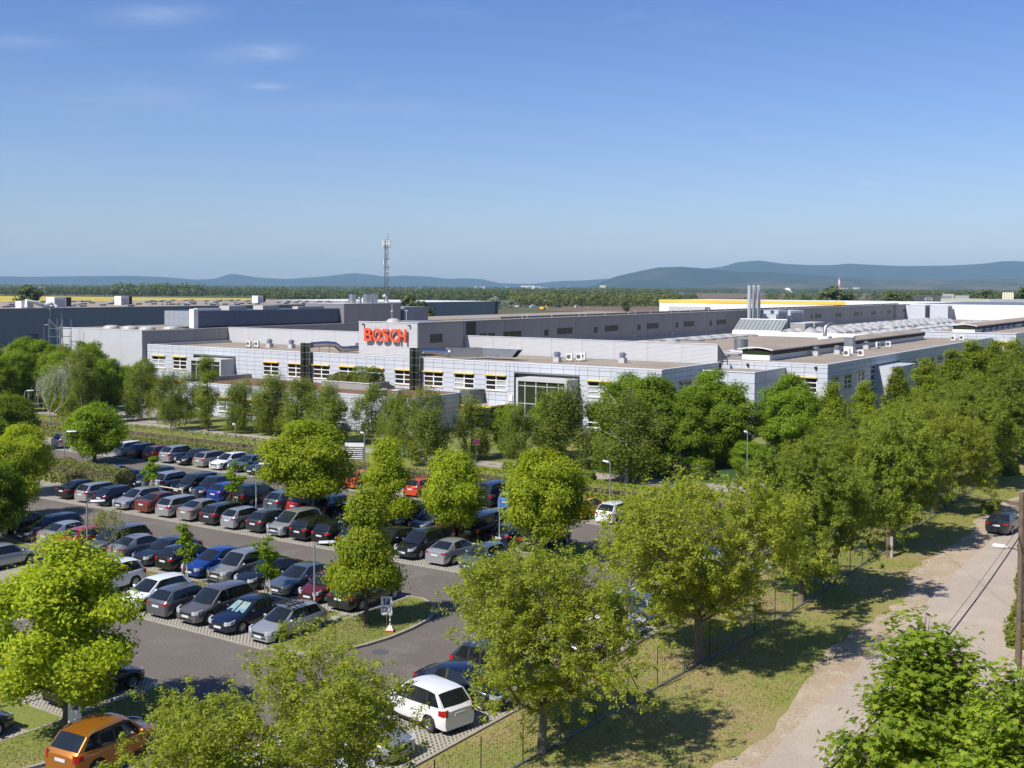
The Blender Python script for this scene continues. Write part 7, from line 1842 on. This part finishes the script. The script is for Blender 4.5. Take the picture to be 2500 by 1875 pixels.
for (u, v, lab) in ((-91.9, 108.0, 'grey roof cube with pale lid on the annex roof, left one'), (-90.0, 108.6, 'grey roof cube with pale lid on the annex roof, right one')):
    t = thing('roof_vent', lab, 'vent', (u, v, 4.2), 0, 'annex roof cubes'); MB().box(-.45, .45, -.45, .45, 0, .85).obj('base', M['darkwall'], t); MB().box(-.55, .55, -.55, .55, .85, .97).obj('lid', M['coping'], t)
# lattice mast
p = far(-0.110, 405)
t = thing('lattice_mast', 'tall lattice phone mast with white antenna panels on top', 'mast', p)
Hm = 35.5; legs = [(math.cos(a) * 1.0, math.sin(a) * 1.0) for a in (R(100), R(220), R(340))]
for lx, ly in legs: b = MB(); b.tube([(lx, ly, 0), (lx * 0.72, ly * 0.72, Hm - 3)], 0.11, 6); b.obj('leg', M['dgrey'], t)
b = MB(); k = 0
zz = 0.0
while zz < Hm - 4:
    f0 = 1 - 0.28 * zz / Hm; f1 = 1 - 0.28 * (zz + 1.3) / Hm
    for i in range(3):
        a, c = legs[i], legs[(i + 1) % 3]
        b.tube([(a[0] * f0, a[1] * f0, zz), (c[0] * f1, c[1] * f1, zz + 1.3)], 0.045, 3, cap=False); b.tube([(a[0] * f1, a[1] * f1, zz + 1.3), (c[0] * f1, c[1] * f1, zz + 1.3)], 0.04, 3, cap=False)
    zz += 1.3
b.obj('bracing', M['galv'], t)
b = MB(); b.box(-.30, .0, -.45, -.35, 0, Hm - 3); b.obj('cable_ladder', M['dgrey'], t)
for i in range(7):
    a = 2 * math.pi * i / 7; b = MB(); b.box(-.16, .16, -.09, .09, 0, 2.3); b.obj('antenna', M['white'], t).matrix_local = Matrix.Translation((math.cos(a) * 1.55, math.sin(a) * 1.55, Hm - 3.6)) @ Matrix.Rotation(a + math.pi / 2, 4, 'Z')
for (x, y, z) in ((-1.1, -.3, Hm - 10), (1.1, -.2, Hm - 10)): b = MB(); b.box(x - .14, x + .14, y - .1, y + .1, z, z + 1.8); b.obj('antenna', M['white'], t)
b = MB()
for z in (Hm - 3.9, Hm - 8.0, Hm - 11, Hm - 18): b.lathe([(1.2, z), (1.25, z), (1.25, z + .12), (1.2, z + .12)], 12)
for z in (Hm - 3.4, Hm - 1.8): b.lathe([(1.45, z), (1.5, z), (1.5, z + .08)], 14)
b.cyl(0, 0, Hm - 3.5, Hm - 1, .2, .2, 8); b.cyl(.5, 0, Hm - 1.2, Hm + 1.0, .06, .05, 6); b.obj('platform', M['dgrey'], t)
b = MB()
for (x, z) in ((.5, Hm + 1.0), (.5, Hm - 6.0), (.75, Hm - 12.8)): b.lathe([(0, z), (.3, z + .15), (.3, z + .4), (0, z + .55)], 8, cen=(x, -.6, 0))
b.obj('dish', M['white'], t)
# small scaffold tower with a spiky frame by the left hall
t = thing('scaffold_tower', 'grey scaffold tower with bare aerials before the ribbed hall at the left', 'scaffold', (-167.2, 114.6, 0))
b = MB()
for x in (-1.9, 1.9):
    for y in (-.8, .8): b.cyl(x, y, 0, 12.2, .06, .06, 6)
for k in range(8):
    for y in (-.8, .8): b.tube([(-1.9, y, 1.2 + k * 1.35), (1.9, y, 1.2 + k * 1.35)], .05, 5)
b.tube([(-1.9, -.8, 12.2), (1.0, -.8, 10.4)], .05, 5); b.tube([(1.9, -.8, 11.6), (0, -.8, 10.2)], .05, 5); b.cyl(.5, 0, 9, 13.6, .07, .03, 6); b.cyl(0, 0, 3, 10.6, .16, .16, 8)
b.obj('frame', M['galv'], t)
# utility poles, wires, wall lamp arm
t = thing('utility_pole', 'brown wooden utility pole at the right edge with a white street lamp arm', 'pole', (-9.2, 54.3, 0))
b = MB(); b.cyl(0, 0, 0.9, 9.0, .15, .11, 10); b.obj('pole', M['wood'], t, smooth=40)
b = MB(); b.box(-.26, -.02, -.16, .10, 0, 1.3); b.obj('concrete_stub', M['concrete'], t)
b = MB(); b.tube([(0, 0, 6.40), (-.25, -.17, 6.46), (-.55, -.36, 6.52)], .03, 6); b.obj('arm', M['galv'], t)
b = MB(); b.tube([(-.5, -.33, 6.50), (-.62, -.41, 6.54), (-1.0, -.66, 6.60), (-1.05, -.69, 6.60)], [.06, .11, .10, .03], 8); b.obj('lamp_head', M['white'], t, smooth=50)
b = MB(); b.box(-.6, .6, -.06, .06, 8.4, 8.52); b.obj('cross_arm', M['wood'], t)
t = thing('utility_pole', 'brown wooden utility pole on the verge between fence ash trees', 'pole', (-21.25, 77.0, 0))
b = MB(); b.cyl(0, 0, 0, 7.5, .17, .12, 10); b.obj('pole', M['wood'], t, smooth=40)
b = MB(); b.tube([(.0, 0, 6.5), (-1.7, -2.6, 0)], .012, 4); b.obj('stay_wire', M['dgrey'], t)
MB().box(.10, .30, -.1, .1, 0, 1.4).obj('stub', M['concrete'], t)
def wire(pts, r_, label, sag=0.6):
    p0, p1 = Vector(pts[0]), Vector(pts[1]); n = 14; P_ = []
    for i in range(n + 1):
        f = i / n; q_ = p0.lerp(p1, f); q_.z -= sag * 4 * f * (1 - f); P_.append(q_)
    b = MB(); b.tube(P_, r_, 5); tag(b.obj('overhead_cable', M['black']), label, 'cable')
wire(((-9.25, 54.2, 7.0), (-9.0, 12.0, 6.8)), .028, 'thick black overhead cable crossing above the road', 1.1)
wire(((-8.7, 54.2, 8.5), (-8.2, 12.0, 7.3)), .008, 'thin overhead wire right of the thick cable', .8)
wire(((-9.7, 54.2, 8.5), (-21.25, 77.0, 6.9)), .010, 'overhead wire from the right pole to the verge pole', .5)
# wire fence
t = thing('wire_fence', 'green wire mesh fence with thin posts along the verge', 'fence')
v_ = 27.8; k = 0
fu = lambda v: -23.5 + 1.5 * min(1, max(0, (v - 30) / 30)) - 0.4 * max(0, (v - 80) / 40)
b = MB(); b.cyl(0, 0, 0, 1.85, .026, .026, 6); pm = b.mesh('post', M['fence'])
posts = []
while v_ < 160:
    posts.append(v_); link('post', pm, t, loc=(fu(v_), v_, 0)); v_ += 2.55
b = MB(); b.tube([(0, 0, 1.5), (0.0, 1.3, 0.0)], .024, 5); sm = b.mesh('strut', M['fence'])
for v in posts[6::9]: link('strut', sm, t, loc=(fu(v), v, 0))
b = MB()
for a, c in zip(posts, posts[1:]):
    n = 16
    for i in range(n):
        f0 = a + (c - a) * i / n; b.tube([(fu(f0), f0, .1), (fu(f0), f0, 1.75)], .0035, 3, cap=False)
    for j in range(9): z = .12 + .2 * j; b.tube([(fu(a), a, z), (fu(c), c, z)], .0035, 3, cap=False)
b.obj('wire_mesh', M['fence'], t, kind='stuff')
b = MB()
for a, c in zip(posts, posts[1:]): b.prism([(fu(a) - .05, a), (fu(a) + .05, a), (fu(c) + .05, c), (fu(c) - .05, c)], 0.0, .05)
b.obj('plinth', M['dgrey'], t)
# earth heaps and far cars on the meadow
for (tt, d, h, lab) in ((0.0945 * 1.0 + 0.0575, 590, 4.6, 'sandy earth heap left of the yellow band hall'), (0.165, 540, 3.4, 'low sandy earth heap behind the dark wall edge')):
    p = far(tt, d); b = MB(); b.lathe([(5.5, -.3), (4.2, h * .45), (2.2, h * .85), (0.5, h), (0, h)], 14, cen=p)
    rng = np.random.default_rng(3); b.v = [(x + rng.normal() * .4, y + rng.normal() * .4, z + rng.normal() * .12) for x, y, z in b.v]
    tag(b.obj('earth_heap', M['sill'] if 0 else dirt, smooth=60), lab, 'heap')
cols = ['white', 'white', 'darkgrey', 'silver', 'white', 'navy', 'white', 'black']
labs = ['white', 'second white', 'dark grey', 'silver', 'third white', 'dark blue', 'rightmost white', 'black']
for k, (tt, d, st) in enumerate(((-0.020, 1000, 'van'), (0.0035, 980, 'van'), (0.0085, 985, 'wagon'), (0.0115, 985, 'suv'), (0.0185, 980, 'van'), (0.041, 980, 'van'), (0.0565, 985, 'van'), (0.002, 1010, 'sedan'))):
    p = far(tt, d); car(st, cols[k], p[0], p[1], 20 + 13 * k, labs[k] + ' vehicle parked far off on the meadow beyond the factory', 'far vehicles on the meadow', sx=1.25, sz=1.3)
p = far(0.0265, 860)
t = thing('excavator', 'small yellow excavator on the far meadow', 'excavator', p); MB().box(-1.6, 1.6, -1, 1, .9, 2.6).obj('cab', M['yellow'], t); b = MB(); b.tube([(1.2, 0, 2), (3.4, 0, 3.8), (5.0, 0, 1.2)], .3, 6); b.obj('boom', M['yellow'], t); MB().box(-1.8, 1.8, -1.2, 1.2, 0, .89).obj('track', M['black'], t)
p = far(-0.017, 850); b = MB(); b.lathe([(0, -1.1), (1.3, -.9), (1.5, .3), (.6, 1.2), (0, 1.2)], 10, cen=(p[0], p[1], 1.3)); tag(b.obj('white_bale', M['white'], smooth=50), 'white wrapped bale left of the silvery willow bush', 'bale')
for k, (tt, d) in enumerate(((-0.024, 620), (-0.004, 600), (0.0165, 590), (0.02, 640), (0.041, 600), (0.058, 640), (0.066, 600), (0.077, 560), (-0.03, 660))):
    p = far(tt, d); lamp_post(p[0], p[1], 7.0, 'thin lamp on the meadow beyond the dark wall', az=1.0 + k, group='lamps on the far meadow')
# loose houses of the far town
b = MB(); b.box(-6, 6, -4, 4, 0, 5); b.add([(-6.4, -4.4, 5), (6.4, -4.4, 5), (6.4, 4.4, 5), (-6.4, 4.4, 5), (-6.4, 0, 8), (6.4, 0, 8)], [(0, 1, 5, 4), (2, 3, 4, 5), (1, 2, 5), (3, 0, 4)], 1)
rf = mat('tile_roof', (0.26, 0.15, 0.11), 0.8)
hm = b.mesh('house', [M['sill'], rf])
random.seed(77)
for k in range(46):
    tt = random.choice([random.uniform(0.06, 0.24), random.uniform(0.10, 0.40), random.uniform(0.06, 0.40), random.uniform(-0.46, -0.37)]); d = random.uniform(4200, 5400) if tt > 0 else random.uniform(2600, 3200)
    p = far(tt, d); o = link('house', hm, None, loc=p, rz=random.uniform(0, 3.1), scale=random.uniform(0.8, 1.3)); tag(o, 'tiny pale far off house among the trees of the plain', 'house', 'far houses of the plain')
